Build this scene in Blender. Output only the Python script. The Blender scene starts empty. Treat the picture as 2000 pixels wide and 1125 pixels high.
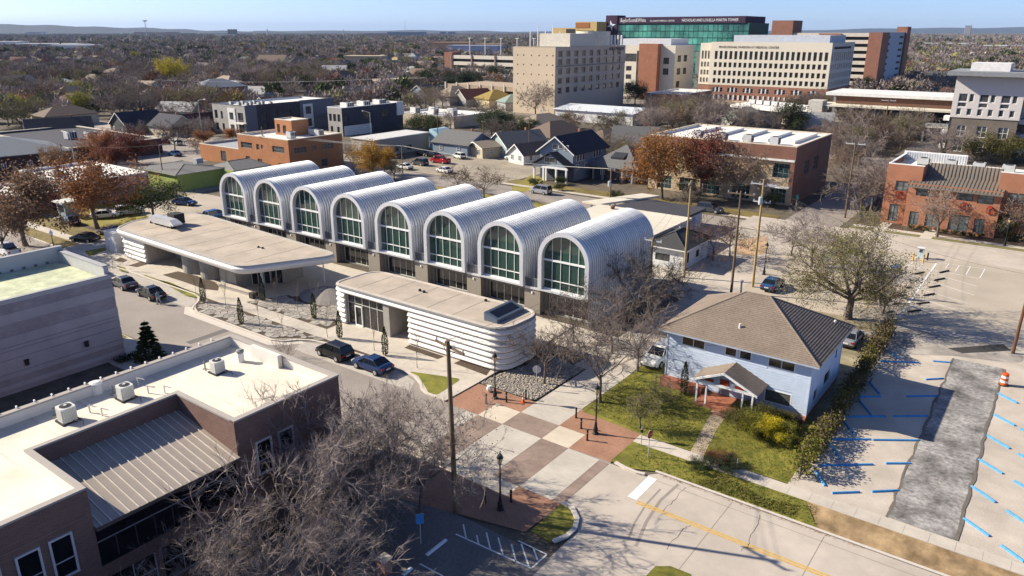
import bpy,math,random
import numpy as np
from mathutils import Vector,Matrix
S=bpy.context.scene
COL=S.collection
R=math.radians
random.seed(7)
rng=np.random.default_rng(11)
cam=bpy.data.cameras.new('camera')
cam.sensor_width=36.0
cam.lens=26.60
cam.clip_start=0.5
cam.clip_end=40000
camo=bpy.data.objects.new('camera',cam)
camo.location=(0,0,31)
camo.rotation_euler=(R(90-18.74),0,R(36.62))
COL.objects.link(camo)
S.camera=camo
SUN_EL,SUN_AZ=30.6,22.0
SD=Vector((math.cos(R(SUN_AZ))*math.cos(R(SUN_EL)),math.sin(R(SUN_AZ))*math.cos(R(SUN_EL)),-math.sin(R(SUN_EL))))
W=bpy.data.worlds.new('World')
S.world=W
W.use_nodes=True
nt=W.node_tree
sky=nt.nodes.new('ShaderNodeTexSky')
sky.sky_type='NISHITA'
sky.sun_disc=False
sky.sun_elevation=R(SUN_EL)
sky.sun_rotation=math.atan2(-SD.x,-SD.y)
sky.altitude=200
sky.air_density=0.5
sky.dust_density=0.6
sky.ozone_density=1.6
bg=nt.nodes['Background']
bg.inputs['Strength'].default_value=0.085
tint=nt.nodes.new('ShaderNodeVectorMath')
tint.operation='MULTIPLY'
tint.inputs[1].default_value=(.93,1.0,1.20)
nt.links.new(sky.outputs[0],tint.inputs[0])
nt.links.new(tint.outputs[0],bg.inputs['Color'])
sun=bpy.data.lights.new('sun','SUN')
sun.energy=5.0
sun.angle=R(0.53)
sun.color=(1.0,0.90,0.73)
suno=bpy.data.objects.new('sun',sun)
suno.rotation_euler=SD.to_track_quat('-Z','Y').to_euler()
suno.location=(0,0,200)
COL.objects.link(suno)
S.view_settings.view_transform='Standard'
S.view_settings.look='None'
S.view_settings.gamma=1.0
S.view_settings.exposure=0.88
S.view_settings.use_curve_mapping=False
S.cycles.max_bounces=5
S.cycles.diffuse_bounces=2
S.cycles.glossy_bounces=3
S.cycles.transmission_bounces=2
S.cycles.volume_bounces=0
S.cycles.use_adaptive_sampling=True
S.cycles.adaptive_threshold=0.02
MATS={}
def M(name,col,rough=.85,var=.12,sc=1.2,metal=0.,spec=.3,bump=0.,big=0.,bigsc=.08,rnd=0.,col2=None,stretch=None,trans=0.):
 if name in MATS:
  return MATS[name]
 m=bpy.data.materials.new(name)
 m.use_nodes=True
 t=m.node_tree
 N,L=t.nodes,t.links
 b=N['Principled BSDF']
 b.inputs['Roughness'].default_value=rough
 b.inputs['Metallic'].default_value=metal
 b.inputs['Specular IOR Level'].default_value=spec
 g=N.new('ShaderNodeNewGeometry')
 vec=g.outputs['Position']
 if stretch:
  mp=N.new('ShaderNodeVectorMath');mp.operation='MULTIPLY'
  L.new(vec,mp.inputs[0]);mp.inputs[1].default_value=stretch
  vec=mp.outputs[0]
 n1=N.new('ShaderNodeTexNoise')
 n1.inputs['Scale'].default_value=sc
 n1.inputs['Detail'].default_value=5
 n1.inputs['Roughness'].default_value=.65
 L.new(vec,n1.inputs['Vector'])
 mx=N.new('ShaderNodeMix');mx.data_type='RGBA'
 c2=col2 or tuple(min(1,c*(1+var))for c in col)
 c1=col if col2 else tuple(c*(1-var)for c in col)
 mr=N.new('ShaderNodeMapRange')
 mr.inputs[1].default_value=.3;mr.inputs[2].default_value=.7
 L.new(n1.outputs[0],mr.inputs[0])
 L.new(mr.outputs[0],mx.inputs[0])
 mx.inputs[6].default_value=(*c1,1)
 mx.inputs[7].default_value=(*c2,1)
 out=mx.outputs[2]
 if big:
  n2=N.new('ShaderNodeTexNoise')
  n2.inputs['Scale'].default_value=bigsc
  n2.inputs['Detail'].default_value=6
  n2.inputs['Roughness'].default_value=.6
  L.new(g.outputs['Position'],n2.inputs['Vector'])
  m2=N.new('ShaderNodeMapRange')
  m2.inputs[1].default_value=.3;m2.inputs[2].default_value=.7
  m2.inputs[3].default_value=1-big;m2.inputs[4].default_value=1+big
  L.new(n2.outputs[0],m2.inputs[0])
  mm=N.new('ShaderNodeVectorMath');mm.operation='SCALE'
  L.new(out,mm.inputs[0]);L.new(m2.outputs[0],mm.inputs[3])
  out=mm.outputs[0]
 if rnd:
  oi=N.new('ShaderNodeObjectInfo')
  m3=N.new('ShaderNodeMapRange')
  m3.inputs[3].default_value=1-rnd;m3.inputs[4].default_value=1+rnd
  L.new(oi.outputs['Random'],m3.inputs[0])
  mm=N.new('ShaderNodeVectorMath');mm.operation='SCALE'
  L.new(out,mm.inputs[0]);L.new(m3.outputs[0],mm.inputs[3])
  out=mm.outputs[0]
 L.new(out,b.inputs['Base Color'])
 if bump:
  bp=N.new('ShaderNodeBump')
  bp.inputs['Strength'].default_value=bump
  bp.inputs['Distance'].default_value=.05
  L.new(n1.outputs[0],bp.inputs['Height'])
  L.new(bp.outputs[0],b.inputs['Normal'])
 if trans:
  tr=N.new('ShaderNodeBsdfTranslucent')
  L.new(out,tr.inputs[0])
  ms=N.new('ShaderNodeMixShader');ms.inputs[0].default_value=trans
  L.new(b.outputs[0],ms.inputs[1]);L.new(tr.outputs[0],ms.inputs[2])
  L.new(ms.outputs[0],N['Material Output'].inputs[0])
 MATS[name]=m
 return m
def MBRICK(name,c1,c2,mortar,bw=.22,bh=.075,flat=False,rough=.9,rot=0.,msize=.012,big=.1):
 """brick pattern on upright (u = x + y, v = z) or, with flat, on level faces"""
 if name in MATS:
  return MATS[name]
 m=bpy.data.materials.new(name);m.use_nodes=True
 N,L=m.node_tree.nodes,m.node_tree.links
 b=N['Principled BSDF'];b.inputs['Roughness'].default_value=rough;b.inputs['Specular IOR Level'].default_value=.2
 g=N.new('ShaderNodeNewGeometry')
 sp=N.new('ShaderNodeSeparateXYZ');L.new(g.outputs['Position'],sp.inputs[0])
 cb=N.new('ShaderNodeCombineXYZ')
 if flat:
  L.new(sp.outputs[0],cb.inputs[0]);L.new(sp.outputs[1],cb.inputs[1])
 else:
  ad=N.new('ShaderNodeMath');L.new(sp.outputs[0],ad.inputs[0]);L.new(sp.outputs[1],ad.inputs[1])
  L.new(ad.outputs[0],cb.inputs[0]);L.new(sp.outputs[2],cb.inputs[1])
 br=N.new('ShaderNodeTexBrick')
 br.inputs['Scale'].default_value=1
 br.inputs['Brick Width'].default_value=bw
 br.inputs['Row Height'].default_value=bh
 br.inputs['Mortar Size'].default_value=msize
 br.inputs['Color1'].default_value=(*c1,1);br.inputs['Color2'].default_value=(*c2,1);br.inputs['Mortar'].default_value=(*mortar,1)
 L.new(cb.outputs[0],br.inputs['Vector'])
 n2=N.new('ShaderNodeTexNoise');n2.inputs['Scale'].default_value=.5;n2.inputs['Detail'].default_value=6
 L.new(g.outputs['Position'],n2.inputs['Vector'])
 m2=N.new('ShaderNodeMapRange');m2.inputs[1].default_value=.3;m2.inputs[2].default_value=.7
 m2.inputs[3].default_value=1-big;m2.inputs[4].default_value=1+big
 L.new(n2.outputs[0],m2.inputs[0])
 mm=N.new('ShaderNodeVectorMath');mm.operation='SCALE'
 L.new(br.outputs[0],mm.inputs[0]);L.new(m2.outputs[0],mm.inputs[3])
 L.new(mm.outputs[0],b.inputs['Base Color'])
 MATS[name]=m
 return m
def MGLASS(name,col,rough=.06,spec=.6):
 if name in MATS:
  return MATS[name]
 m=M(name,col,rough=rough,var=.25,sc=.35,spec=spec)
 return m
class MB:
 def __init__(s):
  s.v,s.f,s.m=[],[],[]
 def add(s,vs,fs,m=0):
  o=len(s.v)
  s.v.extend(vs)
  for f in fs:
   s.f.append([i+o for i in f]);s.m.append(m)
  return s
 def quad(s,a,b,c,d,m=0):
  return s.add([a,b,c,d],[(0,1,2,3)],m)
 def box(s,x0,y0,z0,x1,y1,z1,m=0):
  v=[(x0,y0,z0),(x1,y0,z0),(x1,y1,z0),(x0,y1,z0),(x0,y0,z1),(x1,y0,z1),(x1,y1,z1),(x0,y1,z1)]
  return s.add(v,[(3,2,1,0),(4,5,6,7),(0,1,5,4),(1,2,6,5),(2,3,7,6),(3,0,4,7)],m)
 def prism(s,poly,z0,z1,m=0,mt=None,bottom=False):
  n=len(poly)
  zz0=z0 if isinstance(z0,(list,tuple))else[z0]*n
  zz1=z1 if isinstance(z1,(list,tuple))else[z1]*n
  v=[(p[0],p[1],zz0[i])for i,p in enumerate(poly)]+[(p[0],p[1],zz1[i])for i,p in enumerate(poly)]
  s.add(v,[(i,(i+1)%n,n+(i+1)%n,n+i)for i in range(n)],m)
  s.add(v[n:],[tuple(range(n))],m if mt is None else mt)
  if bottom:
   s.add(v[:n],[tuple(range(n))[::-1]],m)
  return s
 def tube(s,p,q,r0,r1=None,n=6,m=0,cap=True):
  p,q=Vector(p),Vector(q)
  r1=r0 if r1 is None else r1
  d=(q-p).normalized()
  a=d.orthogonal().normalized();b=d.cross(a)
  v=[]
  for c,r in((p,r0),(q,r1)):
   for i in range(n):
    t=2*math.pi*i/n
    v.append(tuple(c+a*(r*math.cos(t))+b*(r*math.sin(t))))
  fs=[(i,(i+1)%n,n+(i+1)%n,n+i)for i in range(n)]
  if cap:
   fs+=[tuple(range(n))[::-1],tuple(range(n,2*n))]
  return s.add(v,fs,m)
 def lathe(s,prof,x=0,y=0,n=10,m=0):
  v=[]
  for r,z in prof:
   for i in range(n):
    t=2*math.pi*i/n
    v.append((x+r*math.cos(t),y+r*math.sin(t),z))
  fs=[]
  for k in range(len(prof)-1):
   for i in range(n):
    j=(i+1)%n
    fs.append((k*n+i,k*n+j,(k+1)*n+j,(k+1)*n+i))
  fs.append(tuple(range(n))[::-1]);fs.append(tuple(range((len(prof)-1)*n,len(prof)*n)))
  return s.add(v,fs,m)
 def mesh(s,name,mats,off=(0,0,0),smooth=False):
  me=bpy.data.meshes.new(name)
  ox,oy,oz=off
  me.from_pydata([(a-ox,b-oy,c-oz)for a,b,c in s.v],[],s.f)
  for m in mats:
   me.materials.append(m)
  if len(mats)>1:
   me.polygons.foreach_set('material_index',s.m)
  if smooth:
   me.polygons.foreach_set('use_smooth',[True]*len(s.f))
  me.update()
  return me
WLOC,CH={},{}
def wl(o):
 return WLOC.get(o.name,(0,0,0))if o else(0,0,0)
def link(name,me,parent=None,loc=(0,0,0),rz=0.):
 o=bpy.data.objects.new(name,me)
 o.location=loc
 o.rotation_euler=(0,0,rz)
 if parent:
  o.parent=parent;CH.setdefault(parent.name,[]).append(o)
 COL.objects.link(o)
 return o
def part(name,mb,mats,parent,smooth=False,kind=None,label=None):
 """mesh given in world coordinates, stored relative to the thing's base"""
 if not isinstance(mats,(list,tuple)):
  mats=[mats]
 b=wl(parent)
 o=link(name,mb.mesh(name,mats,b,smooth),parent)
 WLOC[o.name]=b
 if kind:o['kind']=kind
 if label:o['label']=label
 return o
def thing(name,label,cat,loc,group=None,rz=0.):
 o=link(name,None,None,loc,rz)
 WLOC[o.name]=tuple(loc)
 o['label']=label;o['category']=cat
 if group:o['group']=group
 return o
def single(name,mb,mats,label,cat,loc=(0,0,0),group=None,smooth=False):
 if not isinstance(mats,(list,tuple)):mats=[mats]
 o=link(name,mb.mesh(name,mats,loc,smooth),None,loc)
 WLOC[o.name]=tuple(loc)
 o['label']=label;o['category']=cat
 if group:o['group']=group
 return o
def struct(name,mb,mats,parent=None,label=None,smooth=False):
 if not isinstance(mats,(list,tuple)):mats=[mats]
 o=link(name,mb.mesh(name,mats,(0,0,0),smooth),parent)
 if parent is None:o['kind']='structure'
 if label:o['label']=label
 return o
def stuff(name,mb,mats,label=None):
 o=struct(name,mb,mats);o['kind']='stuff'
 if label:o['label']=label
 return o
def copy_tree(o,parent=None):
 c=o.copy();COL.objects.link(c)
 if parent:
  c.parent=parent;CH.setdefault(parent.name,[]).append(c)
 for ch in CH.get(o.name,[]):copy_tree(ch,c)
 return c
def sheet(poly,z,m=0,mb=None):
 mb=mb or MB()
 return mb.add([(p[0],p[1],z)for p in poly],[tuple(range(len(poly)))],m)
def rounded(poly,r,n=5):
 """round the corners of a polygon; r one radius or a list"""
 out=[]
 k=len(poly)
 for i in range(k):
  a,b,c=Vector(poly[i-1]),Vector(poly[i]),Vector(poly[(i+1)%k])
  rr=r[i]if isinstance(r,(list,tuple))else r
  u,w=(a-b).normalized(),(c-b).normalized()
  ang=u.angle(w)
  d=min(rr/math.tan(ang/2),(a-b).length*.49,(c-b).length*.49)
  if rr<=0 or d<1e-3:
   out.append(tuple(b));continue
  p,q=b+u*d,b+w*d
  for j in range(n+1):
   t=j/n
   out.append(tuple(p*(1-t)**2+b*(2*t*(1-t))+q*t**2))
 return out
def offset_path(path,d,closed):
 """shift a polyline to its right-hand side by d"""
 out=[]
 k=len(path)
 for i in range(k):
  a=Vector(path[i-1])if(closed or i>0)else None
  b=Vector(path[i]);c=Vector(path[(i+1)%k])if(closed or i<k-1)else None
  ns=[]
  if a is not None and(b-a).length>1e-6:e=(b-a).normalized();ns.append(Vector((e.y,-e.x)))
  if c is not None and(c-b).length>1e-6:e=(c-b).normalized();ns.append(Vector((e.y,-e.x)))
  n=sum(ns,Vector((0,0))).normalized()if ns else Vector((0,0))
  f=1/max(.6,n.dot(ns[0]))if ns else 1
  out.append(tuple(b+n*d*f))
 return out
def sweep(mb,path,prof,closed,m=0):
 """prof: (outward offset, z) run along a plan polyline"""
 rows=[]
 for d,z in prof:
  rows.append([(p[0],p[1],z)for p in offset_path(path,d,closed)])
 k=len(path);v=[p for r in rows for p in r];fs=[]
 for a in range(len(prof)-1):
  for i in range(k if closed else k-1):
   j=(i+1)%k
   fs.append((a*k+i,a*k+j,(a+1)*k+j,(a+1)*k+i))
 if not closed:
  fs.append([a*k for a in range(len(prof))][::-1]);fs.append([a*k+k-1 for a in range(len(prof))])
 return mb.add(v,fs,m)
def facade(mb,P,u,n,w,z0,z1,ops,depth=.15,m=0):
 us=sorted({0,w,*[o[0]for o in ops],*[o[2]for o in ops]})
 vs=sorted({z0,z1,*[o[1]for o in ops],*[o[3]for o in ops]})
 pt=lambda a,z,d=0:(P[0]+u[0]*a-n[0]*d,P[1]+u[1]*a-n[1]*d,z)
 for i in range(len(us)-1):
  run=None
  for j in range(len(vs)-1):
   cu,cv=(us[i]+us[i+1])/2,(vs[j]+vs[j+1])/2
   hole=any(o[0]<cu<o[2]and o[1]<cv<o[3]for o in ops)
   if not hole:
    if run is None:run=vs[j]
    end=vs[j+1]
   if(hole or j==len(vs)-2)and run is not None:
    mb.quad(pt(us[i],run),pt(us[i+1],run),pt(us[i+1],end),pt(us[i],end),m)
    run=None
 for a0,v0,a1,v1 in[o[:4]for o in ops]:
  mb.quad(pt(a0,v0),pt(a0,v0,depth),pt(a0,v1,depth),pt(a0,v1),m)
  mb.quad(pt(a1,v0,depth),pt(a1,v0),pt(a1,v1),pt(a1,v1,depth),m)
  mb.quad(pt(a0,v0),pt(a1,v0),pt(a1,v0,depth),pt(a0,v0,depth),m)
  mb.quad(pt(a0,v1,depth),pt(a1,v1,depth),pt(a1,v1),pt(a0,v1),m)
 return mb
WCACHE={}
def win_mesh(w,h,st):
 """local: x along the wall, y up, z outwards; frame bars and one pane behind them"""
 key=(round(w,2),round(h,2),st['id'])
 if key in WCACHE:return WCACHE[key]
 f=st.get('fw',.06);d=st.get('fd',.06)
 fr=MB()
 for a in((0,0,w,f),(0,h-f,w,h),(0,f,f,h-f),(w-f,f,w,h-f)):
  fr.box(a[0],a[1],0,a[2],a[3],d)
 c,r=st.get('cols',1),st.get('rows',1)
 b=st.get('bw',f*.7)
 for i in range(1,c):
  x=w*i/c;fr.box(x-b/2,f,0,x+b/2,h-f,d*.8)
 for j in st.get('at',[k/r for k in range(1,r)]):
  fr.box(f,h*j-b/2,0,w-f,h*j+b/2,d*.7)
 pa=MB().quad((f*.5,f*.5,d*.35),(w-f*.5,f*.5,d*.35),(w-f*.5,h-f*.5,d*.35),(f*.5,h-f*.5,d*.35))
 WCACHE[key]=(fr.mesh('window',[st['frame']]),pa.mesh('pane',[st['glass']]))
 return WCACHE[key]
def add_windows(parent,P,u,n,ops,depth,st,name='window',out=0.):
 b=wl(parent)
 for o in ops:
  a0,v0,a1,v1=o[:4]
  s=o[4]if len(o)>4 and o[4]else st
  fr,pa=win_mesh(a1-a0,v1-v0,s)
  q=(P[0]+u[0]*a0-n[0]*(depth-out)-b[0],P[1]+u[1]*a0-n[1]*(depth-out)-b[1],v0-b[2])
  w=bpy.data.objects.new(s.get('name',name),fr)
  w.matrix_local=Matrix(((u[0],0,n[0],q[0]),(u[1],0,n[1],q[1]),(0,1,0,q[2]),(0,0,0,1)))
  w.parent=parent;COL.objects.link(w)
  p=bpy.data.objects.new('pane',pa);p.parent=w;COL.objects.link(p)
def grid_ops(w,cols,rows,ww,wh,m0,m1=None,z0=1.,dz=3.5,top=None):
 m1=m0 if m1 is None else m1
 out=[]
 for j in range(rows):
  for i in range(cols):
   c=m0+(w-m0-m1)*(i+.5)/cols
   out.append((c-ww/2,z0+dz*j,c+ww/2,z0+dz*j+wh))
 return out
def block(name,label,cat,x0,y0,x1,y1,h,ms,me=None,roof=None,par=.6,cap=None,s_ops=(),e_ops=(),st=None,depth=.15,pt=.3,z0=0.,parent=None,w_ops=(),n_ops=()):
 """flat-roofed block: walls with openings, windows, roof slab and parapet cap"""
 t=thing(name,label,cat,((x0+x1)/2,(y0+y1)/2,0))if parent is None else parent
 me=me or ms
 mb=MB()
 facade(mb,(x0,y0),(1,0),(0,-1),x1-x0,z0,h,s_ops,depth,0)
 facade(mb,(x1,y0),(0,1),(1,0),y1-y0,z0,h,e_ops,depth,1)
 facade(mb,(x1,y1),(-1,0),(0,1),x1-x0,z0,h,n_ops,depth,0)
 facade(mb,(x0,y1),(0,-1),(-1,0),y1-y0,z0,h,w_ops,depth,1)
 zr=h-par
 if par>.02:
  i0,j0,i1,j1=x0+pt,y0+pt,x1-pt,y1-pt
  for a,b in(((i0,j0),(i1,j0)),((i1,j0),(i1,j1)),((i1,j1),(i0,j1)),((i0,j1),(i0,j0))):
   mb.quad((a[0],a[1],zr),(b[0],b[1],zr),(b[0],b[1],h),(a[0],a[1],h),2)
 else:
  i0,j0,i1,j1=x0,y0,x1,y1
 rf=roof or M('roof_white',(.72,.70,.66))
 part('wall',mb,[ms,me,rf],t)
 part('roof',MB().quad((i0,j0,zr),(i1,j0,zr),(i1,j1,zr),(i0,j1,zr)),rf,t)
 if par>.02:
  c=MB();e=.04
  ho,hi=[(x0-e,y0-e),(x1+e,y0-e),(x1+e,y1+e),(x0-e,y1+e)],[(i0+e,j0+e),(i1-e,j0+e),(i1-e,j1-e),(i0+e,j1-e)]
  for k in range(4):
   l=(k+1)%4
   A,B,Cc,D=ho[k],ho[l],hi[l],hi[k]
   c.quad((*A,h+.08),(*B,h+.08),(*Cc,h+.08),(*D,h+.08))
   c.quad((*A,h-.1),(*B,h-.1),(*B,h+.08),(*A,h+.08))
   c.quad((*Cc,h-.1),(*D,h-.1),(*D,h+.08),(*Cc,h+.08))
  part('parapet_cap',c,cap or M('cap_white',(.75,.74,.72)),t)
 if st:
  add_windows(t,(x0,y0),(1,0),(0,-1),s_ops,depth,st)
  add_windows(t,(x1,y0),(0,1),(1,0),e_ops,depth,st)
 return t
def text(parent,s,size,P,u,n,mat,name='lettering',align='LEFT',ext=.02,sx=1.):
 cu=bpy.data.curves.new(name,'FONT')
 cu.body=s;cu.size=size;cu.align_x=align;cu.extrude=ext;cu.resolution_u=2
 tmp=bpy.data.objects.new('tmp',cu);COL.objects.link(tmp)
 bpy.context.view_layer.update()
 me=bpy.data.meshes.new_from_object(tmp.evaluated_get(bpy.context.evaluated_depsgraph_get()))
 bpy.data.objects.remove(tmp);me.name=name
 me.materials.clear();me.materials.append(mat)
 o=bpy.data.objects.new(name,me)
 b=wl(parent)
 q=(P[0]-b[0],P[1]-b[1],P[2]-b[2])
 o.matrix_local=Matrix(((u[0]*sx,0,n[0],q[0]),(u[1]*sx,0,n[1],q[1]),(0,1,0,q[2]),(0,0,0,1)))
 o.parent=parent;COL.objects.link(o)
 return o
def roofbox(name,label,cat,x0,y0,x1,y1,z0,z1,mat=None,group=None,feet=True,grille=True):
 """rooftop unit: curb, cabinet with corner bevel and a round fan guard"""
 t=thing(name,label,cat,((x0+x1)/2,(y0+y1)/2,z0),group)
 mat=mat or M('unit_grey',(.45,.46,.46),var=.1)
 dk=M('unit_dark',(.05,.05,.055))
 cx,cy=(x0+x1)/2,(y0+y1)/2
 part('curb',MB().box(x0+.08,y0+.08,z0,x1-.08,y1-.08,z0+.18),dk,t)
 mb=MB().box(x0,y0,z0+.18,x1,y1,z1-.06)
 mb.prism([(x0+.05,y0+.05),(x1-.05,y0+.05),(x1-.05,y1-.05),(x0+.05,y1-.05)],z1-.06,z1)
 part('cabinet',mb,mat,t)
 r=min(x1-x0,y1-y0)*.36
 part('fan_guard',MB().lathe([(r,z1),(r,z1+.07),(r*.8,z1+.09)],cx,cy,12),dk,t)
 for k in range(3):
  yy=y0+(y1-y0)*(.2+.3*k)
  part('grille',MB().box(x1,yy,z0+.3,x1+.03,yy+(y1-y0)*.2,z1-.2),dk,t)
 return t
# ================================================================ THE SETTING: ground, streets, paving
m_ground=M('earth',(.115,.095,.07),var=.35,sc=.6,big=.35,bigsc=.02)
m_grass=M('lawn',(.10,.118,.014),var=.0,col2=(.235,.205,.04),sc=1.3,big=.35,bigsc=.25,bump=.5)
m_drygrass=M('lawn_dry',(.20,.175,.035),col2=(.30,.245,.06),sc=1.5,big=.3,bigsc=.15,bump=.4)
m_conc=M('concrete_road',(.46,.405,.345),var=.08,sc=.9,big=.16,bigsc=.13,bump=.08)
m_walk=M('concrete_walk',(.50,.45,.385),var=.07,sc=2,big=.12,bigsc=.3)
m_kerb=M('concrete_kerb',(.56,.51,.45),var=.08,sc=3)
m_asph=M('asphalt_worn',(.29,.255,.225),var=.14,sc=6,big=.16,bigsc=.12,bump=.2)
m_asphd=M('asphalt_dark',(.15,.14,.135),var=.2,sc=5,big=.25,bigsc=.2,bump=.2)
m_paint=M('road_paint',(.74,.74,.72),var=.12,sc=6)
m_yellow=M('yellow_paint',(.55,.34,.07),var=.2,sc=4)
m_slabL=M('slab_light',(.47,.43,.375),var=.08,sc=1,big=.14,bigsc=.35,stretch=(1,4,1))
m_slabL2=M('slab_pale',(.56,.49,.39),var=.06,sc=1,big=.08,bigsc=.35)
m_slabD=M('slab_dark',(.26,.195,.16),var=.14,sc=2,big=.22,bigsc=.4)
m_brickp=MBRICK('brick_paving',(.30,.155,.10),(.37,.20,.13),(.28,.17,.12),.2,.1,flat=True,msize=.01,big=.14)
m_mulch=M('mulch',(.085,.06,.042),var=.55,sc=9,bump=.8)
m_gravel=M('gravel_lot',(.40,.345,.285),var=.0,col2=(.54,.48,.41),sc=11,big=.2,bigsc=.3,bump=.5)
m_lot2=M('lot_tan',(.42,.365,.295),var=.07,sc=4,big=.15,bigsc=.1,bump=.1)
m_strip=M('worn_slab',(.13,.12,.112),col2=(.36,.345,.33),sc=3,big=.6,bigsc=.4,bump=.3)
m_dirt=M('bare_dirt',(.17,.11,.05),col2=(.44,.31,.17),sc=.8,big=.4,bigsc=.5,bump=.9,stretch=(1,.6,1))
m_crack=M('crack_dark',(.15,.13,.11))
def kerb(name,path,w=.22,h=.13,mat=None,closed=False):
 mb=MB();sweep(mb,path,[(0,-.02),(.02,h),(-w,h),(-w,-.02)],closed)
 return struct(name,mb,mat or m_kerb)
g=MB();RR=26000
ring=[(RR*math.cos(2*math.pi*k/48),RR*math.sin(2*math.pi*k/48))for k in range(48)]
sheet(ring,-.06,0,g)
struct('ground',g,m_ground)
def rect(x0,y0,x1,y1):return[(x0,y0),(x1,y0),(x1,y1),(x0,y1)]
struct('road',sheet(rect(-420,35.9,-23.9,47.6),-.012),m_asph)
struct('road',sheet([(-23.9,36.2),(70,36.2),(70,45.5),(-20.3,45.5),(-21.2,44.5),(-23.9,44.6)],-.008),m_conc)
struct('road',sheet(rect(-21.5,20,70,36.2),-.008),m_conc)
struct('road',sheet(rect(-420,118,-44,127),-.02),m_asph)
struct('road',sheet(rect(-44,121.4,90,131.2),-.016),m_conc)
struct('road',sheet(rect(-150,56,-141.5,118),-.03),m_asph)
struct('road',sheet(rect(-200,118,-193,420),-.03),m_asph)
struct('road',sheet(rect(-420,205,120,214),-.04),m_asph)
struct('road',sheet(rect(-105,131,-99,330),-.034),m_asph)
struct('road',sheet(rect(-300,322,60,334),-.045),m_asph)
struct('road',sheet(rect(-38.5,131,-29.5,330),-.03),m_asph)
struct('road_patch',sheet([(-71.55,38.59),(-70.61,38.60),(-70.57,43.45),(-71.64,43.41)],-.008),M('asphalt_patch',(.15,.14,.135),sc=5))
def crack(name,pts,w=.028,z=-.004):
 mb=MB()
 for i in range(len(pts)-1):
  a,b=Vector(pts[i]),Vector(pts[i+1])
  k=5
  prev=a
  for j in range(1,k+1):
   c=a.lerp(b,j/k)+Vector((random.uniform(-.12,.12),random.uniform(-.12,.12)))*(0 if j==k else 1)
   d=(c-prev).normalized();n=Vector((-d.y,d.x))*w*random.uniform(.5,1)
   mb.quad((*(prev-n),z),(*(c-n),z),(*(c+n),z),(*(prev+n),z));prev=c
 return struct(name,mb,m_crack)
for pts in([(-17.91,45.03),(-17.87,43.26),(-17.93,41.44)],[(-15.81,41.11),(-16.05,40.53),(-15.98,37.93)],[(-12.54,45.01),(-12.23,43.16),(-12.01,41.63),(-12.13,40.60)]):
 crack('road_crack',pts)
tyre=M('tyre_mark',(.27,.235,.205))
for pts,w in(([(-18.52,45.07),(-18.68,42.51),(-18.33,39.65),(-17.70,37.02)],.11),([(-19.29,43.76),(-19.26,41.48),(-18.93,39.21),(-18.49,37.52)],.07)):
 mb=MB()
 for i in range(3):
  a,b=Vector(pts[i]),Vector(pts[i+1]);d=(b-a).normalized();n=Vector((-d.y,d.x))*w
  mb.quad((*(a-n),-.0045),(*(b-n),-.0045),(*(b+n),-.0045),(*(a+n),-.0045))
 struct('tyre_mark',mb,tyre)
for x in(-14.6,-8.4,-2.2,4.0):
 struct('road_joint',sheet(rect(x,36.3,x+.05,45.2),-.0046),M('joint',(.25,.22,.185)))
struct('road_joint',sheet(rect(-22,44.55,60,44.6),-.0046),M('joint',(.25,.22,.185)))
struct('stop_line',sheet(rect(-20.75,41.55,-20.05,44.75),-.004),m_paint)
struct('centre_line',sheet(rect(-19.9,41.15,60,41.3),-.004),m_yellow)
struct('centre_line',sheet(rect(-19.9,41.4,60,41.55),-.004),m_yellow)
XS=[-40.6,-38.0,-36.75,-34.1,-30.15,-27.6,-24.75,-23.9]
YS=[38.0,44.55,47.15]
def slab(x0,y0,x1,y1,m,z=.004):
 e=.012
 return struct('paving_slab',MB().box(x0+e,y0+e,-.05,x1-e,y1-e,z),m)
slab(XS[0],YS[0],XS[1],YS[1],m_asph)
slab(XS[1],YS[0],XS[2],YS[1],m_slabL)
slab(XS[2],YS[0],XS[3],YS[1],m_slabD)
slab(XS[3],YS[0],XS[4],YS[1],m_slabL)
slab(XS[4],YS[0],XS[5],YS[1],m_slabD)
slab(XS[5],YS[0],XS[6],YS[1],m_slabL)
slab(XS[6],YS[0],XS[7],YS[1]-.1,m_slabD)
slab(XS[2],YS[1],XS[3],YS[2],m_slabL2)
slab(XS[3],YS[1],XS[4],YS[2],m_slabD)
slab(XS[4],YS[1],XS[5],YS[2],m_slabL2)
for y in(47.15,51.0,54.9):
 slab(XS[3],y,XS[4],y+3.85 if y<54 else 60,m_slabL)
slab(XS[2]-2,36.5,XS[3],YS[0],m_slabL2)
slab(XS[3],36.5,XS[5],YS[0],m_slabL2)
struct('brick_pavement',sheet([(-40.6,44.6),(XS[2],44.6),(XS[2],47.15),(XS[3],47.15),(XS[3],49.4),(-40.6,49.3)],.003),m_brickp)
struct('brick_pavement',sheet([(XS[5],44.6),(-23.9,44.75),(-23.6,48.5),(-23.9,49.9),(-29.8,50.4),(XS[4],50.9),(XS[4],47.15),(XS[5],47.15)],.003),m_brickp)
struct('brick_pavement',sheet([(-36,31.2),(-24.2,34.0),(-24.0,38.35),(-27.6,38.0),(-27.6,36.5),(-36,36.5)],.003),m_brickp)
struct('alley',sheet([(-35.6,58),(-30.2,58),(-31.2,121.4),(-35.4,121.4)],-.014),m_conc)
struct('alley',sheet([(-34.1,59.9),(-40,61.5),(-46,64.5),(-46,66.9),(-34.1,66.9)],-.01),m_walk)
KL=[(-420,47.6),(-84.6,47.6),(-83.2,47.3),(-81.9,46.4),(-80.7,45.0),(-79.8,44.3),(-78.6,44.1),(-64.6,44.2),(-63.3,44.7),(-62.3,45.9),(-61.0,46.7),(-59.5,46.9),(-48.2,46.95),(-46.3,46.7),(-44.9,46.0),(-44.0,45.2),(-42.9,44.75),(-40.6,44.7)]
kerb('kerb',KL)
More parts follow.
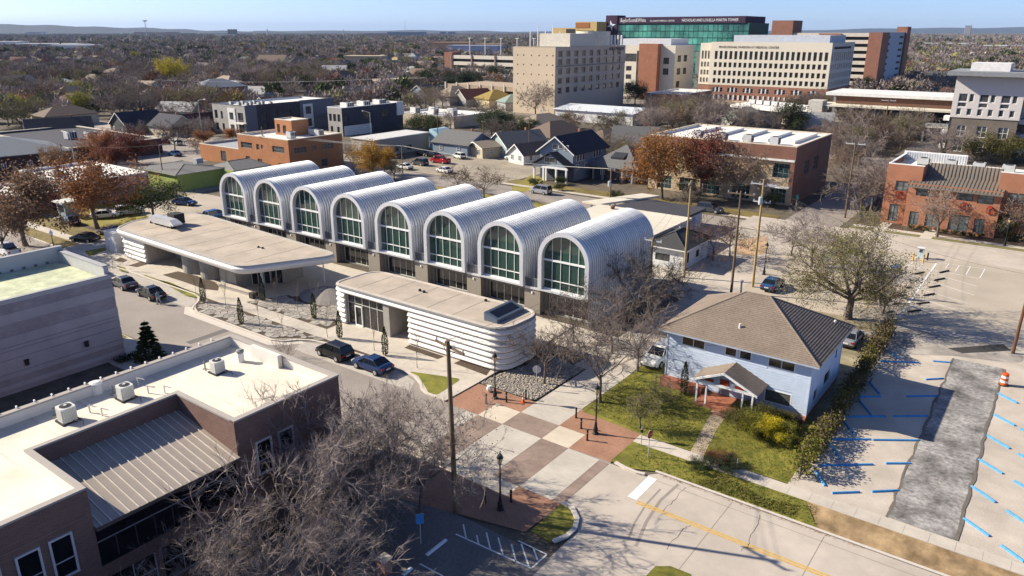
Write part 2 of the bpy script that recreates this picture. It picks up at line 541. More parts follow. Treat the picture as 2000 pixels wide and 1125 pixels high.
struct('gutter',sheet([(-79.5,43.2),(-63.9,43.3),(-62.3,44.6),(-61.2,45.9),(-62.0,46.1),(-63.3,44.7),(-64.6,44.2),(-78.6,44.1),(-80.7,45.0),(-81.6,44.6)],-.006),m_kerb)
struct('parking_bay',sheet([(-60.8,44.2),(-44.6,44.4),(-45.6,46.1),(-48.2,46.9),(-59.5,46.85),(-61.8,46)],-.007),M('bay_conc',(.42,.385,.34),sc=2,big=.1))
struct('parking_bay',sheet([(-120,44.6),(-80.8,44.6),(-82.2,46.4),(-84.6,47.5),(-120,47.5)],-.007),M('bay_conc',(.42,.385,.34),sc=2,big=.1))
kerb('kerb',[(-23.6,44.75),(-22.6,44.5),(-21.6,44.45),(-21.0,44.6)],w=.25)
kerb('kerb',[(-20.6,45.55),(20,45.55),(60,45.55)],w=.2,h=.06)
BUL=[(-24.0,38.3),(-23.0,38.1),(-22.1,37.3),(-21.6,36.2),(-21.6,35.2),(-22.0,34.2)]
kerb('kerb',BUL[::-1],w=.3)
struct('lawn',sheet([(-24.0,38.1)]+[(x-.25,y-.1)for x,y in BUL[1:]]+[(-24.0,34.3)],.02),m_grass)
struct('lawn',sheet([(-15.90,34.91),(-15.85,36.03),(-15.10,36.59),(-13.78,36.65),(-12.5,30),(-22,30)],.02),m_grass)
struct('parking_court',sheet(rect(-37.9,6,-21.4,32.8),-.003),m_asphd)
def stripe(a,b,w=.1,z=.004,m=None,name='parking_line'):
 a,b=Vector(a),Vector(b);d=(b-a).normalized();n=Vector((-d.y,d.x))*w/2
 return struct(name,MB().quad((*(a-n),z),(*(b-n),z),(*(b+n),z),(*(a+n),z)),m or m_paint)
stripe((-27.71,31.13),(-21.83,31.36),.12);stripe((-24.04,33.01),(-21.80,32.98),.1);stripe((-21.80,32.98),(-21.83,31.36),.1)
for a,b in(((-27.97,32.21),(-26.81,31.14)),((-26.54,31.86),(-25.85,31.22)),((-26.20,32.45),(-24.90,31.23)),((-25.26,32.49),(-23.93,31.28)),((-24.17,32.46),(-22.94,31.29)),((-23.70,32.88),(-22.03,31.38)),((-22.81,32.97),(-21.96,32.20))):
 stripe(a,b,.1)
stripe((-27.58,27.61),(-25.49,27.61),.1)
struct('sidewalk',MB().prism([(-120,47.75),(-84.5,47.75),(-82.4,46.9),(-80.4,44.9),(-78.6,44.32),(-64.7,44.4),(-62.3,46.1),(-59.5,47.12),(-46.3,46.9),(-43.9,45.4),(-42.8,44.95),(-40.6,44.9),(-40.6,49.4),(-41.0,66.8),(-120,66.8)],-.05,.09),m_walk)
for k in range(34):
 x=-112+k*2.1
 struct('sidewalk_joint',sheet(rect(x,47.9,x+.03,49.6),.094),M('joint_walk',(.36,.32,.27)))
struct('lawn',sheet(rounded([(-97,47.0+.9),(-84.6,47.9),(-83.0,47.4),(-84.2,48.1),(-84.8,48.15),(-97,48.2)],0),.1),m_grass)
struct('lawn',sheet([(-93.53,48.10),(-91.54,48.51),(-83.23,47.69),(-83.07,47.11),(-85.10,46.78)],.1),m_grass)
struct('lawn',sheet([(-104.32,48.06),(-102.40,48.28),(-99.82,47.29),(-101.57,47.14)],.1),m_grass)
struct('lawn',sheet([(-114.81,43.98),(-114.62,46.71),(-112.55,46.62),(-111.53,43.92)],.1),m_grass)
struct('lawn',sheet([(-115.34,48.87),(-115.16,51.80),(-113.59,51.56),(-111.99,48.01)],.1),m_grass)
struct('lawn',sheet(rounded([(-47.6,47.2),(-46.0,47.0),(-44.2,45.9),(-42.9,45.05),(-41.9,45.05),(-42.3,49.0)],.5),.1),m_grass)
for pts in([(-95.24,49.57),(-95.02,51.72),(-91.14,52.06),(-86.83,52.01),(-84.92,51.35),(-83.41,50.22),(-85.29,49.56),(-90.05,49.62)],[(-103.06,48.99),(-103.54,51.09),(-101.47,51.08),(-101.32,49.38)],[(-107.13,49.05),(-107.84,50.45),(-105.74,50.40),(-105.09,49.32)],[(-51.78,51.08),(-51.92,51.98),(-47.02,51.89),(-47.13,51.02)],[(-45.22,51.22),(-45.13,52.20),(-41.36,52.17),(-40.89,50.95)]):
 struct('planting_bed',sheet(pts,.1),m_mulch)
struct('planting_bed',sheet([(-80.2,45.1),(-78.6,44.45),(-64.8,44.5),(-62.6,46.2),(-60,47.3),(-53.2,47.5),(-53.2,47.7),(-83.4,47.7)],.1),m_mulch)
struct('planting_bed',sheet([(-77,49.8),(-62.4,49.8),(-62.4,51.4),(-63.9,52.3),(-63.9,60),(-72,60),(-73,56)],.1),m_mulch)
mb=MB()
cx,cy=-70.6,57.0
rows=[]
for r,z in((1.,0),(.75,.4),(.45,.85),(.2,1.15),(.04,1.22)):
 rows.append([(cx+4.2*r*math.cos(t),cy+3.0*r*math.sin(t),.09+z)for t in[2*math.pi*i/16 for i in range(16)]])
for k in range(4):
 for i in range(16):
  j=(i+1)%16
  mb.quad(rows[k][i],rows[k][j],rows[k+1][j],rows[k+1][i])
struct('mound',mb,M('mound_gravel',(.22,.20,.185),var=.2,sc=5,bump=.4),smooth=True)
def cells(poly,step,seed,jit=.42):
 r=random.Random(seed)
 xs=[p[0]for p in poly];ys=[p[1]for p in poly]
 pts=[]
 nx=int((max(xs)-min(xs))/step)+2;ny=int((max(ys)-min(ys))/step)+2
 for i in range(-1,nx):
  for j in range(-1,ny):
   pts.append(Vector((min(xs)+(i+.5+r.uniform(-jit,jit))*step,min(ys)+(j+.5+r.uniform(-jit,jit))*step)))
 def inside(p):
  c=False;k=len(poly)
  for i in range(k):
   a,b=poly[i],poly[(i+1)%k]
   if(a[1]>p.y)!=(b[1]>p.y)and p.x<(b[0]-a[0])*(p.y-a[1])/(b[1]-a[1])+a[0]:c=not c
  return c
 out=[]
 for p in pts:
  if not inside(p):continue
  cell=[p+Vector(q)for q in((-step,-step),(step,-step),(step,step),(-step,step))]
  for q in pts:
   if q is p or(q-p).length>step*2.6:continue
   mid=(p+q)/2;n=(q-p).normalized()
   new=[]
   for i in range(len(cell)):
    a,b=cell[i],cell[(i+1)%len(cell)]
    da,db=(a-mid).dot(n),(b-mid).dot(n)
    if da<=0:new.append(a)
    if da*db<0:new.append(a.lerp(b,da/(da-db)))
   cell=new
   if len(cell)<3:break
  if len(cell)>=3:
   cell=[p+(c-p)*(1-.045/max(.2,(c-p).length))for c in cell]
   if all(inside(p.lerp(c,.72))for c in cell):out.append((p,cell))
 return out
m_flag=M('flagstone',(.27,.25,.225),col2=(.40,.365,.32),sc=1.6,rnd=.22,big=.1,bigsc=1)
bed1=[(-80.0,45.2),(-78.5,44.5),(-64.9,44.55),(-62.7,46.25),(-60,47.25),(-53.2,47.4),(-53.2,47.75),(-83.2,47.75)]
bed2=[(-76.6,49.75),(-62.3,49.75),(-62.3,51.4),(-63.9,52.3),(-63.9,57.5),(-66.2,57),(-68,54.4),(-71,53.7),(-75,54.5)]
for nm,bed,seed in(('flagstone_bed',bed1,3),('flagstone_bed',bed2,5)):
 base=struct(nm,sheet(bed,.104),m_mulch)
 for p,c in cells(bed,.66,seed):
  z=.104+random.uniform(.03,.055)
  mb=MB().prism([(q.x-p.x,q.y-p.y)for q in c],.1,z)
  o=link('flagstone',mb.mesh('flagstone',[m_flag]),base,(p.x,p.y,0))
rk=[(-40.4,49.5),(-36.6,49.5),(-34.35,49.7),(-34.3,57.8),(-38.9,58.6),(-39.3,55.0),(-40.2,52.2)]
struct('rock_bed',sheet(rk,.02),M('rock_bed',(.25,.23,.2),var=.3,sc=6))
def rocks(poly,n,s0,s1,seed,z0,mats,name,label):
 r=np.random.default_rng(seed)
 xs=[p[0]for p in poly];ys=[p[1]for p in poly]
 mb=MB()
 k=0
 while k<n:
  x,y=r.uniform(min(xs),max(xs)),r.uniform(min(ys),max(ys))
  c=False
  for i in range(len(poly)):
   a,b=poly[i],poly[(i+1)%len(poly)]
   if(a[1]>y)!=(b[1]>y)and x<(b[0]-a[0])*(y-a[1])/(b[1]-a[1])+a[0]:c=not c
  if not c:continue
  k+=1
  s=r.uniform(s0,s1);t=r.uniform(0,6.28);e=r.uniform(.6,1)
  pts=[(x+s*math.cos(t+a)*(e if a%2 else 1),y+s*math.sin(t+a),z0+s*r.uniform(.2,.5))for a in(0,1.3,2.5,3.8,5.1)]
  top=(x+r.uniform(-.3,.3)*s,y+r.uniform(-.3,.3)*s,z0+s*r.uniform(.6,.9))
  low=[(p[0],p[1],z0)for p in pts]
  vs=pts+[top]+low
  mb.add(vs,[(i,(i+1)%5,5)for i in range(5)]+[(6+i,6+(i+1)%5,(i+1)%5,i)for i in range(5)],int(r.integers(len(mats))))
 return stuff(name,mb,mats,label)
rocks(rk,2600,.05,.14,4,.02,[M('rock_pale',(.40,.355,.30),sc=5),M('rock_tan',(.33,.285,.235),sc=5),M('rock_grey',(.24,.22,.20),sc=5)],'pale_rocks','pale loose rocks filling the bed beside the louvred building')
struct('lawn',sheet([(-30.1,50.9),(-29.8,50.4),(-23.9,49.9),(-11.6,49.9),(-11.8,59.5),(-30.2,71)],-.004),m_grass)
struct('lawn',sheet([(-30.2,70),(-12,58.5),(-12.6,88),(-30.6,88)],-.008),M('yard',(.19,.16,.09),col2=(.33,.29,.2),sc=.9,big=.3,bigsc=.3))
struct('verge',sheet([(-24.0,48.5),(-24.0,44.9),(-22.6,44.7),(-20.6,45.6),(-9.0,45.75),(-10.5,48.45)],.03),m_grass)
struct('verge',sheet([(-9.0,45.75),(60,45.75),(60,48.1),(-10.5,48.45),(-9.6,47)],.026),m_dirt)
struct('sidewalk',MB().prism([(-24,48.45),(60,48.45),(60,49.6),(-24,49.75)],-.05,.05),m_walk)
for k in range(22):
 x=-22.4+k*1.5
 struct('sidewalk_joint',sheet(rect(x,48.5,x+.03,49.6),.054),M('joint_walk',(.36,.32,.27)))
struct('house_path',sheet([(-19.53,48.90),(-18.52,49.28),(-19.42,54.39),(-19.75,58.36),(-21.00,58.01),(-20.66,55.20)],.006),M('old_path',(.40,.32,.24),var=.2,sc=2,big=.3,bigsc=.6))
struct('gravel_lot',sheet([(-12.2,49.8),(70,49.8),(70,90),(-12.8,90)],-.002),m_gravel)
struct('worn_slab',MB().prism([(-5.55,49.9),(-1.5,49.7),(-1.7,82.2),(-5.9,82.0)],-.05,.03),m_strip)
for xa,xb in((-5.6,-5.95),(-1.45,-1.65)):
 crack('slab_edge',[(xa+(xb-xa)*t/6,49.8+32.3*t/6)for t in range(7)],.13,.034)
struct('car_park',sheet([(-31.0,88),(-12.9,86),(70,84),(70,121.5),(-31.3,121.5)],-.0125),m_lot2)
struct('lot_patch',sheet(rounded([(-15.14,83.72),(-11.88,88.01),(-0.52,89.35),(-0.18,84.55),(-6.16,82.73),(-12.94,78.48)],2),.001),M('asphalt_mottled',(.22,.20,.18),col2=(.42,.38,.33),sc=.5,big=.3,bigsc=.4))
struct('lot_edge',sheet([(-6.88,84.62),(-2.33,89.35),(-1.52,87.79),(-5.42,84.07)],.004),M('asphalt_black',(.05,.047,.045),sc=3))
stripe((-12.92,117.82),(-12.74,90.90),.22,.0)
for a,b in(((-18.50,118.15),(-18.47,115.58)),((-17.20,118.46),(-17.10,114.71)),((-15.68,116.71),(-15.82,113.83)),((-14.37,116.74),(-14.56,113.27)),((-11.47,118.90),(-11.49,115.85)),((-10.17,118.64),(-10.20,115.05)),((-8.84,119.02),(-8.83,114.35)),((-7.09,118.82),(-7.14,113.66)),((-19.04,118.08),(-15.79,118.86)),((-12.95,118.42),(-7.09,118.82)),((-17.04,114.76),(-7.22,113.33)),((-13.03,112.37),(-7.02,109.51)),((-16.41,110.43),(-6.89,105.39)),((-16.38,105.43),(-7.09,101.51)),((-14.37,101.28),(-6.86,97.54)),((-13.49,97.21),(-8.24,94.24)),((-13.91,93.57),(-11.40,91.10)),((-19.77,110.89),(-12.61,108.24)),((-19.61,108.64),(-12.71,107.37)),((-19.28,106.58),(-12.71,106.31)),((-18.86,104.13),(-12.72,105.27)),((-18.14,102.02),(-12.76,104.47)),):stripe(a,b,.1,.0)
struct('parking_symbol',sheet([(-17.99,112.82),(-17.05,114.44),(-16.31,112.27),(-17.35,110.61)],.001),M('blue_paint',(.08,.2,.42),sc=5))
struct('sidewalk',sheet([(-28,133.6),(90,133.6),(90,135.2),(-28,135.2)],.03),m_walk)
struct('lawn',sheet([(-28,131.4),(90,131.4),(90,133.6),(-28,133.6)],.02),M('lawn_worn',(.15,.14,.05),col2=(.22,.19,.09),sc=1.5,bump=.3))
struct('lawn',sheet([(-28,135.2),(90,135.2),(90,139.7),(-28,139.7)],.02),m_mulch)
kerb('kerb',[(-28,131.25),(90,131.25)],w=.2)
struct('walkway',sheet([(-17.5,131.3),(-15.8,131.3),(-15.8,139.5),(-17.5,139.5)],.04),m_walk)
struct('walkway',sheet([(-24.4,131.3),(-22.9,131.3),(-22.9,139.5),(-24.4,139.5)],.04),m_walk)
struct('yard',sheet(rect(-112,83,-64,117.6),-.026),M('grit_lot',(.26,.225,.175),col2=(.36,.31,.24),sc=1.4,big=.25,bigsc=.12))
struct('yard',sheet(rect(-64,83,-35.2,121),-.022),M('pale_drive',(.48,.43,.36),sc=1.2,big=.12))
struct('lawn',sheet(rect(-112,112,-66,117.4),-.02),m_drygrass)
struct('lawn',sheet([(-150,57),(-112,57),(-110,70),(-112,84),(-141,84)],-.024),m_drygrass)
struct('yard',sheet(rect(-200,57,-141,64),-.027),m_lot2)
struct('parking_court',sheet([(-141,64),(-118,70),(-112,84),(-141,84)],-.018),m_lot2)
struct('verge',sheet(rect(-420,48,-120,56),-.02),M('lawn_leafy',(.13,.10,.04),col2=(.22,.17,.05),sc=1.3,big=.3,bigsc=.2))
struct('sidewalk',sheet(rect(-420,50.6,-110,52.3),-.01),m_walk)
struct('sidewalk',MB().prism(rect(-420,31.2,-39,35.7),-.05,.06),m_walk)
struct('lawn',sheet(rect(-82,34.6,-77.6,35.6),.07),m_grass)
struct('lawn',sheet(rect(-52,32.0,-39.5,35.0),.07),m_grass)
struct('parking_court',sheet(rect(-132,127.4,-98,160),-.024),M('grit_lot',(.26,.225,.175),col2=(.36,.31,.24),sc=1.4,big=.25,bigsc=.12))
struct('parking_court',sheet(rect(-420,127.2,-140,136),-.03),m_lot2)
struct('parking_court',sheet(rect(-215,84,-176,118),-.028),m_asph)
struct('lawn',sheet(rect(-98.5,128,-40,134),-.02),M('lawn_leafy',(.13,.10,.04),col2=(.22,.17,.05),sc=1.3,big=.3,bigsc=.2))
struct('parking_court',sheet(rect(-300,245,-100,330),-.036),M('far_lot',(.20,.18,.155),sc=.3,big=.2))
struct('sidewalk',sheet(rect(-98.5,128.2,-44,129.6),-.012),m_walk)
struct('lawn',sheet([(-89.87,120.92),(-88.35,125.93),(-92.82,138.18),(-99.20,141.34),(-93.98,126.45)],-.014),m_drygrass)
struct('brick_pavement',sheet([(-37.62,105.62),(-40.21,113.42),(-37.19,118.80),(-33.96,109.36),(-35.02,105.88)],-.006),M('brick_pale',(.48,.33,.2),sc=4,big=.15))
# ================================================================ THE VAULTED BUILDING
m_metal=M('galvalume',(.70,.71,.72),rough=.42,var=.06,sc=1.5,metal=.18,spec=.5,rnd=.09,big=.06,bigsc=.5)
m_frame=M('frame_silver',(.66,.67,.69),rough=.4,var=.03,metal=.35)
m_mull=M('mullion_white',(.74,.75,.74),rough=.45,var=.03)
m_gglass=MGLASS('glass_green',(.025,.06,.047),rough=.03,spec=.75)
m_dglass=MGLASS('glass_dark',(.022,.022,.022),rough=.05,spec=.6)
m_podium=M('podium_grey',(.175,.162,.145),var=.08,sc=2,big=.08)
m_pier=M('podium_taupe',(.275,.245,.205),var=.07,sc=2,big=.08)
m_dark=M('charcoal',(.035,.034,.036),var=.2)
m_alu=M('aluminium',(.62,.62,.60),rough=.4,var=.04)
vb=thing('vaulted_building','long building of eight silver barrel vaults with tall arched green windows','building',(-73.5,75,0))
SP,VW,VR=8.73,6.5,3.25
ZS,ZSP=3.15,6.95
YF,YB=67.2,82.6
def arch(r,zs,n=18,zbase=ZS,zb2=None):
 zb2=zbase if zb2 is None else zb2
 pts=[(-r,zbase),(-r,(zbase+zs)/2)]
 pts+=[(-r*math.cos(math.pi*i/n),zs+r*math.sin(math.pi*i/n))for i in range(n+1)]
 pts+=[(r,(zb2+zs)/2),(r,zb2)]
 return pts
NP=34
PW=(YB-YF-.35)/NP
def panel_mesh(zb,zb2):
 mb=MB();rows=[]
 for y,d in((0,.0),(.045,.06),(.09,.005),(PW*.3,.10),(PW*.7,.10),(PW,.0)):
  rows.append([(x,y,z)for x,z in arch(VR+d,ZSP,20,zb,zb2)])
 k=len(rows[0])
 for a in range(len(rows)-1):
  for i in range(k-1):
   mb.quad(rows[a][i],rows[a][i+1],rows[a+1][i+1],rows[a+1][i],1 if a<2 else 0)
 return mb.mesh('panel',[m_metal,M('seam_batten_shade',(.30,.31,.33),rough=.5,metal=.2)],smooth=True)  # batten strips coloured darker to paint in the shadow line along each seam
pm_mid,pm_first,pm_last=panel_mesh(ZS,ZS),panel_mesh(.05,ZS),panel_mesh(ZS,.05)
FW=.42
cols=[-VR+FW,-1.75,-.62,.55,1.70,VR-FW]
ZL0,ZL1,ZT=ZS+.28,ZS+1.25,6.75
def arch_z(x,r):return ZSP+math.sqrt(max(0,r*r-x*x))
glass_parts=[]
ri=VR-FW
for a in range(5):
 x0,x1=cols[a],cols[a+1]
 glass_parts.append([(x0,ZL0),(x1,ZL0),(x1,ZL1),(x0,ZL1)])
 glass_parts.append([(x0,ZL1),(x1,ZL1),(x1,ZT),(x0,ZT)])
 top=[(x0+(x1-x0)*t/6,arch_z(x0+(x1-x0)*t/6,ri))for t in range(7)][::-1]
 glass_parts.append([(x0,ZT),(x1,ZT)]+top)
gm=[MB().add([(x,.62,z)for x,z in g],[tuple(range(len(g)))]).mesh('pane',[m_gglass])for g in glass_parts]
mf=MB()
for c in cols[1:5]:mf.box(c-.024,.54,ZL0,c+.024,.68,arch_z(c,ri))
mf.box(-ri,.46,ZT-.10,ri,.70,ZT+.10)
mf.box(-ri,.50,ZL1-.04,ri,.68,ZL1+.04)
mf.box(-ri,.44,ZS+.12,ri,.70,ZL0)
mull_mesh=mf.mesh('window_frame',[m_mull])
rim_o,rim_i=arch(VR+.09,ZSP,24,ZS-.06),arch(ri,ZSP,24,ZS-.06)
fr=MB();k=len(rim_o)
for i in range(k-1):
 o0,o1,i0,i1=rim_o[i],rim_o[i+1],rim_i[i],rim_i[i+1]
 fr.quad((o0[0],0,o0[1]),(o1[0],0,o1[1]),(i1[0],0,i1[1]),(i0[0],0,i0[1]))
 fr.quad((o0[0],0,o0[1]),(o0[0],.4,o0[1]),(o1[0],.4,o1[1]),(o1[0],0,o1[1]))
 fr.quad((i0[0],0,i0[1]),(i1[0],0,i1[1]),(i1[0],.9,i1[1]),(i0[0],.9,i0[1]))
fr.box(-ri,.0,ZS-.06,ri,.9,ZS+.12)
frame_mesh=fr.mesh('vault',[m_frame],smooth=False)
bk=MB();bo=arch(VR,ZSP,20,ZS)
bk.add([(x,0,z)for x,z in bo],[tuple(range(len(bo)))])
inner=MB();rows=[[(x,y,z)for x,z in arch(ri-.02,ZSP,14,ZS)]for y in(.66,5)]
for i in range(len(rows[0])-1):inner.quad(rows[0][i],rows[0][i+1],rows[1][i+1],rows[1][i])
for q in range(8):
 cx=-43.0-SP*q-(.0 if q else 0)
 v=link('vault',frame_mesh,vb,(cx+73.5,YF-75,0))
 link('window_frame',mull_mesh,v)
 for g_ in gm:link('pane',g_,v)
 link('end_wall',bk.mesh('end_wall',[m_metal])if q==0 else bpy.data.meshes['end_wall'],v,(0,YB-YF,0))
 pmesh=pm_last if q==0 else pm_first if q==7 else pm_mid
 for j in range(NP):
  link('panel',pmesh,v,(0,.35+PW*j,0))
YG,YP=68.35,67.65
pod=MB()
x_w,x_e=-107.3,-39.75
facade(pod,(x_w,YG),(1,0),(0,-1),x_e-x_w,0,ZS-.07,[(-43.0-SP*q-2.75-x_w,.1,-43.0-SP*q+2.75-x_w,2.35)for q in range(8)],.5)
pod.quad((x_e,YG,0),(x_e,YB,0),(x_e,YB,ZS),(x_e,YG,ZS));pod.quad((x_w,YB,0),(x_w,YG,0),(x_w,YG,ZS),(x_w,YB,ZS))
pod.quad((x_w,YB,0),(x_e,YB,0),(x_e,YB,ZS),(x_w,YB,ZS));pod.quad((x_w,YG,ZS-.07),(x_e,YG,ZS-.07),(x_e,YB,ZS-.07),(x_w,YB,ZS-.07))
part('podium_wall',pod,m_podium,vb)
store=MB()
sw=5.5
st_front=dict(id='store',frame=m_alu,glass=m_dglass,cols=5,rows=1,fw=.07,fd=.1,bw=.07,name='shopfront')
st_side=dict(id='storeside',frame=m_alu,glass=m_dglass,cols=1,rows=1,fw=.06,fd=.08)
add_windows(vb,(x_w,YG),(1,0),(0,-1),[(-43.0-SP*q-2.75-x_w,.1,-43.0-SP*q+2.75-x_w,2.35)for q in range(8)],.5,st_front)
rail_m=M('rail_grey',(.33,.34,.35),rough=.4,metal=.4)
m_railglass=MGLASS('rail_glass',(.10,.11,.12),rough=.08,spec=.6)
for q in range(7):
 c0,c1=-43.0-SP*q-VR,-43.0-SP*(q+1)+VR
 pi=MB().box(c1+.02,YP,0,c0-.02,YG-.01,ZS-.26)
 part('pier',pi,m_pier,vb)
 part('balcony_slab',MB().box(c1+.1,YP-.12,ZS-.25,c0-.1,YG+.2,ZS),m_frame,vb)
 rl=MB()
 rl.box(c1+.12,YP,ZS+1.02,c0-.12,YP+.05,ZS+1.07)
 for k_ in range(3):
  x=c1+.14+(c0-c1-.28)*k_/2;rl.box(x-.02,YP,ZS,x+.02,YP+.05,ZS+1.02)
 rl.quad((c1+.12,YP+.03,ZS+.05),(c0-.12,YP+.03,ZS+.05),(c0-.12,YP+.03,ZS+1.0),(c1+.12,YP+.03,ZS+1.0),1)
 part('balcony_railing',rl,[rail_m,m_railglass],vb)
 part('infill_wall',MB().box(c1+.1,YG+2.2,ZS,c0-.1,YG+2.4,8.3),m_frame,vb)
 part('balcony_door',MB().box(c1+.5,YG+2.13,ZS,c1+1.4,YG+2.19,ZS+2.2),m_dglass,vb)
 part('wall_light',MB().box((c0+c1)/2-.09,YP-.1,2.35,(c0+c1)/2+.09,YP,2.6),M('lamp_shell',(.8,.79,.76)),vb)
# ================================================================ LOUVRED BUILDING (east of the pair of low buildings)
m_roofb=M('roof_beige',(.43,.365,.295),var=.06,sc=.7,big=.16,bigsc=.3)
m_louv=M('louver_white',(.72,.70,.66),rough=.5,var=.03,sc=2)
m_gut=M('gutter_grey',(.26,.26,.26),var=.1)
m_cwall=M('concrete_wall',(.35,.325,.29),var=.1,sc=1.5,big=.1)
lb=thing('louvred_building','low flat building wrapped in white horizontal louvres with a dark roof skylight','building',(-51.5,55.2,0))
P2=rounded([(-63.4,52.25),(-39.9,52.3),(-39.7,58.3),(-63.3,58.2)],[1.1,2.0,2.2,2.4],7)
HT=4.55
def loop_between(path,start,stop):
 """closed path -> open path that runs from near start round to near stop"""
 k=len(path)
 i0=min(range(k),key=lambda i:(Vector(path[i])-Vector(start)).length)
 i1=min(range(k),key=lambda i:(Vector(path[i])-Vector(stop)).length)
 out=[start];i=i0
 if(Vector(path[i0])-Vector(start)).length>0.01:
  pass
 while True:
  out.append(path[i])
  if i==i1:break
  i=(i+1)%k
 out.append(stop)
 return[p for n_,p in enumerate(out)if n_==0 or(Vector(p)-Vector(out[n_-1])).length>1e-3]
fr_i=max(range(len(P2)),key=lambda i:-abs(P2[i][1]-52.3)*10+P2[i][0]-(0 if P2[i][1]<52.4 else 50))
ids=list(range(len(P2)))
east0=min([i for i in ids if P2[i][1]<52.45 and P2[i][0]>-50],key=lambda i:P2[i][0])
west1=max([i for i in ids if P2[i][1]<52.45 and P2[i][0]<-55],key=lambda i:P2[i][0])
path=[(-52.1,52.28)]
i=east0
while True:
 path.append(P2[i])
 if i==west1:break
 i=(i+1)%len(P2)
path.append((-61.75,52.26))
wall_in=offset_path(path,-.12,False)
wm=MB()
for a in range(len(path)-1):
 wm.quad((*wall_in[a],0),(*wall_in[a+1],0),(*wall_in[a+1],HT-.1),(*wall_in[a],HT-.1))
part('wall',wm,m_cwall,lb,smooth=True)
NB=7;bh=(HT-.38)/NB
def louver_prof(z,h):return[(-.1,z+.0),(.10,z+.02),(.30,z+h*.30),(.31,z+h*.42),(.12,z+h*.93),(-.1,z+h*.98)]
for k in range(NB-1):
 mb=MB();sweep(mb,path,louver_prof(.12+k*bh,bh),False)
 part('louver',mb,m_louv,lb)
mb=MB();sweep(mb,P2,louver_prof(.12+(NB-1)*bh,bh),True)
part('louver',mb,m_louv,lb)
mb=MB();sweep(mb,P2,[(.02,HT-.28),(.27,HT-.24),(.27,HT-.06),(-.05,HT)],True)
part('gutter',mb,m_gut,lb)
ro=offset_path(P2,.12,True)
part('roof',sheet(ro,HT-.02),m_roofb,lb)
for x in(-60,-56.6,-53.2,-49.8,-46.4):part('roof_seam',MB().box(x,52.4,HT-.02,x+.05,58.1,HT-.005),M('seam_tan',(.34,.285,.23)),lb)
mb=MB();sweep(mb,P2,[(-.15,HT-.03),(-.1,HT+.05),(.16,HT+.05),(.2,HT-.05)],True)
part('roof_edge',mb,M('edge_pale',(.5,.45,.39)),lb)
zt=.12+(NB-1)*bh-.05
cave=MB()
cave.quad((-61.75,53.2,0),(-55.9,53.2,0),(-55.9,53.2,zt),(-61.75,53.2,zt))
cave.quad((-61.75,52.2,.05),(-61.75,53.2,.05),(-61.75,53.2,zt),(-61.75,52.2,zt),1)
cave.box(-55.9,52.25,0,-55.0,55.2,zt,1)
cave.quad((-55.0,55.0,0),(-52.1,55.0,0),(-52.1,55.0,zt),(-55.0,55.0,zt),1)
cave.quad((-52.1,52.3,0),(-52.1,55.0,0),(-52.1,55.0,zt),(-52.1,52.3,zt),1)
cave.quad((-61.75,52.2,zt),(-52.1,52.2,zt),(-52.1,55.0,zt),(-61.75,55.0,zt),1)
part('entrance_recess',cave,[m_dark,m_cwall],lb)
st_b2=dict(id='b2',frame=m_alu,glass=m_dglass,cols=5,rows=1,fw=.06,fd=.1,at=[.74],bw=.06,name='shopfront')
add_windows(lb,(-61.7,52.6),(1,0),(0,-1),[(0,.1,5.75,zt-.05)],0,st_b2)
dr=MB();
dr.box(-60.55,52.42,.1,-60.43,52.5,2.5);dr.box(-59.52,52.42,.1,-59.4,52.5,2.5);dr.box(-60.43,52.42,2.35,-59.52,52.5,2.5);dr.box(-60.43,52.42,.1,-59.52,52.5,.3)
part('door',dr,m_mull,lb)
part('door',MB().box(-54.5,54.9,.1,-53.4,54.98,2.4),m_dark,lb)
sk=MB()
A,B,Cc,D=(-42.9,53.2),(-41.3,53.2),(-41.3,57.6),(-42.9,57.6)
sk.prism([A,B,Cc,D],HT-.02,[HT+.85,HT+.35,HT+.35,HT+.85])
part('skylight',sk,M('skylight_blue',(.10,.13,.17),rough=.4),lb)
part('skylight_glass',MB().quad((-42.6,53.6,HT+.79),(-41.6,53.6,HT+.47),(-41.6,57.2,HT+.47),(-42.6,57.2,HT+.79)),MGLASS('glass_black',(.008,.009,.011)),lb)
for x,y in((-53.9,55.9),(-53.2,55.8),(-46.2,57.6)):
 part('roof_vent',MB().lathe([(.16,HT-.02),(.16,HT+.16),(.1,HT+.22)],x,y,8),m_dark,lb)
part('bollard_light',MB().lathe([(.22,.1),(.3,.35),(.2,.6),(.05,.62)],*(-38.66,48.59),8),M('white_pot',(.7,.69,.66)),lb)
# ================================================================ CANOPY BUILDING (west of the pair)
HC=4.3
cb=thing('canopy_building','low building under a broad beige roof with white fascia and concrete drums','building',(-92,56,0))
RC=rounded([(-108.2,50.75),(-77.6,49.95),(-72.2,60.6),(-104.5,63.0),(-110.6,62.0),(-110.2,53.8)],[2.0,2.4,1.5,3,3.5,4],7)
part('roof',sheet(offset_path(RC,-.05,True),HC+.04),m_roofb,cb)
for k in range(7):part('roof_seam',MB().box(-104+k*4.2,51.4,HC+.04,-103.95+k*4.2,60.8,HC+.055),M('seam_tan',(.34,.285,.23)),cb)
mb=MB();sweep(mb,RC,[(-.5,HC-.95),(-.1,HC-1.0),(.10,HC-.86),(.26,HC-.55),(.30,HC-.3),(.1,HC-.12)],True)
part('fascia',mb,m_louv,cb,smooth=False)
mb=MB();sweep(mb,RC,[(.05,HC-.14),(.14,HC-.1),(.12,HC+.1),(-.16,HC+.1),(-.2,HC+.03)],True)
part('gutter',mb,M('gutter_mid',(.38,.37,.35)),cb)
part('soffit',sheet(offset_path(RC,-.3,True),HC-.97),M('soffit',(.5,.46,.41)),cb)
pw=[(-101.7,51.15),(-107.6,51.25),(-108.9,52.6),(-109.6,55),(-109.6,61),(-106,62.2),(-100,62)]
pw=pw[::-1]
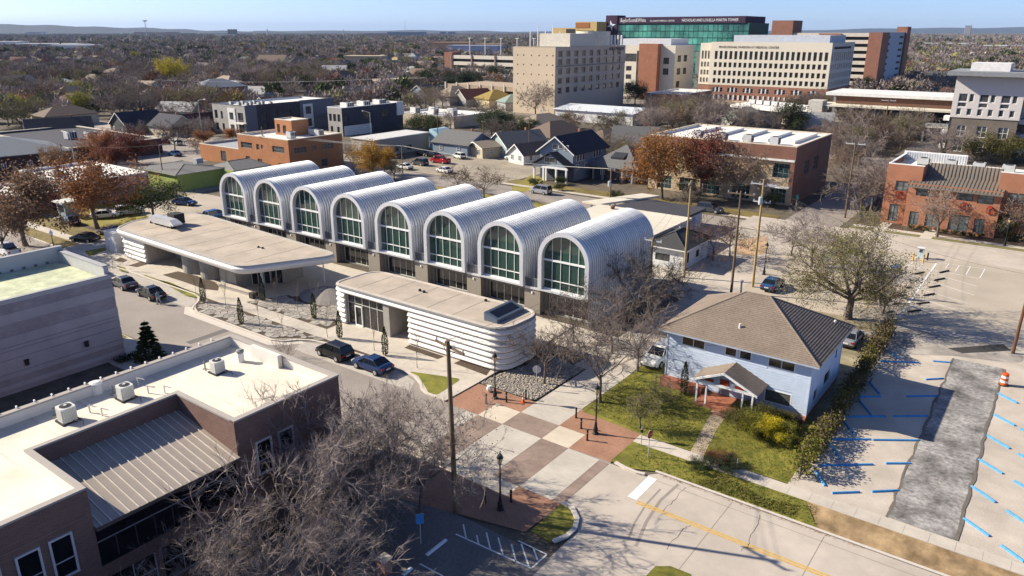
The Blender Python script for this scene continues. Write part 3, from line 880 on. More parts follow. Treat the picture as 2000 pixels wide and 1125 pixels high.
zz=HC-1.0
for k in range(5):
 mb=MB();sweep(mb,pw,louver_prof(.12+k*zz/5,zz/5),False)
 part('louver',mb,m_louv,cb)
wm=MB()
wi=offset_path(pw,-.12,False)
for a in range(len(pw)-1):wm.quad((*wi[a],0),(*wi[a+1],0),(*wi[a+1],zz),(*wi[a],zz))
wm.box(-101.8,51.1,0,-101.4,55.2,zz);wm.box(-101.4,55.2,0,-94.9,55.6,zz)
wm.quad((-100,62,0),(-80,60.8,0),(-80,60.8,zz),(-100,62,zz))
wm.quad((-80,60.8,0),(-79.2,57,0),(-79.2,57,zz),(-80,60.8,zz))
part('wall',wm,m_cwall,cb)
for x in(-99.2,-97.6,-96.0):
 part('door',MB().box(x-.75,55.05,.1,x+.7,55.18,2.7),m_dark,cb)
 part('door_frame',MB().box(x-.78,55.0,.1,x-.7,55.2,2.75),m_mull,cb)
m_drum=M('drum_concrete',(.315,.30,.265),var=.1,sc=.8,big=.12,bigsc=.8,stretch=(1,1,.15))
for x,y,r in((-93.3,53.6,1.85),(-89.15,53.75,1.95),(-84.75,54.1,2.2)):
 part('concrete_drum',MB().lathe([(r,0),(r,1.5),(r,HC-1.3)],x,y,28),m_drum,cb)
part('concrete_drum',MB().box(-84.7,52.05,0,-82.1,55.5,HC-1.3),m_drum,cb)
part('glass_wall',MB().quad((-82.1,54.4,.1),(-79.5,57.2,.1),(-79.5,57.2,zz),(-82.1,54.4,zz)),m_dglass,cb)
for t in np.linspace(0,1,6):
 x,y=-82.1+2.6*t,54.4+2.8*t
 part('mullion',MB().box(x-.04,y-.1,.1,x+.04,y,zz),m_alu,cb)
for(x,y),dx in(((-78.87,53.84),.45),((-79.35,53.73),-.2),((-75.22,60.38),.1)):
 part('canopy_column',MB().tube((x,y,0),(x-dx,y+.1,zz+.02),.09,n=8),m_mull,cb)
for p in((-104.42,62.99),):
 part('roof_pipe',MB().tube((*p,HC),(*p,HC+.9),.05),m_gut,cb)
for p in((-83.13,56.54),(-82.29,56.56)):
 part('roof_vent',MB().lathe([(.16,HC),(.16,HC+.2),(.1,HC+.25)],*p,8),m_dark,cb)
du=thing('roof_duct','galvanised air duct with a dark fan unit on the beige canopy roof','air duct',(-103.3,56.2,HC))
mdu=M('duct_metal',(.52,.53,.54),rough=.45,metal=.3,var=.1)
part('duct',MB().box(-106.4,55.0,HC+.35,-101.3,56.1,HC+1.35),mdu,du)
part('duct',MB().box(-107.6,55.3,HC+.05,-106.4,56.6,HC+1.0),mdu,du)
mb=MB().prism([(-101.3,54.9),(-99.9,54.6),(-99.9,56.1),(-101.3,56.1)],HC+.7,[HC+1.35,HC+.9,HC+.9,HC+1.35],bottom=True)
part('intake_hood',mb,mdu,du)
part('fan_unit',MB().box(-104.0,56.2,HC+.3,-102.2,57.8,HC+1.75),m_dark,du)
for x in(-107,-105.5,-104,-102.5,-101.5):part('stand',MB().box(x-.05,55.1,HC,x+.05,55.95,HC+.36),m_dark,du)
en=thing('utility_enclosure','small white panelled enclosure at the end of the canopy building','enclosure',(-112.4,52.8,0))
part('wall',MB().box(-113.8,51.4,0,-110.6,54.2,2.9),M('panel_grey',(.55,.55,.56),var=.06),en)
for k in range(6):part('panel',MB().box(-113.7+k*.52,51.34,.1,-113.22+k*.52,51.4,2.8),M('panel_pale',(.60,.60,.61),rnd=.08),en)
part('coping',MB().box(-113.9,51.3,2.9,-110.5,54.3,3.0),m_louv,en)
sa,sb=(-84.53,51.39),(-77.86,51.68)
d=(Vector(sb)-Vector(sa)).normalized();n_=Vector((-d.y,d.x))*.35
sw_=thing('seat_wall','long low concrete seat wall beside the flagstone bed','seat wall',(*((Vector(sa)+Vector(sb))/2),0))
part('base',MB().prism([tuple(Vector(sa)-n_*.8),tuple(Vector(sb)-n_*.8),tuple(Vector(sb)+n_*.8),tuple(Vector(sa)+n_*.8)],.05,.5),m_cwall,sw_)
part('seat',MB().prism([tuple(Vector(sa)-n_),tuple(Vector(sb)-n_),tuple(Vector(sb)+n_),tuple(Vector(sa)+n_)],.5,.62,bottom=True),m_walk,sw_)
bx_=(-77.48,51.26)
pl=thing('planter_box','small dark cube planter at the end of the seat wall','planter',(*bx_,0))
part('box',MB().box(bx_[0]-.4,bx_[1]-.4,.05,bx_[0]+.4,bx_[1]+.4,.8),m_dark,pl)
part('soil',MB().box(bx_[0]-.33,bx_[1]-.33,.8,bx_[0]+.33,bx_[1]+.33,.83),m_mulch,pl)
# ================================================================ BRICK BUILDING WITH WHITE ROOF (near, south of the street)
m_brick3=MBRICK('brick_plum',(.16,.085,.068),(.21,.115,.09),(.20,.15,.13),.30,.10,msize=.016)
m_roofw=M('roof_membrane',(.72,.645,.53),var=.04,sc=2,big=.16,bigsc=.3,stretch=(.6,2.2,1))
m_seam=M('seam_metal',(.36,.31,.265),rough=.5,var=.05)
m_cap3=M('cap_taupe',(.38,.345,.31),var=.05)
m_brown=M('brown_panel',(.10,.075,.065),var=.1)
bb=thing('brick_building','brick building with white membrane roof and a recessed ribbed metal roof','building',(-44,18,0))
HB=8.5;x0,x1,y0,y1=-50.4,-38.0,-6.0,31.0
NX,NY0,NY1=-44.3,14.0,22.75
ZR=HB-.75
bw3=MB()
def wall_e(ya,yb,z0,z1,ops=()):
 facade(bw3,(x1,ya),(0,1),(1,0),yb-ya,z0,z1,ops,.2)
opsA=[(NY0-ya_,3.9,NY0-yb_,6.6)for ya_,yb_ in((3.05,1.95),)]
winsS=[(-6-y0+15.2,4.0,16.35-6-y0+.0,6.5)]
w_near=[(10.2-y0,4.1,11.35-y0,6.55),(11.75-y0,4.1,12.9-y0,6.55),(4.2-y0,4.1,5.35-y0,6.55),(5.75-y0,4.1,6.9-y0,6.55),(10.4-y0,.7,12.8-y0,2.7),(4.4-y0,.7,6.8-y0,2.7)]
wall_e(y0,NY0,0,HB,w_near)
w_far=[(24.0-NY1,4.1,25.2-NY1,6.5),(25.7-NY1,4.1,26.9-NY1,6.5),(24.2-NY1,.6,26.8-NY1,2.7)]
wall_e(NY1,y1,0,HB,w_far)
lowops=[(.3,.4,2.9,2.75),(3.2,.4,5.8,2.75),(6.0,.4,8.5,2.75)]
wall_e(NY0,NY1,0,3.6,lowops)
facade(bw3,(x1,y1),(-1,0),(0,1),x1-x0,0,HB,[(2,4,3.2,6.4),(5,4,6.2,6.4),(8,4,9.2,6.4)],.2)
bw3.quad((x0,y1,0),(x0,y0,0),(x0,y0,HB),(x0,y1,HB));bw3.quad((x0,y0,0),(x1,y0,0),(x1,y0,HB),(x0,y0,HB))
for ya in(NY0,NY1):bw3.quad((NX,ya,5),(x1,ya,5),(x1,ya,HB),(NX,ya,HB))
bw3.quad((NX,NY0,6),(NX,NY1,6),(NX,NY1,HB),(NX,NY0,HB))
part('wall',bw3,m_brick3,bb)
st3=dict(id='b3',frame=M('frame_lilac',(.55,.54,.56)),glass=MGLASS('glass_black',(.008,.009,.011)),cols=1,rows=2,fw=.1,fd=.14,at=[.4],bw=.04)
st3b=dict(id='b3b',frame=M('frame_lilac',(.55,.54,.56)),glass=MGLASS('glass_black',(.008,.009,.011)),cols=2,rows=2,fw=.07,fd=.1,at=[.5],bw=.05)
add_windows(bb,(x1,y0),(0,1),(1,0),w_near[:4],.2,st3,out=.16);add_windows(bb,(x1,y0),(0,1),(1,0),w_near[4:],.2,st3b)
add_windows(bb,(x1,NY1),(0,1),(1,0),w_far[:2],.2,st3,out=.16);add_windows(bb,(x1,NY0),(0,1),(1,0),lowops,.2,st3b)
band=MB();XB=-38.35
band.quad((XB,NY0,3.6),(XB,NY1,3.6),(XB,NY1,6.05),(XB,NY0,6.05))
band.quad((x1,NY0,3.6),(x1,NY1,3.6),(XB,NY1,3.6),(XB,NY0,3.6))
part('glazed_band',band,MGLASS('glass_plum',(.012,.009,.013)),bb)
for k in range(9):
 y=NY0+(NY1-NY0)*k/8
 part('mullion',MB().box(XB,y-.03,3.6,XB+.05,y+.03,4.9),M('mullion_plum',(.06,.05,.06)),bb)
for z in(4.9,5.85):part('transom',MB().box(XB,NY0,z-.03,XB+.05,NY1,z+.03),M('transom_grey',(.25,.24,.24)),bb)
ZH,ZLw=7.35,6.15
def rz_(x):return ZH+(ZLw-ZH)*(x-NX)/(x1+.25-NX)
part('metal_roof',MB().quad((NX,NY0,ZH),(x1+.25,NY0,ZLw),(x1+.25,NY1,ZLw),(NX,NY1,ZH)),m_seam,bb)
part('eave',MB().box(x1-.35,NY0,ZLw-.22,x1+.27,NY1,ZLw-.02),m_brown,bb)
for k in range(17):
 y=NY0+.3+(NY1-NY0-.6)*k/16
 part('roof_rib',MB().prism([(NX,y-.025),(x1+.26,y-.025),(x1+.26,y+.025),(NX,y+.025)],[ZH,ZLw,ZLw,ZH],[ZH+.05,ZLw+.05,ZLw+.05,ZH+.05]),M('rib_pale',(.66,.60,.52),rough=.5),bb)
rf=MB();pt_=.35
RP=[(x0+pt_,y0),(NX-pt_,y0),(NX-pt_,NY0-.4),(x1-pt_,NY0-.4)]
for q in(rect(x0+pt_,y0,NX-.3,y1-pt_),rect(NX-.3,y0,x1-pt_,NY0-.3),rect(NX-.3,NY1+.3,x1-pt_,y1-pt_)):sheet(q,ZR,0,rf)
part('roof',rf,m_roofw,bb)
for k in range(9):part('roof_seam',MB().box(-50.0,4.5+k*2.9,ZR,-44.7 if 10<4.5+k*2.9<23.2 else-38.4,4.56+k*2.9,ZR+.012),M('seam_cream',(.60,.54,.45)),bb)
pp=MB()
for a,b in(((x0+pt_,y1-pt_),(x0+pt_,y0)),((x1-pt_,y1-pt_),(x0+pt_,y1-pt_)),((x1-pt_,NY1+.3),(x1-pt_,y1-pt_)),((x1-pt_,y0),(x1-pt_,NY0-.3)),((x1-pt_,NY0-.3),(NX-.3,NY0-.3)),((NX-.3,NY0-.3),(NX-.3,NY1+.3)),((NX-.3,NY1+.3),(x1-pt_,NY1+.3))):
 pp.quad((*a,ZR),(*b,ZR),(*b,HB),(*a,HB))
part('parapet',pp,M('parapet_white',(.66,.63,.58),var=.04),bb)
cp=MB();e=.05
for q in(rect(x0-e,y0,x0+pt_+.02,y1+e),rect(x0+pt_+.02,y1-pt_-.02,x1+e,y1+e),rect(x1-pt_-.02,NY1,x1+e,y1-pt_-.02),rect(x1-pt_-.02,y0,x1+e,NY0),rect(NX-.32,NY0-.32,NX+.03,NY1+.32),rect(NX+.03,NY0-.32,x1-pt_-.02,NY0+.02),rect(NX+.03,NY1-.02,x1-pt_-.02,NY1+.32)):
 cp.prism(q,HB-.05,HB+.07)
part('parapet_cap',cp,m_cap3,bb)
part('roof_step',MB().box(-46.9,30.2,ZR,-43.6,30.55,ZR+1.0),M('parapet_white',(.66,.63,.58)),bb)
for k in range(26):
 part('coping_clip',MB().box(x0-.12,3+k*1.05,HB+.07,x0+.02,3.08+k*1.05,HB+.2),M('clip_white',(.8,.79,.77)),bb)
for z in(6.95,7.3):
 part('brick_course',MB().box(x1,y0,z,x1+.03,NY0,z+.07),M('course',(.24,.15,.12)),bb)
for y in(9.4,):part('downpipe',MB().box(x1,y,0,x1+.14,y+.14,HB-.9),M('pipe_cream',(.55,.48,.40)),bb)
def condenser(px,label,z=ZR,s=1.):
 """round-topped cabinet air conditioner with side louvres, feet and line set"""
 x,y=px
 t=thing('air_conditioner',label,'air conditioner',(x,y,z),'condensers on the white roof')
 m_ac,m_fin=M('ac_shell',(.56,.57,.54),var=.04),M('ac_fin',(.36,.375,.36))
 r=.48*s;h=1.0*s
 sq=rounded([(x-r,y-r),(x+r,y-r),(x+r,y+r),(x-r,y+r)],.16,4)
 part('pad',MB().box(x-r-.1,y-r-.1,z,x+r+.1,y+r+.1,z+.1),m_dark,t)
 part('shell',MB().prism(offset_path(sq,-.03,True),z+.1,z+h),m_fin,t)
 part('lid',MB().prism(sq,z+h,z+h+.1,bottom=True),m_ac,t)
 part('base_pan',MB().prism(sq,z+.1,z+.22),m_ac,t)
 for k in range(28):
  a=sq[int(k*len(sq)/28)];b=sq[(int(k*len(sq)/28)+1)%len(sq)]
  pass
 for sx,sy in((1,0),(0,-1),(-1,0),(0,1)):
  for k in range(9):
   o=-r+.12+k*(2*r-.24)/8
   if sx:part('fin',MB().box(min(x+sx*r,x+sx*(r-.04)),y+o-.025,z+.22,max(x+sx*r,x+sx*(r-.04)),y+o+.025,z+h),m_ac,t)
   else:part('fin',MB().box(x+o-.025,min(y+sy*r,y+sy*(r-.04)),z+.22,x+o+.025,max(y+sy*r,y+sy*(r-.04)),z+h),m_ac,t)
 part('fan_grille',MB().lathe([(.36*s,z+h+.1),(.36*s,z+h+.13),(.1,z+h+.15)],x,y,18),m_dark,t)
 part('fan_hub',MB().lathe([(.1,z+h+.15),(.1,z+h+.18)],x,y,10),m_ac,t)
 mb=MB();mb.tube((x-r,y-.2,z+.2),(x-r-.7,y-.5,z+.1),.03);mb.tube((x-r-.7,y-.5,z+.1),(x-r-.9,y-.2,z+.1),.03)
 mb.tube((x-r-.9,y-.2,z),(x-r-.9,y-.2,z+.6),.05);mb.tube((x-r-.9,y-.2,z+.6),(x-r-1.05,y-.2,z+.5),.05)
 part('pipe',mb,M('pipe_grey',(.22,.20,.18)),t)
 mb=MB();mb.tube((x+r,y+.1,z+.15),(x+r+.5,y+.5,z+.12),.035);mb.tube((x+r+.5,y+.5,z+.12),(x+r+.9,y+.3,z+.05),.03)
 part('pipe',mb,M('pipe_grey',(.22,.20,.18)),t)
condenser((-47.78,17.40),'round-cornered condenser beside the recessed ribbed roof, closest to the brick wall',s=.95)
condenser((-47.87,21.18),'round-cornered condenser between the white vent stack and the ribbed roof',s=.9)
condenser((-46.60,27.23),'round-cornered condenser standing alone near the street corner of the white roof',s=.85)
for px,h_,lab in(((-50.20,20.39),.8,'white drum roof vent beside the long blue-white parapet'),((-46.89,29.34),.9,'slim white vent stack with dark cap near the parapet step')):
 t=thing('roof_vent',lab,'roof vent',(*px,ZR))
 r=.38 if h_<.85 else .25
 part('stack',MB().lathe([(r,ZR),(r,ZR+h_*.8)],*px,14),M('vent_white',(.74,.73,.70)),t)
 part('cap',MB().lathe([(r*.8,ZR+h_*.8),(r*1.15,ZR+h_*.86),(r*1.15,ZR+h_),(r*.7,ZR+h_*1.1)],*px,14),M('vent_white',(.74,.73,.70))if h_<.85 else m_gut,t)
for px,lab in(((-49.19,22.71),'thin bent pipe standing between vent drum and corner condenser'),((-47.41,22.46),'short pipe with fittings beside the ribbed roof edge'),((-46.52,23.13),'hooked white pipe at the corner of the ribbed roof'),((-47.77,18.75),'low pipe loop lying between the two condensers'),((-46.72,19.02),'small upright pipe beside the ribbed roof coping')):
 t=thing('roof_pipe',lab,'pipe',(*px,ZR))
 part('riser',MB().tube((*px,ZR),(*px,ZR+.55),.05,n=6),M('pipe_white',(.6,.58,.54)),t)
 part('elbow',MB().tube((*px,ZR+.55),(px[0]+.45,px[1]+.25,ZR+.45),.04,n=6),M('pipe_white',(.6,.58,.54)),t)
# ================================================================ GREY BRICK BUILDING (far left, near)
m_greyb=MBRICK('brick_grey',(.33,.30,.30),(.40,.36,.355),(.29,.265,.265),.4,.1,msize=.012,big=.14)
m_greyl=MBRICK('brick_greylight',(.44,.41,.41),(.48,.445,.44),(.38,.36,.36),.4,.1,msize=.012)
gb=thing('grey_brick_building','tall grey brick box with banded courses and a pale sunken roof','building',(-78,18,0))
gx0,gx1,gy0,gy1,gh=-83.2,-72.9,-12,32.9,8.3
mb=MB();ops_=[(11.0-gy0,2.3,11.35-gy0,2.85)]
zb=[0,.5,.9,1.5,1.9,2.0,3.2,3.3,4.0,4.1,4.35,4.45,5.3,6.5,7.4,8.3]
for k in range(len(zb)-1):
 o=.0 if k%2==0 else .035
 mb.box(gx0-o,gy0,zb[k],gx1+o,gy1+o,zb[k+1],k%2)
part('wall',mb,[m_greyb,m_greyl],gb)
part('roof',sheet(rect(gx0+.5,gy0,gx1-.5,gy1-.5),gh+.02),M('roof_lime',(.50,.53,.36),var=.1,sc=1,big=.25,bigsc=.8),gb)
PH=1.55
mb=MB()
mb.box(gx1-.35,gy0,gh,gx1,gy1-.0,gh+.35);mb.box(gx0,gy0,gh,gx0+.45,gy1,gh+PH);mb.box(gx0+.45,gy1-.45,gh,gx1-.35,gy1,gh+PH*.75)
part('parapet',mb,M('parapet_pale',(.46,.46,.45),var=.05),gb)
mb=MB();mb.box(gx1-.42,gy0,gh+.35,gx1+.06,gy1+.06,gh+.42);mb.box(gx0-.05,gy0,gh+PH,gx0+.5,gy1+.05,gh+PH+.08);mb.box(gx0+.5,gy1-.5,gh+PH*.75,gx1-.42,gy1+.06,gh+PH*.75+.08)
part('coping',mb,M('coping_grey',(.36,.36,.37)),gb)
for k in range(22):
 part('parapet_clip',MB().box(gx0+.46,8+k*1.1,gh+.05,gx0+.52,8.3+k*1.1,gh+.3),M('clip_dark',(.15,.15,.15)),gb)
for px in((12.9,2.2),(18.4,2.25),(24.0,2.3),(29.3,2.3)):
 w=MB().box(gx1+.035,px[0],px[1],gx1+.22,px[0]+.34,px[1]+.5)
 w.prism([(gx1+.035,px[0]-.04),(gx1+.28,px[0]-.04),(gx1+.28,px[0]+.38),(gx1+.035,px[0]+.38)],px[1]+.5,px[1]+.56)
 part('wall_lamp',w,m_dark,gb)
# ================================================================ PALE BLUE HOUSE
m_side=M('siding_pale',(.48,.56,.68),var=.06,sc=2,big=.06,bigsc=.7)
m_shing=M('shingle_taupe',(.17,.135,.105),col2=(.25,.20,.16),sc=5,big=.12,bigsc=.6,bump=.3)
m_wtrim=M('trim_white',(.72,.72,.71),var=.04)
m_redb=MBRICK('brick_red',(.30,.095,.055),(.36,.13,.075),(.3,.2,.15),.22,.08)
m_bglass=MGLASS('glass_house',(.018,.019,.02),rough=.06)
hs=thing('blue_house','pale blue two-storey house with broad taupe hip roof and small gabled porch','house',(-20.4,65,0))
hx0,hx1,hy0,hy1,hh=-26.8,-14.0,60.0,69.8,5.35
front=[(1.35,4.1,3.6,5.0),(5.4,4.15,6.5,5.0),(6.7,4.15,7.8,5.0),(9.2,4.1,11.5,5.0),(9.2,.85,11.5,2.1),(5.2,.35,6.2,2.4)]
side_e=[(3.1,4.2,4.5,5.1),(4.6,1.3,6.6,2.6),(1.6,1.0,2.8,2.2),(7.6,2.9,8.4,4.0)]
mb=MB()
facade(mb,(hx0,hy0),(1,0),(0,-1),hx1-hx0,.45,hh,front,.1,0)
facade(mb,(hx1,hy0),(0,1),(1,0),hy1-hy0,.45,hh,side_e,.1,0)
mb.quad((hx1,hy1,0),(hx0,hy1,0),(hx0,hy1,hh),(hx1,hy1,hh));mb.quad((hx0,hy1,0),(hx0,hy0,0),(hx0,hy0,hh),(hx0,hy1,hh))
mb.box(hx0+.02,hy0+.02,0,hx1-.02,hy1-.02,.45,1)
part('wall',mb,[m_side,m_redb],hs)
def boards(P,u,n,w,z0,z1,ops,step=.2):
 """lap boards: each row a thin wedge proud of the wall, broken at the openings"""
 mb=MB();z=z0
 while z<z1-.05:
  zt=min(z+step,z1)
  segs=[(0,w)]
  for a0,v0,a1,v1 in[o[:4]for o in ops]:
   if v0<zt and v1>z:
    new=[]
    for s0,s1 in segs:
     if a1<=s0 or a0>=s1:new.append((s0,s1));continue
     if a0>s0:new.append((s0,a0))
     if a1<s1:new.append((a1,s1))
    segs=new
  for s0,s1 in segs:
   f=lambda a,d,zz:(P[0]+u[0]*a+n[0]*d,P[1]+u[1]*a+n[1]*d,zz)
   mb.quad(f(s0,.035,z),f(s1,.035,z),f(s1,.006,zt),f(s0,.006,zt))
   mb.quad(f(s0,.002,z),f(s1,.002,z),f(s1,.035,z),f(s0,.035,z))
  z=zt
 return mb
for P,u,n,w,o in(((hx0,hy0),(1,0),(0,-1),hx1-hx0,front),((hx1,hy0),(0,1),(1,0),hy1-hy0,side_e)):
 part('siding',boards(P,u,n,w,.45,hh,o,.23),m_side,hs,kind='stuff')
st_h=dict(id='house',frame=m_wtrim,glass=m_bglass,cols=2,rows=1,fw=.09,fd=.13)
st_h1=dict(id='house1',frame=m_wtrim,glass=m_bglass,cols=1,rows=1,fw=.08,fd=.13)
st_h4=dict(id='house4',frame=m_wtrim,glass=M('glass_curtain',(.10,.10,.09),rough=.1,spec=.6,var=.4,sc=4),cols=1,rows=1,fw=.09,fd=.13)
add_windows(hs,(hx0,hy0),(1,0),(0,-1),[front[0],front[3]],.1,st_h)
add_windows(hs,(hx0,hy0),(1,0),(0,-1),[front[1],front[2]],.1,st_h1)
add_windows(hs,(hx0,hy0),(1,0),(0,-1),[front[4]],.1,st_h4)
add_windows(hs,(hx1,hy0),(0,1),(1,0),side_e,.1,st_h1)
part('door',MB().box(hx0+5.22,hy0-.02,.37,hx0+6.18,hy0+.05,2.38),M('door_grey',(.25,.27,.30)),hs)
for x,y in((hx0,hy0),(hx1,hy0),(hx1,hy1)):
 part('corner_board',MB().box(x-.06,y-.06,.45,x+.06,y+.06,hh),m_side,hs)
def hip(parent,x0,y0,x1,y1,z,zr,ridge,mat,trim,ov,th=.16,name='roof',courses=0):
 """hip roof slab; ridge = (xa, xb, y) or a ridge along y as (y0, y1, x, 'y')"""
 x0,y0,x1,y1=x0-ov,y0-ov,x1+ov,y1+ov
 if len(ridge)==3:ra,rb=(ridge[0],ridge[2],zr),(ridge[1],ridge[2],zr)
 else:ra,rb=(ridge[2],ridge[0],zr),(ridge[2],ridge[1],zr)
 A,B,Cc,D=(x0,y0,z),(x1,y0,z),(x1,y1,z),(x0,y1,z)
 mb=MB()
 faces=[(A,B,rb,ra),(B,Cc,rb),(Cc,D,ra,rb),(D,A,ra)]if len(ridge)==3 else[(A,B,ra),(B,Cc,rb,ra),(Cc,D,rb),(D,A,ra,rb)]
 for f in faces:mb.add(list(f),[tuple(range(len(f)))])
 o=part(name,mb,mat,parent)
 e=MB()
 for a,b in((A,B),(B,Cc),(Cc,D),(D,A)):
  e.quad((a[0],a[1],z-th),(b[0],b[1],z-th),b,a)
 e.quad((x0,y0,z-th),(x0,y1,z-th),(x1,y1,z-th),(x1,y0,z-th))
 part('fascia',e,trim,parent)
 if courses:
  mb=MB()
  for f in faces:
   a,b=Vector(f[0]),Vector(f[1])
   top_a=Vector(f[-1]);top_b=Vector(f[2])
   for k in range(courses):
    t0,t1=k/courses,(k+1)/courses
    p0,p1=a.lerp(top_a,t0),b.lerp(top_b,t0)
    q0,q1=a.lerp(top_a,t1),b.lerp(top_b,t1)
    nn=(b-a).cross(top_a-a).normalized()
    mb.quad(tuple(p0+nn*.035),tuple(p1+nn*.035),tuple(q1+nn*.006),tuple(q0+nn*.006))
    mb.quad(tuple(p0),tuple(p1),tuple(p1+nn*.035),tuple(p0+nn*.035))
  part('shingle_course',mb,mat,parent,kind='stuff')
 for a,b in((A,ra),(B,ra if len(ridge)==4 else rb),(Cc,rb),(D,rb if len(ridge)==4 else ra),(ra,rb)):
  if(Vector(a)-Vector(b)).length<.1:continue
  part('hip_cap',MB().tube((a[0],a[1],a[2]+.02),(b[0],b[1],b[2]+.02),.07,n=5),mat,parent)
 return o
hip(hs,hx0,hy0,hx1,hy1,hh+.05,8.55,(-21.7,-19.5,64.9),m_shing,M('soffit_blue',(.36,.40,.47)),.75,courses=30)
part('chimney_pot',MB().lathe([(.12,8.2),(.12,9.2),(.2,9.25),(.2,9.4),(.05,9.45)],-22.4,65.4,8),M('flue',(.25,.25,.25)),hs)
for x,y,z in((-20.7,61.2,6.45),(-14.6,68.6,5.9)):
 part('vent_pipe',MB().lathe([(.16,z-.15),(.1,z+.05),(.1,z+.4)],x,y,8),m_wtrim,hs)
px0,px1,pxm,py0,pe,pr=-22.75,-17.65,-20.25,57.5,2.5,3.75
mb=MB();th=.12
for sx,xe in((-1,px0-.35),(1,px1+.35)):
 a=[(pxm,py0-.35,pr),(pxm,60,pr),(xe,60,pe-.05),(xe,py0-.35,pe-.05)]
 mb.add(a+[(p[0],p[1],p[2]-th)for p in a],[(0,1,2,3),(4,7,6,5),(0,3,7,4),(2,1,5,6),(3,2,6,7)])
part('porch_roof',mb,m_shing,hs)
mb=MB()
for xe in(px0-.37,px1+.37):
 mb.add([(pxm,py0-.4,pr+.04),(xe,py0-.4,pe-.01),(xe,py0-.4,pe-.2),(pxm,py0-.4,pr-.17),(pxm,py0-.3,pr+.04),(xe,py0-.3,pe-.01),(xe,py0-.3,pe-.2),(pxm,py0-.3,pr-.17)],[(0,1,2,3),(4,5,1,0),(3,2,6,7)])
part('bargeboard',mb,m_wtrim,hs)
mb=MB();mb.add([(px0+.15,py0,pe-.1),(px1-.15,py0,pe-.1),(pxm,py0,pr-.15)],[(0,1,2)])
part('gable',mb,M('gable_blue',(.30,.34,.40)),hs)
for x in(-21.6,-20.25,-18.9):
 hgt=.28 if x!=-20.25 else .55
 part('gable_window',MB().box(x-.4,py0-.05,pe,x+.4,py0-.02,pe+hgt),M('glass_red',(.20,.03,.02),rough=.2),hs)
 part('gable_window_frame',MB().box(x-.46,py0-.04,pe-.07,x+.46,py0-.01,pe-.01),m_wtrim,hs)
part('porch_beam',MB().box(px0,py0-.06,pe-.28,px1,py0+.08,pe-.1),m_wtrim,hs)
for x in(px0+.1,px0+.95,px1-.95,px1-.1):
 part('porch_post',MB().box(x-.07,py0-.06,.3,x+.07,py0+.06,pe-.28),m_wtrim,hs)
part('porch_floor',MB().box(px0,py0-.1,0,px1,60,.3),m_redb,hs)
part('porch_steps',MB().box(-20.9,py0-.9,0,-19.5,py0-.1,.16).box(-20.9,py0-.5,.16,-19.5,py0-.1,.3),m_redb,hs)
part('planter_wall',MB().box(hx0-.1,hy0-.9,0,px0-.1,hy0,.75),m_redb,hs)
part('planter_wall',MB().box(hx1-.75,hy0-.5,0,hx1+.1,hy0+.2,.5),m_redb,hs)
# ================================================================ MID-DISTANCE BUILDINGS
m_gwin=M('glass_grey',(.018,.02,.022),col2=(.09,.095,.10),sc=.3,rough=.08,spec=.6)
st_dark=dict(id='dark',frame=M('frame_dark',(.06,.06,.06)),glass=m_gwin,cols=2,rows=2,fw=.08,fd=.08)
st_white=dict(id='white',frame=m_wtrim,glass=m_gwin,cols=2,rows=1,fw=.1,fd=.1)
st_whites=dict(id='whites',frame=m_wtrim,glass=m_gwin,cols=2,rows=2,fw=.09,fd=.1)
t=block('grey_shop','long grey-walled shop with white flat roof left of the green building','building',-170,62.5,-147.4,77,4.5,M('wall_greytan',(.33,.30,.265)),M('wall_greydark',(.27,.25,.26)),M('roof_white',(.72,.70,.66),var=.05,big=.06),.45,e_ops=[(3,.2,4.2,2.4)],st=st_dark)
roofbox('rooftop_unit','grey rooftop unit on the white roof of the long grey shop','rooftop unit',-152.5,66.5,-150.5,68.5,4.05,5.6)
roofbox('rooftop_unit','small dark rooftop unit close to the pole on the white shop roof','rooftop unit',-160,64.2,-158.6,65.8,4.05,5.3)
t=block('maroon_shop','low white-roofed shop with a maroon sloping front by the rusty trees','building',-163,52.8,-148,60.5,3.4,M('wall_maroon',(.12,.03,.045)),M('wall_maroon',(.12,.03,.045)),None,.3)
part('awning',MB().prism([(-163,52.2),(-147.9,52.2),(-147.9,53),(-163,53)],2.0,[2.4,2.4,3.5,3.5]),M('awning_maroon',(.15,.03,.05)),t)
roofbox('rooftop_unit','boxy rooftop unit on the low shop with the maroon front','rooftop unit',-156,55.5,-154,57.3,3.1,4.5)
hut=thing('kiosk','small pale-roofed kiosk beside the rusty street trees','kiosk',(-141.5,58.5,0))
part('wall',MB().box(-143,57.4,0,-140,59.6,2.5),M('wall_bluegrey',(.25,.30,.32)),hut)
part('roof',MB().prism([(-143.6,56.9),(-139.6,56.9),(-139.6,60),(-143.6,60)],2.5,2.72,bottom=True),M('roof_pale',(.55,.56,.52)),hut)
part('window',MB().box(-142.5,57.33,1.0,-140.5,57.4,2.0),m_gwin,hut)
m_green=M('wall_green',(.27,.33,.085),var=.06,sc=1)
gbd=thing('green_building','olive green building with grey low-pitched roof behind the vaults','building',(-153,88,0))
mb=MB();x0,x1,y0,y1=-160.5,-145.4,81.8,92
mb.box(x0,y0,0,x1,y1,3.4);mb.box(-150.5,92,0,-141.5,101,3.2)
part('wall',mb,m_green,gbd)
hip(gbd,x0,y0,x1,y1,3.5,4.4,(-155,-151,86.9),M('roof_slate',(.17,.165,.16),big=.1),M('roof_slatetrim',(.3,.32,.22)),.5)
hip(gbd,-150.5,92.6,-141.5,101,3.3,4.6,(94,99,-146,'y'),M('roof_slate',(.17,.165,.16),big=.1),M('roof_slatetrim',(.3,.32,.22)),.4)
part('roof_duct',MB().box(-152.6,90,4,-151.2,91.6,5.1),M('duct_grey',(.35,.36,.37)),gbd)
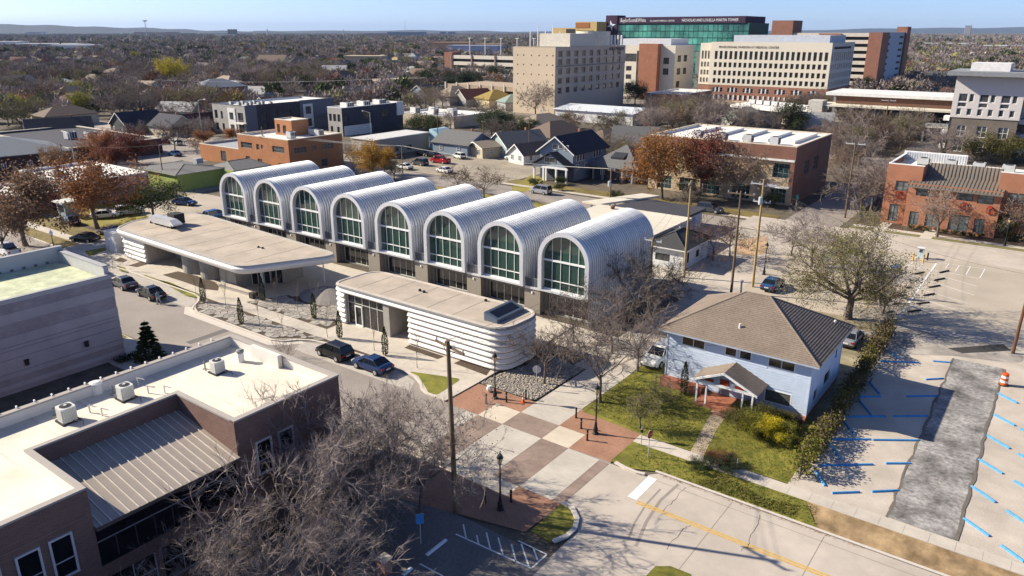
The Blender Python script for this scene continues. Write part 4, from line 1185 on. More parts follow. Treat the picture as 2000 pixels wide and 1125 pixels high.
m_orb=MBRICK('brick_orange',(.36,.125,.045),(.42,.165,.065),(.36,.22,.13),.24,.085)
s_o=[(1.2,4.7,5.6,6.1),(7.2,4.7,8.4,6.0),(9.0,5.1,9.7,6.0),(13.2,4.7,17.6,6.1),(2.6,1.2,4.3,2.8),(7.2,.4,8.9,2.6),(15,.4,16.6,2.3)]
e_o=[(1.5,4.6,5,5.9),(6.5,4.7,7.8,5.8),(9.5,4.6,13,5.9),(3,1,4.6,2.5),(9,.6,11,2.4)]
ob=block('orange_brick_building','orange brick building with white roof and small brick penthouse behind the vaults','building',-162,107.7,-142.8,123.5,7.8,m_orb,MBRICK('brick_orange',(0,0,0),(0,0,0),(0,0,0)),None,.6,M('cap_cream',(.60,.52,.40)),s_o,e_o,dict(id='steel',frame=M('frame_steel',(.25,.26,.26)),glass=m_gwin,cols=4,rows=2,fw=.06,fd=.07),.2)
block('','','',-157.6,115.5,-151.2,120.5,10.9,m_orb,m_orb,None,.2,M('cap_cream',(.6,.52,.4)),[(.8,7.6,1.9,9.8),(3.0,7.6,4.2,9.6)],(),st_dark,parent=ob,z0=7.1)
t=block('brick_annex','low orange brick annex with grey roof joined to the penthouse brick building','building',-179,107.9,-162.1,122,4.1,m_orb,m_orb,M('roof_greyflat',(.33,.34,.36)),.5,M('cap_cream',(.6,.52,.4)),[(9,.6,11.2,3.1)],(),st_dark)
for i,(x,y,lab)in enumerate(((-149.5,112.4,'dark rooftop unit near the front parapet of the orange brick building'),(-147,118.6,'grey rooftop unit at the street end of the orange brick roof'),(-149.8,119.2,'rooftop unit beside the brick penthouse'))):
 roofbox('rooftop_unit',lab,'rooftop unit',x,y,x+1.6,y+1.6,7.2,8.8)
m_bw=MBRICK('brick_lightgrey',(.34,.325,.30),(.38,.36,.34),(.3,.29,.27),.3,.1)
m_bk=MBRICK('brick_black',(.055,.053,.06),(.07,.066,.072),(.05,.05,.05),.3,.1)
m_wp=M('panel_whitewall',(.66,.65,.63))
m_slate=M('panel_slate',(.13,.14,.17))
s4=[(1.0,4.6,2.6,7.2),(4.3,4.6,5.4,7.0),(9.0,4.8,11,6.9),(13.4,4.2,16.2,7.0),(1.0,.8,2.6,3.2),(9.2,.8,11.2,3.2),(13.4,.5,16.2,3.3),(4.6,.8,5.8,3.2)]
e4=[(.8,4.4,4.2,7.2),(6,4.6,8,6.8),(10.5,4.6,12,6.8),(14,4.4,17.5,7.0),(22.5,4.9,24.6,7.4),(27,4.3,31,7.4),(6,1,8,3.2),(14,.8,17.5,3.2),(22.5,1,24.6,3.4),(27,.6,31,3.4)]
ap=block('dark_apartment','grey and black three-tone apartment block with white panels behind the brick penthouse','building',-225.8,142.3,-208.6,177.6,9.2,m_bw,m_bk,None,.7,M('cap_dark',(.10,.10,.11)),s4,e4,st_dark,.35)
part('white_panel',MB().box(-217.4,142.1,.2,-213.5,142.3,8.2),m_wp,ap)
part('window',MB().box(-216.4,142.02,4.8,-214.6,142.12,6.9).box(-216.4,142.02,.8,-214.6,142.12,3.2),m_gwin,ap)
part('balcony',MB().box(-212.8,140.9,3.7,-208.0,142.3,4.0),m_wp,ap);part('balcony_railing',MB().box(-212.8,140.9,4.9,-208.0,140.98,5.0),rail_m,ap)
part('slate_wall',MB().box(-208.6,142.3,0,-208.4,146.5,9.2).box(-208.6,163.2,0,-208.2,177.6,9.5),m_slate,ap)
part('white_panel',MB().box(-208.2,164.3,.4,-208.05,168.2,8.2),m_wp,ap)
part('window',MB().box(-208.05,165.2,5.0,-207.95,167.3,7.4).box(-208.05,165.2,1.0,-207.95,167.3,3.4),m_gwin,ap)
part('balcony',MB().box(-208.2,170,3.8,-206.8,176,4.1),m_slate,ap)
for k in range(9):
 x=-222+k*1.4;y=146+(k%3)*3.4
 roofbox('rooftop_unit',f'{["first","second","third","fourth","fifth","sixth","seventh","eighth","ninth"][k]} condenser along the roof of the grey and black apartments','rooftop unit',x,y,x+1,y+1,8.5,9.7,group='condensers on the grey and black apartments')
ap2=block('dark_townhouses','near-black townhouse block with pale window band beside the tan warehouse','building',-191,160,-184.4,186.6,8.6,m_bw,M('panel_night',(.055,.055,.075)),None,.5,M('cap_white',(.75,.74,.72)),[(.6,4.4,1.9,6.6),(2.5,4.4,3.9,6.6),(4.5,4.4,5.9,6.6),(1,.7,2.2,2.8),(4,.7,5.2,2.8)],[(1,4.4,2.6,7),(9,4.4,12,6.8),(17,4.6,20,6.8),(2,.6,4,2.6),(6,.6,8,2.6)],st_dark,.25)
part('white_wall',MB().box(-184.4,160.5,0,-184.2,172,3.0),m_wp,ap2);part('end_panel',MB().box(-184.4,183.6,4.5,-184.0,186.7,8.9),m_wp,ap2)
for k in range(3):roofbox('rooftop_unit',['white rooftop unit over the pale window band of the near-black townhouses','white rooftop unit in the middle of the near-black townhouse roof','white rooftop unit at the warehouse end of the near-black townhouses'][k],'rooftop unit',-189.5,164+k*7,-186.5,167+k*7,8.1,9.8,m_wp)
wh=thing('tan_warehouse','tan windowless warehouse with a pale metal roof and light blue gable end','building',(-148,146,0))
part('wall',MB().box(-154,136.2,0,-145.2,156.6,4.4),M('wall_tan',(.30,.275,.245),var=.05),wh)
part('roof',MB().quad((-154,136,4.6),(-145,136,4.6),(-145,156.8,4.6),(-154,156.8,4.6)).box(-154.1,135.9,4.4,-145,156.8,4.58),M('roof_metalpale',(.62,.60,.56),rough=.5),wh)
mb=MB();mb.add([(-145,156.7,0),(-138.6,156.7,0),(-138.6,156.7,3),(-144.0,156.7,5.4),(-145,156.7,5.4),(-145,163,0),(-138.6,163,0),(-138.6,163,3),(-144,163,5.4),(-145,163,5.4)],[(0,1,2,3,4),(1,6,7,2),(2,7,8,3),(3,8,9,4)])
part('gable_end',mb,M('wall_skyblue',(.36,.53,.60)),wh)
part('door',MB().box(-140.4,156.6,0,-139.2,156.7,2.2),m_wp,wh)
part('window',MB().box(-145.2,143,.8,-145.1,144.6,2).box(-145.2,148,.8,-145.1,149.6,2),m_gwin,wh)
def house(label,x,y,rz,w,d,h,rh,mw,mr,style='gable',ov=.5,grp=None,trim=None,wins=2,cat='house',porch=False,name='house'):
 """local x along the ridge; the gables face -x and +x; wall windows on all sides"""
 trim=trim or m_wtrim
 t=thing(name,label,cat,(x,y,0),grp,rz)
 a,b=w/2,d/2
 mb=MB();mb.box(-a,-b,0,a,b,h)
 if style=='gable':
  for sx in(-a,a):mb.add([(sx,-b,h),(sx,b,h),(sx,0,h+rh)],[(0,1,2)])
 link('wall',mb.mesh('wall',[mw]),t)
 rf=MB();th=.14
 if style=='gable':
  k=rh/b
  for s in(-1,1):
   q=[(-a-ov,0,h+rh+.1),(a+ov,0,h+rh+.1),(a+ov,s*(b+ov),h-k*ov+.1),(-a-ov,s*(b+ov),h-k*ov+.1)]
   rf.add(q+[(p[0],p[1],p[2]-th)for p in q],[(0,1,2,3),(4,7,6,5),(0,3,7,4),(1,0,4,5),(2,1,5,6),(3,2,6,7)])
  bb_=MB()
  for sx in(-a-ov,a+ov):
   for s in(-1,1):
    e=.03*(1 if sx>0 else-1)
    p0,p1=(sx+e,0,h+rh+.1),(sx+e,s*(b+ov),h-k*ov+.1)
    bb_.quad(p0,p1,(p1[0],p1[1],p1[2]-.28),(p0[0],p0[1],p0[2]-.28))
  link('bargeboard',bb_.mesh('bargeboard',[trim]),t)
 else:
  r=max(0.2,a-b)if a>b else .2
  A,B,Cc,D=(-a-ov,-b-ov,h+.05),(a+ov,-b-ov,h+.05),(a+ov,b+ov,h+.05),(-a-ov,b+ov,h+.05)
  ra,rb=(-r,0,h+rh),(r,0,h+rh)
  rf.add([A,B,Cc,D,ra,rb],[(0,1,5,4),(1,2,5),(2,3,4,5),(3,0,4)])
  for p,q in((A,B),(B,Cc),(Cc,D),(D,A)):rf.quad((p[0],p[1],p[2]-.2),(q[0],q[1],q[2]-.2),q,p)
 link('roof',rf.mesh('roof',[mr]),t)
 wm_,pm_=win_mesh(1.0,1.25,st_whites)
 def put(u,n,px,py):
  o=bpy.data.objects.new('window',wm_)
  o.matrix_local=Matrix(((u[0],0,n[0],px),(u[1],0,n[1],py),(0,1,0,h*.36),(0,0,0,1)))
  o.parent=t;COL.objects.link(o)
  q=bpy.data.objects.new('pane',pm_);q.parent=o;COL.objects.link(q)
 for i in range(wins):
  xx=-a+w*(i+.5)/wins
  put((1,0),(0,-1),xx-.5,-b-.01);put((-1,0),(0,1),xx+.5,b+.01)
 for yy in(-b*.5,b*.5):
  put((0,1),(1,0),a+.01,yy-.5);put((0,-1),(-1,0),-a-.01,yy+.5)
 link('chimney',MB().box(w*.2,.3,h+rh*.5,w*.2+.5,.8,h+rh+.7).mesh('chimney',[m_redb]),t)if style=='gable' and w>9 else None
 if porch:
  pb=MB();pb.box(a,-b*.8,0,a+2.2,b*.8,.35)
  link('porch_floor',pb.mesh('porch_floor',[m_walk]),t)
  pr_=MB().add([(a,-b*.8-.3,h-.2),(a+2.5,-b*.8-.3,h-.75),(a+2.5,b*.8+.3,h-.75),(a,b*.8+.3,h-.2),(a,-b*.8-.3,h-.34),(a+2.5,-b*.8-.3,h-.9),(a+2.5,b*.8+.3,h-.9),(a,b*.8+.3,h-.34)],[(0,1,2,3),(4,7,6,5),(1,5,6,2),(0,4,5,1),(3,2,6,7)])
  link('porch_roof',pr_.mesh('porch_roof',[mr]),t)
  for yy in(-b*.75,0,b*.75):
   link('porch_post',MB().box(a+2.1,yy-.1,.35,a+2.3,yy+.1,h-.75).mesh('porch_post',[trim]),t)
 return t
rfN=M('roof_navy',(.030,.032,.045),var=.25,sc=3);rfG=M('roof_grey',(.13,.13,.13),var=.2,sc=3);rfB=M('roof_brown',(.15,.11,.085),var=.2,sc=3)
rfT=M('roof_tan',(.27,.22,.17),var=.15,sc=3);rfP=M('roof_paleshingle',(.33,.33,.33),var=.15,sc=3);rfM=M('roof_maroon',(.10,.035,.03),var=.2,sc=3);rfO=M('roof_ochre',(.25,.18,.05),var=.2,sc=3);rfgn=M('roof_sage',(.20,.25,.22),var=.15,sc=3)
wW=M('wall_white',(.62,.61,.58));wT=M('wall_beige',(.46,.40,.30));wB=M('wall_blueside',(.20,.25,.31),var=.05);wC=M('wall_cream',(.55,.45,.25));wG=M('wall_midgrey',(.30,.29,.28));wK=M('wall_darkslate',(.065,.065,.07));wR=m_redb;wD=M('wall_tealgrey',(.30,.38,.38))
bh_=house('tall blue house with navy roof and a lower white-trimmed porch gable',-91.3,146.2,R(90),14.2,8.6,6.3,3.1,wB,rfN,ov=.7,wins=4)
a_=MB();a_.box(-95.4,136.7,0,-86.9,139.2,.5)
part('porch_floor',a_,m_walk,bh_)
WLOC[bh_.name]=(-91.3,146.2,0)
def wpart(name,mb,mats,t,rz):
 """world-coordinate mesh under a turned thing"""
 b=WLOC[t.name];c,s=math.cos(-rz),math.sin(-rz)
 mb.v=[((x-b[0])*c-(y-b[1])*s,(x-b[0])*s+(y-b[1])*c,z-b[2])for x,y,z in mb.v]
 return link(name,mb.mesh(name,mats if isinstance(mats,list)else[mats]),t)
for c in list(CH[bh_.name]):
 if c.name.startswith('porch_floor'):bpy.data.objects.remove(c)
CH[bh_.name]=[c for c in CH[bh_.name]if c]
mb=MB()
for s,xe in((-1,-96.3),(1,-86.0)):
 q=[(-91.15,135.8,6.3),(-91.15,139.2,6.3),(xe,139.2,3.25),(xe,135.8,3.25)]
 mb.add(q+[(p[0],p[1],p[2]-.16)for p in q],[(0,1,2,3),(4,7,6,5),(0,3,7,4),(3,2,6,7)])
wpart('porch_roof',mb,rfN,bh_,R(90))
mb=MB().add([(-95.6,136.6,3.2),(-86.7,136.6,3.2),(-91.15,136.6,5.9)],[(0,1,2)])
wpart('porch_gable',mb,wB,bh_,R(90))
wpart('porch_beam',MB().box(-95.7,136.4,2.8,-86.6,136.7,3.2),m_wtrim,bh_,R(90))
for x in(-95.4,-92.9,-92.2,-89.6,-87.0):wpart('porch_post',MB().box(x-.18,136.4,0,x+.18,136.8,2.8),m_wtrim,bh_,R(90))
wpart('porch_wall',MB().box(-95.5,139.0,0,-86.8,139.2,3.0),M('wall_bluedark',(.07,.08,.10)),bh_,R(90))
for x,z,w_,h_ in((-92.7,4.0,2.9,1.25),(-92.3,6.5,1.3,1.25),(-90.7,6.8,1.1,1.7),(-89.3,6.5,1.2,1.2)):
 y=136.55 if z<5 else 139.05
 wpart('window_frame',MB().box(x,y-.06,z,x+w_,y,z+h_),m_wtrim,bh_,R(90));wpart('window',MB().box(x+.12,y-.1,z+.12,x+w_/2-.05,y-.06,z+h_-.1).box(x+w_/2+.05,y-.1,z+.12,x+w_-.12,y-.06,z+h_-.1),m_gwin,bh_,R(90))
for y in(140.5,141.7,142.9,147.5,148.7,149.9):
 wpart('window_frame',MB().box(-87.0,y,4.1,-86.93,y+.95,6.0),m_wtrim,bh_,R(90));wpart('window',MB().box(-86.93,y+.14,4.25,-86.9,y+.81,5.85),m_gwin,bh_,R(90))
bg_=house('dark grey bungalow with a broad grey pyramid roof beside the tall blue house',-80.2,150.6,0,11,11,3.0,4.2,wK,rfG,'hip',ov=1.0,wins=2)
link('dormer',MB().prism([(-1.6,-4.2),(1.6,-4.2),(1.6,-1.2),(-1.6,-1.2)],3.6,[5.0,5.0,6.2,6.2]).mesh('dormer',[rfN]),bg_)
for i,x in enumerate((-4.8,-2.4,2.4,4.8)):link('porch_post',MB().box(x-.2,-6.2,0,x+.2,-5.8,3).mesh('porch_post',[wG]),bg_)
HL=[('low house with long navy gable roof at the edge of the flat-roofed strip',(-247.75,104.47),70,17,9,3.2,3.2,wW,rfN,'gable'),('dark-roofed bungalow with cream gables and a deep front porch',(-245.53,127.56),90,13,10,3.1,3.6,wK,rfN,'gable'),('bungalow with a beige gable facing the parked white cars',(-231.89,131.26),0,12,9,3.0,3.2,wT,rfN,'gable'),('long dark-roofed house just left of the grey and black apartments',(-230.06,139.05),90,14,9,3.0,3.0,wK,rfM,'gable'),('big brick house with a blue-grey hipped roof above the apartments',(-330.81,212.58),80,22,16,6.5,3.5,wR,M('roof_bluegrey',(.16,.18,.22),var=.15,sc=3),'hip'),('small pale-gabled house peeping over the apartment roof',(-315.82,223.72),20,11,8,3.5,3,wW,rfP,'gable'),('white-roofed house among bare trees at the far left',(-452.28,194.84),60,20,14,3.2,3.5,wW,rfP,'hip'),('tan house with a pointed shingle roof among bare trees at the left',(-461.21,217.62),30,15,12,3.4,4.5,wT,rfT,'hip'),('dark house behind the olive trees at the left edge',(-406.32,156.46),80,18,12,3.2,3.5,wK,rfN,'gable'),('dark-blue-roofed house beyond the bare crowns, left of the yellow tree',(-744.69,383.56),70,22,14,4,4,wW,rfN,'gable'),('long low house with slate roof below the bright yellow tree',(-466.15,252.55),75,26,13,3.5,3,wT,rfG,'gable'),('cottage with pink-white gables left of the big brick house',(-406.60,219.65),10,12,9,3,3,wW,rfT,'gable'),('cream-gabled house with big brown roof in the middle distance',(-595.07,441.24),25,26,18,5,6,wC,rfB,'gable'),('tan hipped house right of the cream-gabled house',(-559.52,443.10),60,24,16,4.5,5,wT,rfN,'hip'),('white two-storey house with pale roof above the townhouses',(-428.26,368.16),40,16,11,5.5,3,wW,rfP,'gable'),('grey-roofed house under the bare trees above the townhouses',(-286.55,259.87),60,13,10,3,3,wT,rfG,'gable'),('house with pale blue wall beyond the hipped tan house',(-615.41,508.88),60,16,12,4,3.5,wD,rfN,'gable'),('low navy-roofed house beside the small parking deck',(-267.22,289.54),80,14,10,3,2.6,wB,rfN,'gable'),('grey house with wide brown-grey hip roof before the parking deck',(-228.71,265.22),80,17,13,4,4,wG,rfT,'hip'),('house with a deep maroon roof left of the yellow-roofed house',(-219.06,266.16),70,14,11,3.4,3.6,wG,rfM,'gable'),('house with mossy yellow roof beside the beige medical block',(-206.78,266.27),70,14,12,3.6,3.6,wC,rfO,'hip'),('grey-green house between the yellow roof and the beige block',(-192.41,259.96),60,11,9,3.4,3,wG,rfgn,'hip'),('grey house with blue gable and twin roof vents behind the tan warehouse',(-132.86,156.76),0,12,11,3.2,2.6,wB,rfG,'gable'),('tan shed with low roof beside the grey house with blue gable',(-124.01,157.78),75,11,7,2.8,1.2,wT,rfT,'gable'),('blue-grey house with white gable left of the tall blue house',(-119.93,164.12),70,13,9,3,3,wD,rfG,'gable'),('small white garage with brown roof behind the white pickup',(-109.64,155.05),75,9,6,2.6,2.2,wW,rfB,'gable'),('brown-roofed house behind the tall blue house',(-121.53,184.62),80,16,11,3.2,3.6,wT,rfB,'hip'),('tan-roofed low house behind the brown roof',(-140.43,205.67),80,17,11,3,3,wT,rfT,'hip'),('cream house with steep gable beside the rusty trees',(-90.80,175.07),20,11,8,4,4.2,wC,rfG,'gable'),('low brown-roofed cottage among the bare branches',(-104.62,184.72),80,13,9,3,2.6,wT,rfB,'hip'),('sage-roofed house behind the flat white roof',(-90.71,252.78),45,13,10,3.4,4,wG,rfgn,'hip'),('navy house with white-trimmed gable behind the flat white roof',(-81.31,243.18),20,9,7,3.5,3.2,wB,rfN,'gable'),('small house with grey gable at the end of the flat white roof',(-65.33,240.05),20,10,8,4,4,wG,rfP,'gable'),('cottage roof showing among bare crowns by the grey apartments',(-54.51,263.10),50,10,8,3,3,wT,rfP,'gable'),]
for lab,xy,rz,w,d,h,rh,mw,mr,sty in HL:
 house(lab,xy[0],xy[1],R(rz),w,d,h,rh,mw,mr,sty,porch=(sty=='gable' and w<14))
t=house('large blue-grey hip-roofed hall at the left edge',-203,70,R(80),26,20,4.5,3.2,M('wall_brickdark',(.09,.05,.045)),M('roof_steelblue',(.17,.19,.215),var=.1,sc=2),'hip',ov=1.0,wins=5,cat='building',name='hall')
block('flat_strip','long dark flat-roofed strip with pale parapet lines behind the blue hall','building',-246,84,-197,108,4.0,M('wall_brickdark',(.09,.05,.045)),M('wall_brickdark',(.09,.05,.045)),M('roof_dark',(.06,.06,.075)),.5,M('cap_pale',(.52,.47,.38)),(),[(4,.6,6,2.8),(10,.6,12,2.8),(16,.6,18,2.8)],st_dark,pt=.8)
for k,(x,y)in enumerate(((-214,96),(-211,99),(-219,93))):
 roofbox('rooftop_unit',['boxy rooftop unit amid the dark flat-roofed strip','taller rooftop unit on the far side of the dark flat-roofed strip','rooftop unit closest to the blue hall on the dark flat strip'][k],'rooftop unit',x,y,x+2.4,y+2.4,3.5,5.6)
t=thing('flat_roof_shop','pale flat-roofed shop with deep overhang behind the easternmost vault','building',(-53,103,0))
part('wall',MB().box(-61,96.5,0,-47.5,107.5,3.4),M('wall_white',(.62,.61,.58)),t)
part('roof',MB().box(-62,94.8,3.4,-45.6,107.9,3.8),M('roof_cream',(.60,.555,.455),var=.06,big=.1),t)
part('window',MB().box(-47.5,99,1,-47.4,101,2.2).box(-55,96.4,.8,-51,96.5,2.3),m_gwin,t)
part('vent',MB().lathe([(.3,3.8),(.4,4.2),(.1,4.4)],-58.5,106,8),M('vent_rust',(.16,.08,.06)),t)
t=thing('carport','long pale-topped carport canopy over dark bays behind the vaults','carport',(-56,115,0))
part('canopy',MB().prism([(-66,108.8),(-62.5,108.8),(-57.5,121.0),(-61,121.0)],3.3,3.6,bottom=True),M('roof_cream',(.60,.555,.455)),t)
for x,y in((-64.5,109.5),(-62.5,114),(-60,120)):part('post',MB().box(x-.12,y-.12,0,x+.12,y+.12,3.3),rail_m,t)
t=thing('storage_shed','charcoal-roofed long shed between the carport and the cream flat roof','shed',(-53,113,0))
part('wall',MB().box(-57.5,109.6,0,-48.2,118,2.7),M('wall_palegrey',(.45,.47,.5)),t)
part('roof',MB().prism([(-61,109),(-47.8,109),(-47.8,118.6),(-59,118.6)],2.7,[3.3,3.1,3.1,3.3],bottom=True),M('roof_charcoal',(.055,.055,.065)),t)
part('door',MB().box(-48.2,113,.1,-48.1,115,2.2),M('door_blue',(.2,.26,.36)),t)
cz=thing('white_cottage','small white cottage with black hip roof behind the easternmost vault','house',(-43,97,0))
fo=[(1.2,.9,3.4,1.9)];eo=[(1.2,.7,1.9,2.2),(4.2,.9,5.2,1.9)]
mb=MB();facade(mb,(-45.6,93.2),(1,0),(0,-1),5.4,0,2.9,fo,.1);facade(mb,(-40.2,93.2),(0,1),(1,0),8.2,0,2.9,eo,.1)
mb.quad((-45.6,101.4,0),(-45.6,93.2,0),(-45.6,93.2,2.9),(-45.6,101.4,2.9));mb.quad((-40.2,101.4,0),(-45.6,101.4,0),(-45.6,101.4,2.9),(-40.2,101.4,2.9))
part('wall',mb,M('wall_whiteblue',(.60,.62,.64)),cz)
add_windows(cz,(-45.6,93.2),(1,0),(0,-1),fo,.1,st_dark);add_windows(cz,(-40.2,93.2),(0,1),(1,0),eo,.1,st_dark)
hip(cz,-45.6,93.2,-40.2,101.4,2.95,4.5,(96.0,98.6,-42.9,'y'),M('roof_black',(.05,.05,.052),var=.2,sc=4),m_wtrim,.6)
m_b9=MBRICK('brick_umber',(.17,.075,.05),(.21,.095,.065),(.2,.13,.1),.25,.09)
m_st9=M('stone_sand',(.46,.36,.24),var=.1,sc=1)
t9o=[(25.5,5.0,29.4,7.7),(25.5,.3,28.4,3.1),(2,.3,5.2,3.0),(7,.3,10.5,3.0),(12,.3,15.5,3.0),(18,.3,21.5,3.0)]
t9=block('brick_shops','two-storey brick and sandstone shops with long white roof behind the rusty trees','building',-70.7,142.8,-41.2,166,11.0,m_st9,m_b9,None,.5,M('cap_cream',(.6,.52,.4)),t9o,[(6,5,9,7.6),(12,5,15,7.6)],dict(id='shop9',frame=M('frame_steel',(.25,.26,.26)),glass=MGLASS('glass_teal',(.02,.05,.05)),cols=4,rows=3,fw=.08,fd=.1),.4)
part('brick_band',MB().box(-70.75,142.5,8.6,-41.1,142.8,10.9),m_b9,t9)
part('white_ledge',MB().box(-58,142.2,8.2,-41.2,142.8,8.55),m_wp,t9)
part('brick_pier',MB().box(-41.9,142.3,3.6,-41.1,142.8,8.2),m_b9,t9)
part('canopy',MB().box(-46,141.4,3.3,-41.6,142.8,3.5),m_wp,t9)
for k in range(5):part('roof_ridge',MB().prism([(-66+5.2*k,150),(-64.6+5.2*k,150),(-64.6+5.2*k,165),(-66+5.2*k,165)],10.5,11.05),M('roof_white',(.72,.70,.66)),t9)
for k in range(4):roofbox('rooftop_unit',['first','second','third','fourth'][k]+' rooftop unit along the white roof behind the rusty trees','rooftop unit',-63+5.2*k,146,-61.4+5.2*k,147.6,10.5,12.0,group='rooftop units on the shops behind the rusty trees')
m_b10=MBRICK('brick_salmon',(.34,.125,.065),(.39,.155,.085),(.36,.22,.15),.25,.09)
m_brz=M('metal_bronze',(.17,.145,.12),rough=.5,var=.06)
tg=thing('brick_townhouse','salmon brick townhouse row with bronze metal canopy roof and red wreaths','building',(-12,142,0))
mb=MB()
oA=[(1.6,5.7,3.8,7.3),(1.2,.4,2.6,3.3)]
oB=[(1.2,5.4,3.4,6.9),(7.2,5.4,9.4,6.9),(10.0,5.2,12.2,6.9),(.8,.5,2.2,2.7),(3.2,.5,5.2,2.7),(6.6,.4,9.4,3.0),(10.2,.5,11.6,2.8)]
oC=[(1.5,5.6,3.8,7.2),(1.2,.5,2.6,2.8),(6,5.6,8,7.2),(6,.5,8,2.8)]
facade(mb,(-25.0,139.6),(1,0),(0,-1),5.4,0,10.0,oA,.2)
facade(mb,(-21.2,138.4),(1,0),(0,-1),13.2,0,7.4,oB,.2)
facade(mb,(-8.8,139.6),(1,0),(0,-1),14,0,10.2,oC,.2)
mb.quad((-21.2,139.6,0),(-21.2,138.4,0),(-21.2,138.4,7.4),(-21.2,139.6,7.4));mb.quad((-8.0,138.4,0),(-8.0,139.6,0),(-8.0,139.6,7.4),(-8.0,138.4,7.4))
mb.quad((-25,153,0),(-25,139.6,0),(-25,139.6,10),(-25,153,10));mb.quad((-19.6,139.6,7),(-19.6,144,7),(-19.6,144,10),(-19.6,139.6,10));mb.quad((-8.8,144,7),(-8.8,139.6,7),(-8.8,139.6,10.2),(-8.8,144,10.2))
mb.quad((5.2,139.6,0),(5.2,153,0),(5.2,153,10.2),(5.2,139.6,10.2))
part('wall',mb,m_b10,tg)
st10=dict(id='st10',frame=M('frame_green',(.07,.09,.085)),glass=M('glass_blind',(.12,.14,.145),rough=.08,spec=.7,var=.7,sc=.8),cols=2,rows=2,fw=.1,fd=.12)
add_windows(tg,(-25.0,139.6),(1,0),(0,-1),oA,.2,st10);add_windows(tg,(-21.2,138.4),(1,0),(0,-1),oB,.2,st10);add_windows(tg,(-8.8,139.6),(1,0),(0,-1),oC,.2,st10)
part('roof',MB().box(-24.7,139.9,8.8,-19.9,152.8,9.0).box(-19.9,144,8.8,5,152.8,9.0).box(-8.5,139.9,8.8,5,144,9.0),M('roof_white',(.72,.70,.66)),tg)
for q in((-25,139.6,10,-19.5,140,10.12),(-25,140,10,-24.6,153,10.12),(-8.9,139.6,10.2,5.2,140,10.32),(-25,152.6,9,-15,153,10.6),(-6,152.6,9,5.2,153,10.6)):part('parapet',MB().box(*q),M('cap_white',(.75,.74,.72)),tg)
part('canopy_upstand',MB().quad((-19.6,142.2,8.2),(-8.8,142.2,8.2),(-8.8,143.6,10.2),(-19.6,143.6,10.2)),m_brz,tg)
part('canopy_roof',MB().quad((-21.4,137.6,6.95),(-7.8,137.6,6.95),(-7.8,142.2,8.25),(-21.4,142.2,8.25)).box(-21.4,137.55,6.75,-7.8,137.7,6.95),m_brz,tg)
for k in range(26):
 x=-21.3+k*.535
 part('roof_rib',MB().prism([(x,137.6),(x+.06,137.6),(x+.06,142.2),(x,142.2)],[6.95,6.95,8.25,8.25],[7.05,7.05,8.35,8.35]),M('rib_bronze',(.21,.18,.15),rough=.5),tg)
 if-19.5<x<-9:part('roof_rib',MB().prism([(x,142.15),(x+.06,142.15),(x+.06,143.6),(x,143.6)],[8.25,8.25,10.2,10.2],[8.38,8.38,10.3,10.3]),M('rib_bronze2',(.11,.09,.075),rough=.5),tg)
for k in range(24):part('parapet_rib',MB().box(-24.6+k*.4,152.5,9,-24.5+k*.4,152.6,10.5),M('rib_sky',(.6,.62,.64)),tg)
for px,x,z,y,lab in((0,-22.6,5.0,139.45,'red wreath under the upper window of the projecting brick end bay'),(1,-12.7,4.5,138.25,'smaller red wreath at the middle of the brick front under the canopy'),(2,-9.2,4.4,138.25,'bright red wreath near the downpipe end of the canopied brick front')):
 w=thing('wreath',lab,'wreath',(x,y,z));mb=MB()
 for k in range(40):
  a=k/40*6.283;r_=.5+random.uniform(-.12,.12)
  mb.tube((x+r_*math.cos(a),y,z+r_*math.sin(a)),(x+r_*math.cos(a+.4)*1.15,y-random.uniform(.02,.15),z+r_*math.sin(a+.4)*1.15),.07,.02,n=4)
 part('ring',mb,M('wreath_red',(.30,.035,.02)),w)
 part('bow',MB().box(x-.18,y-.2,z+.3,x+.18,y-.1,z+.55),M('bow_red',(.5,.02,.02)),w)
for k in range(5):roofbox('rooftop_unit',['first','second','third','fourth','fifth'][k]+' grey unit along the white roof of the brick townhouses','rooftop unit',-22+k*4.2,147.5,-20.2+k*4.2,149.2,9.0,10.2,group='rooftop units of the brick townhouses')
m_b11=MBRICK('brick_taupe',(.15,.12,.10),(.18,.145,.12),(.17,.15,.13),.3,.1)
m_st11=M('stucco_pale',(.56,.52,.50),var=.04)
W11=14.6;o11=[]
for k in range(3):
 x=1.6+k*4.6
 o11+=[(x,5.6,x+2.2,8.4),(x,1.8,x+2.2,4.6)]
o11t=[]
for k in range(3):
 x=1.2+k*4.6
 o11t+=[(x,14.2,x+2.0,16.2),(x+2.35,14.2,x+3.4,16.2),(x,12.9,x+2.0,14.0),(x,10.9,x+1.1,12.6),(x+2.3,10.9,x+3.4,12.6)]
ga=thing('grey_apartment','tall taupe brick and pale stucco apartment block with slate overhanging roof','building',(-20,230,0))
mb=MB();facade(mb,(-27.6,225),(1,0),(0,-1),W11,0,10.3,o11,.25,0);facade(mb,(-27.8,224.8),(1,0),(0,-1),W11+.4,10.3,20.4,o11t,.25,1)
mb.quad((-13,225,0),(-13,240,0),(-13,240,20.4),(-13,225,20.4),2);mb.quad((-27.8,240,0),(-27.8,224.8,0),(-27.8,224.8,20.4),(-27.8,240,20.4),1)
mb.box(-13,231,0,12,244,10.3,0);mb.box(-13,231.2,10.3,12,244,20.0,1)
part('wall',mb,[m_b11,m_st11,M('brick_plumdark',(.09,.06,.06))],ga)
st11=dict(id='st11',frame=m_wtrim,glass=m_gwin,cols=2,rows=2,fw=.14,fd=.12)
add_windows(ga,(-27.6,225),(1,0),(0,-1),o11,.25,st11);add_windows(ga,(-27.8,224.8),(1,0),(0,-1),o11t,.25,dict(st11,id='st11b',rows=1,cols=1))
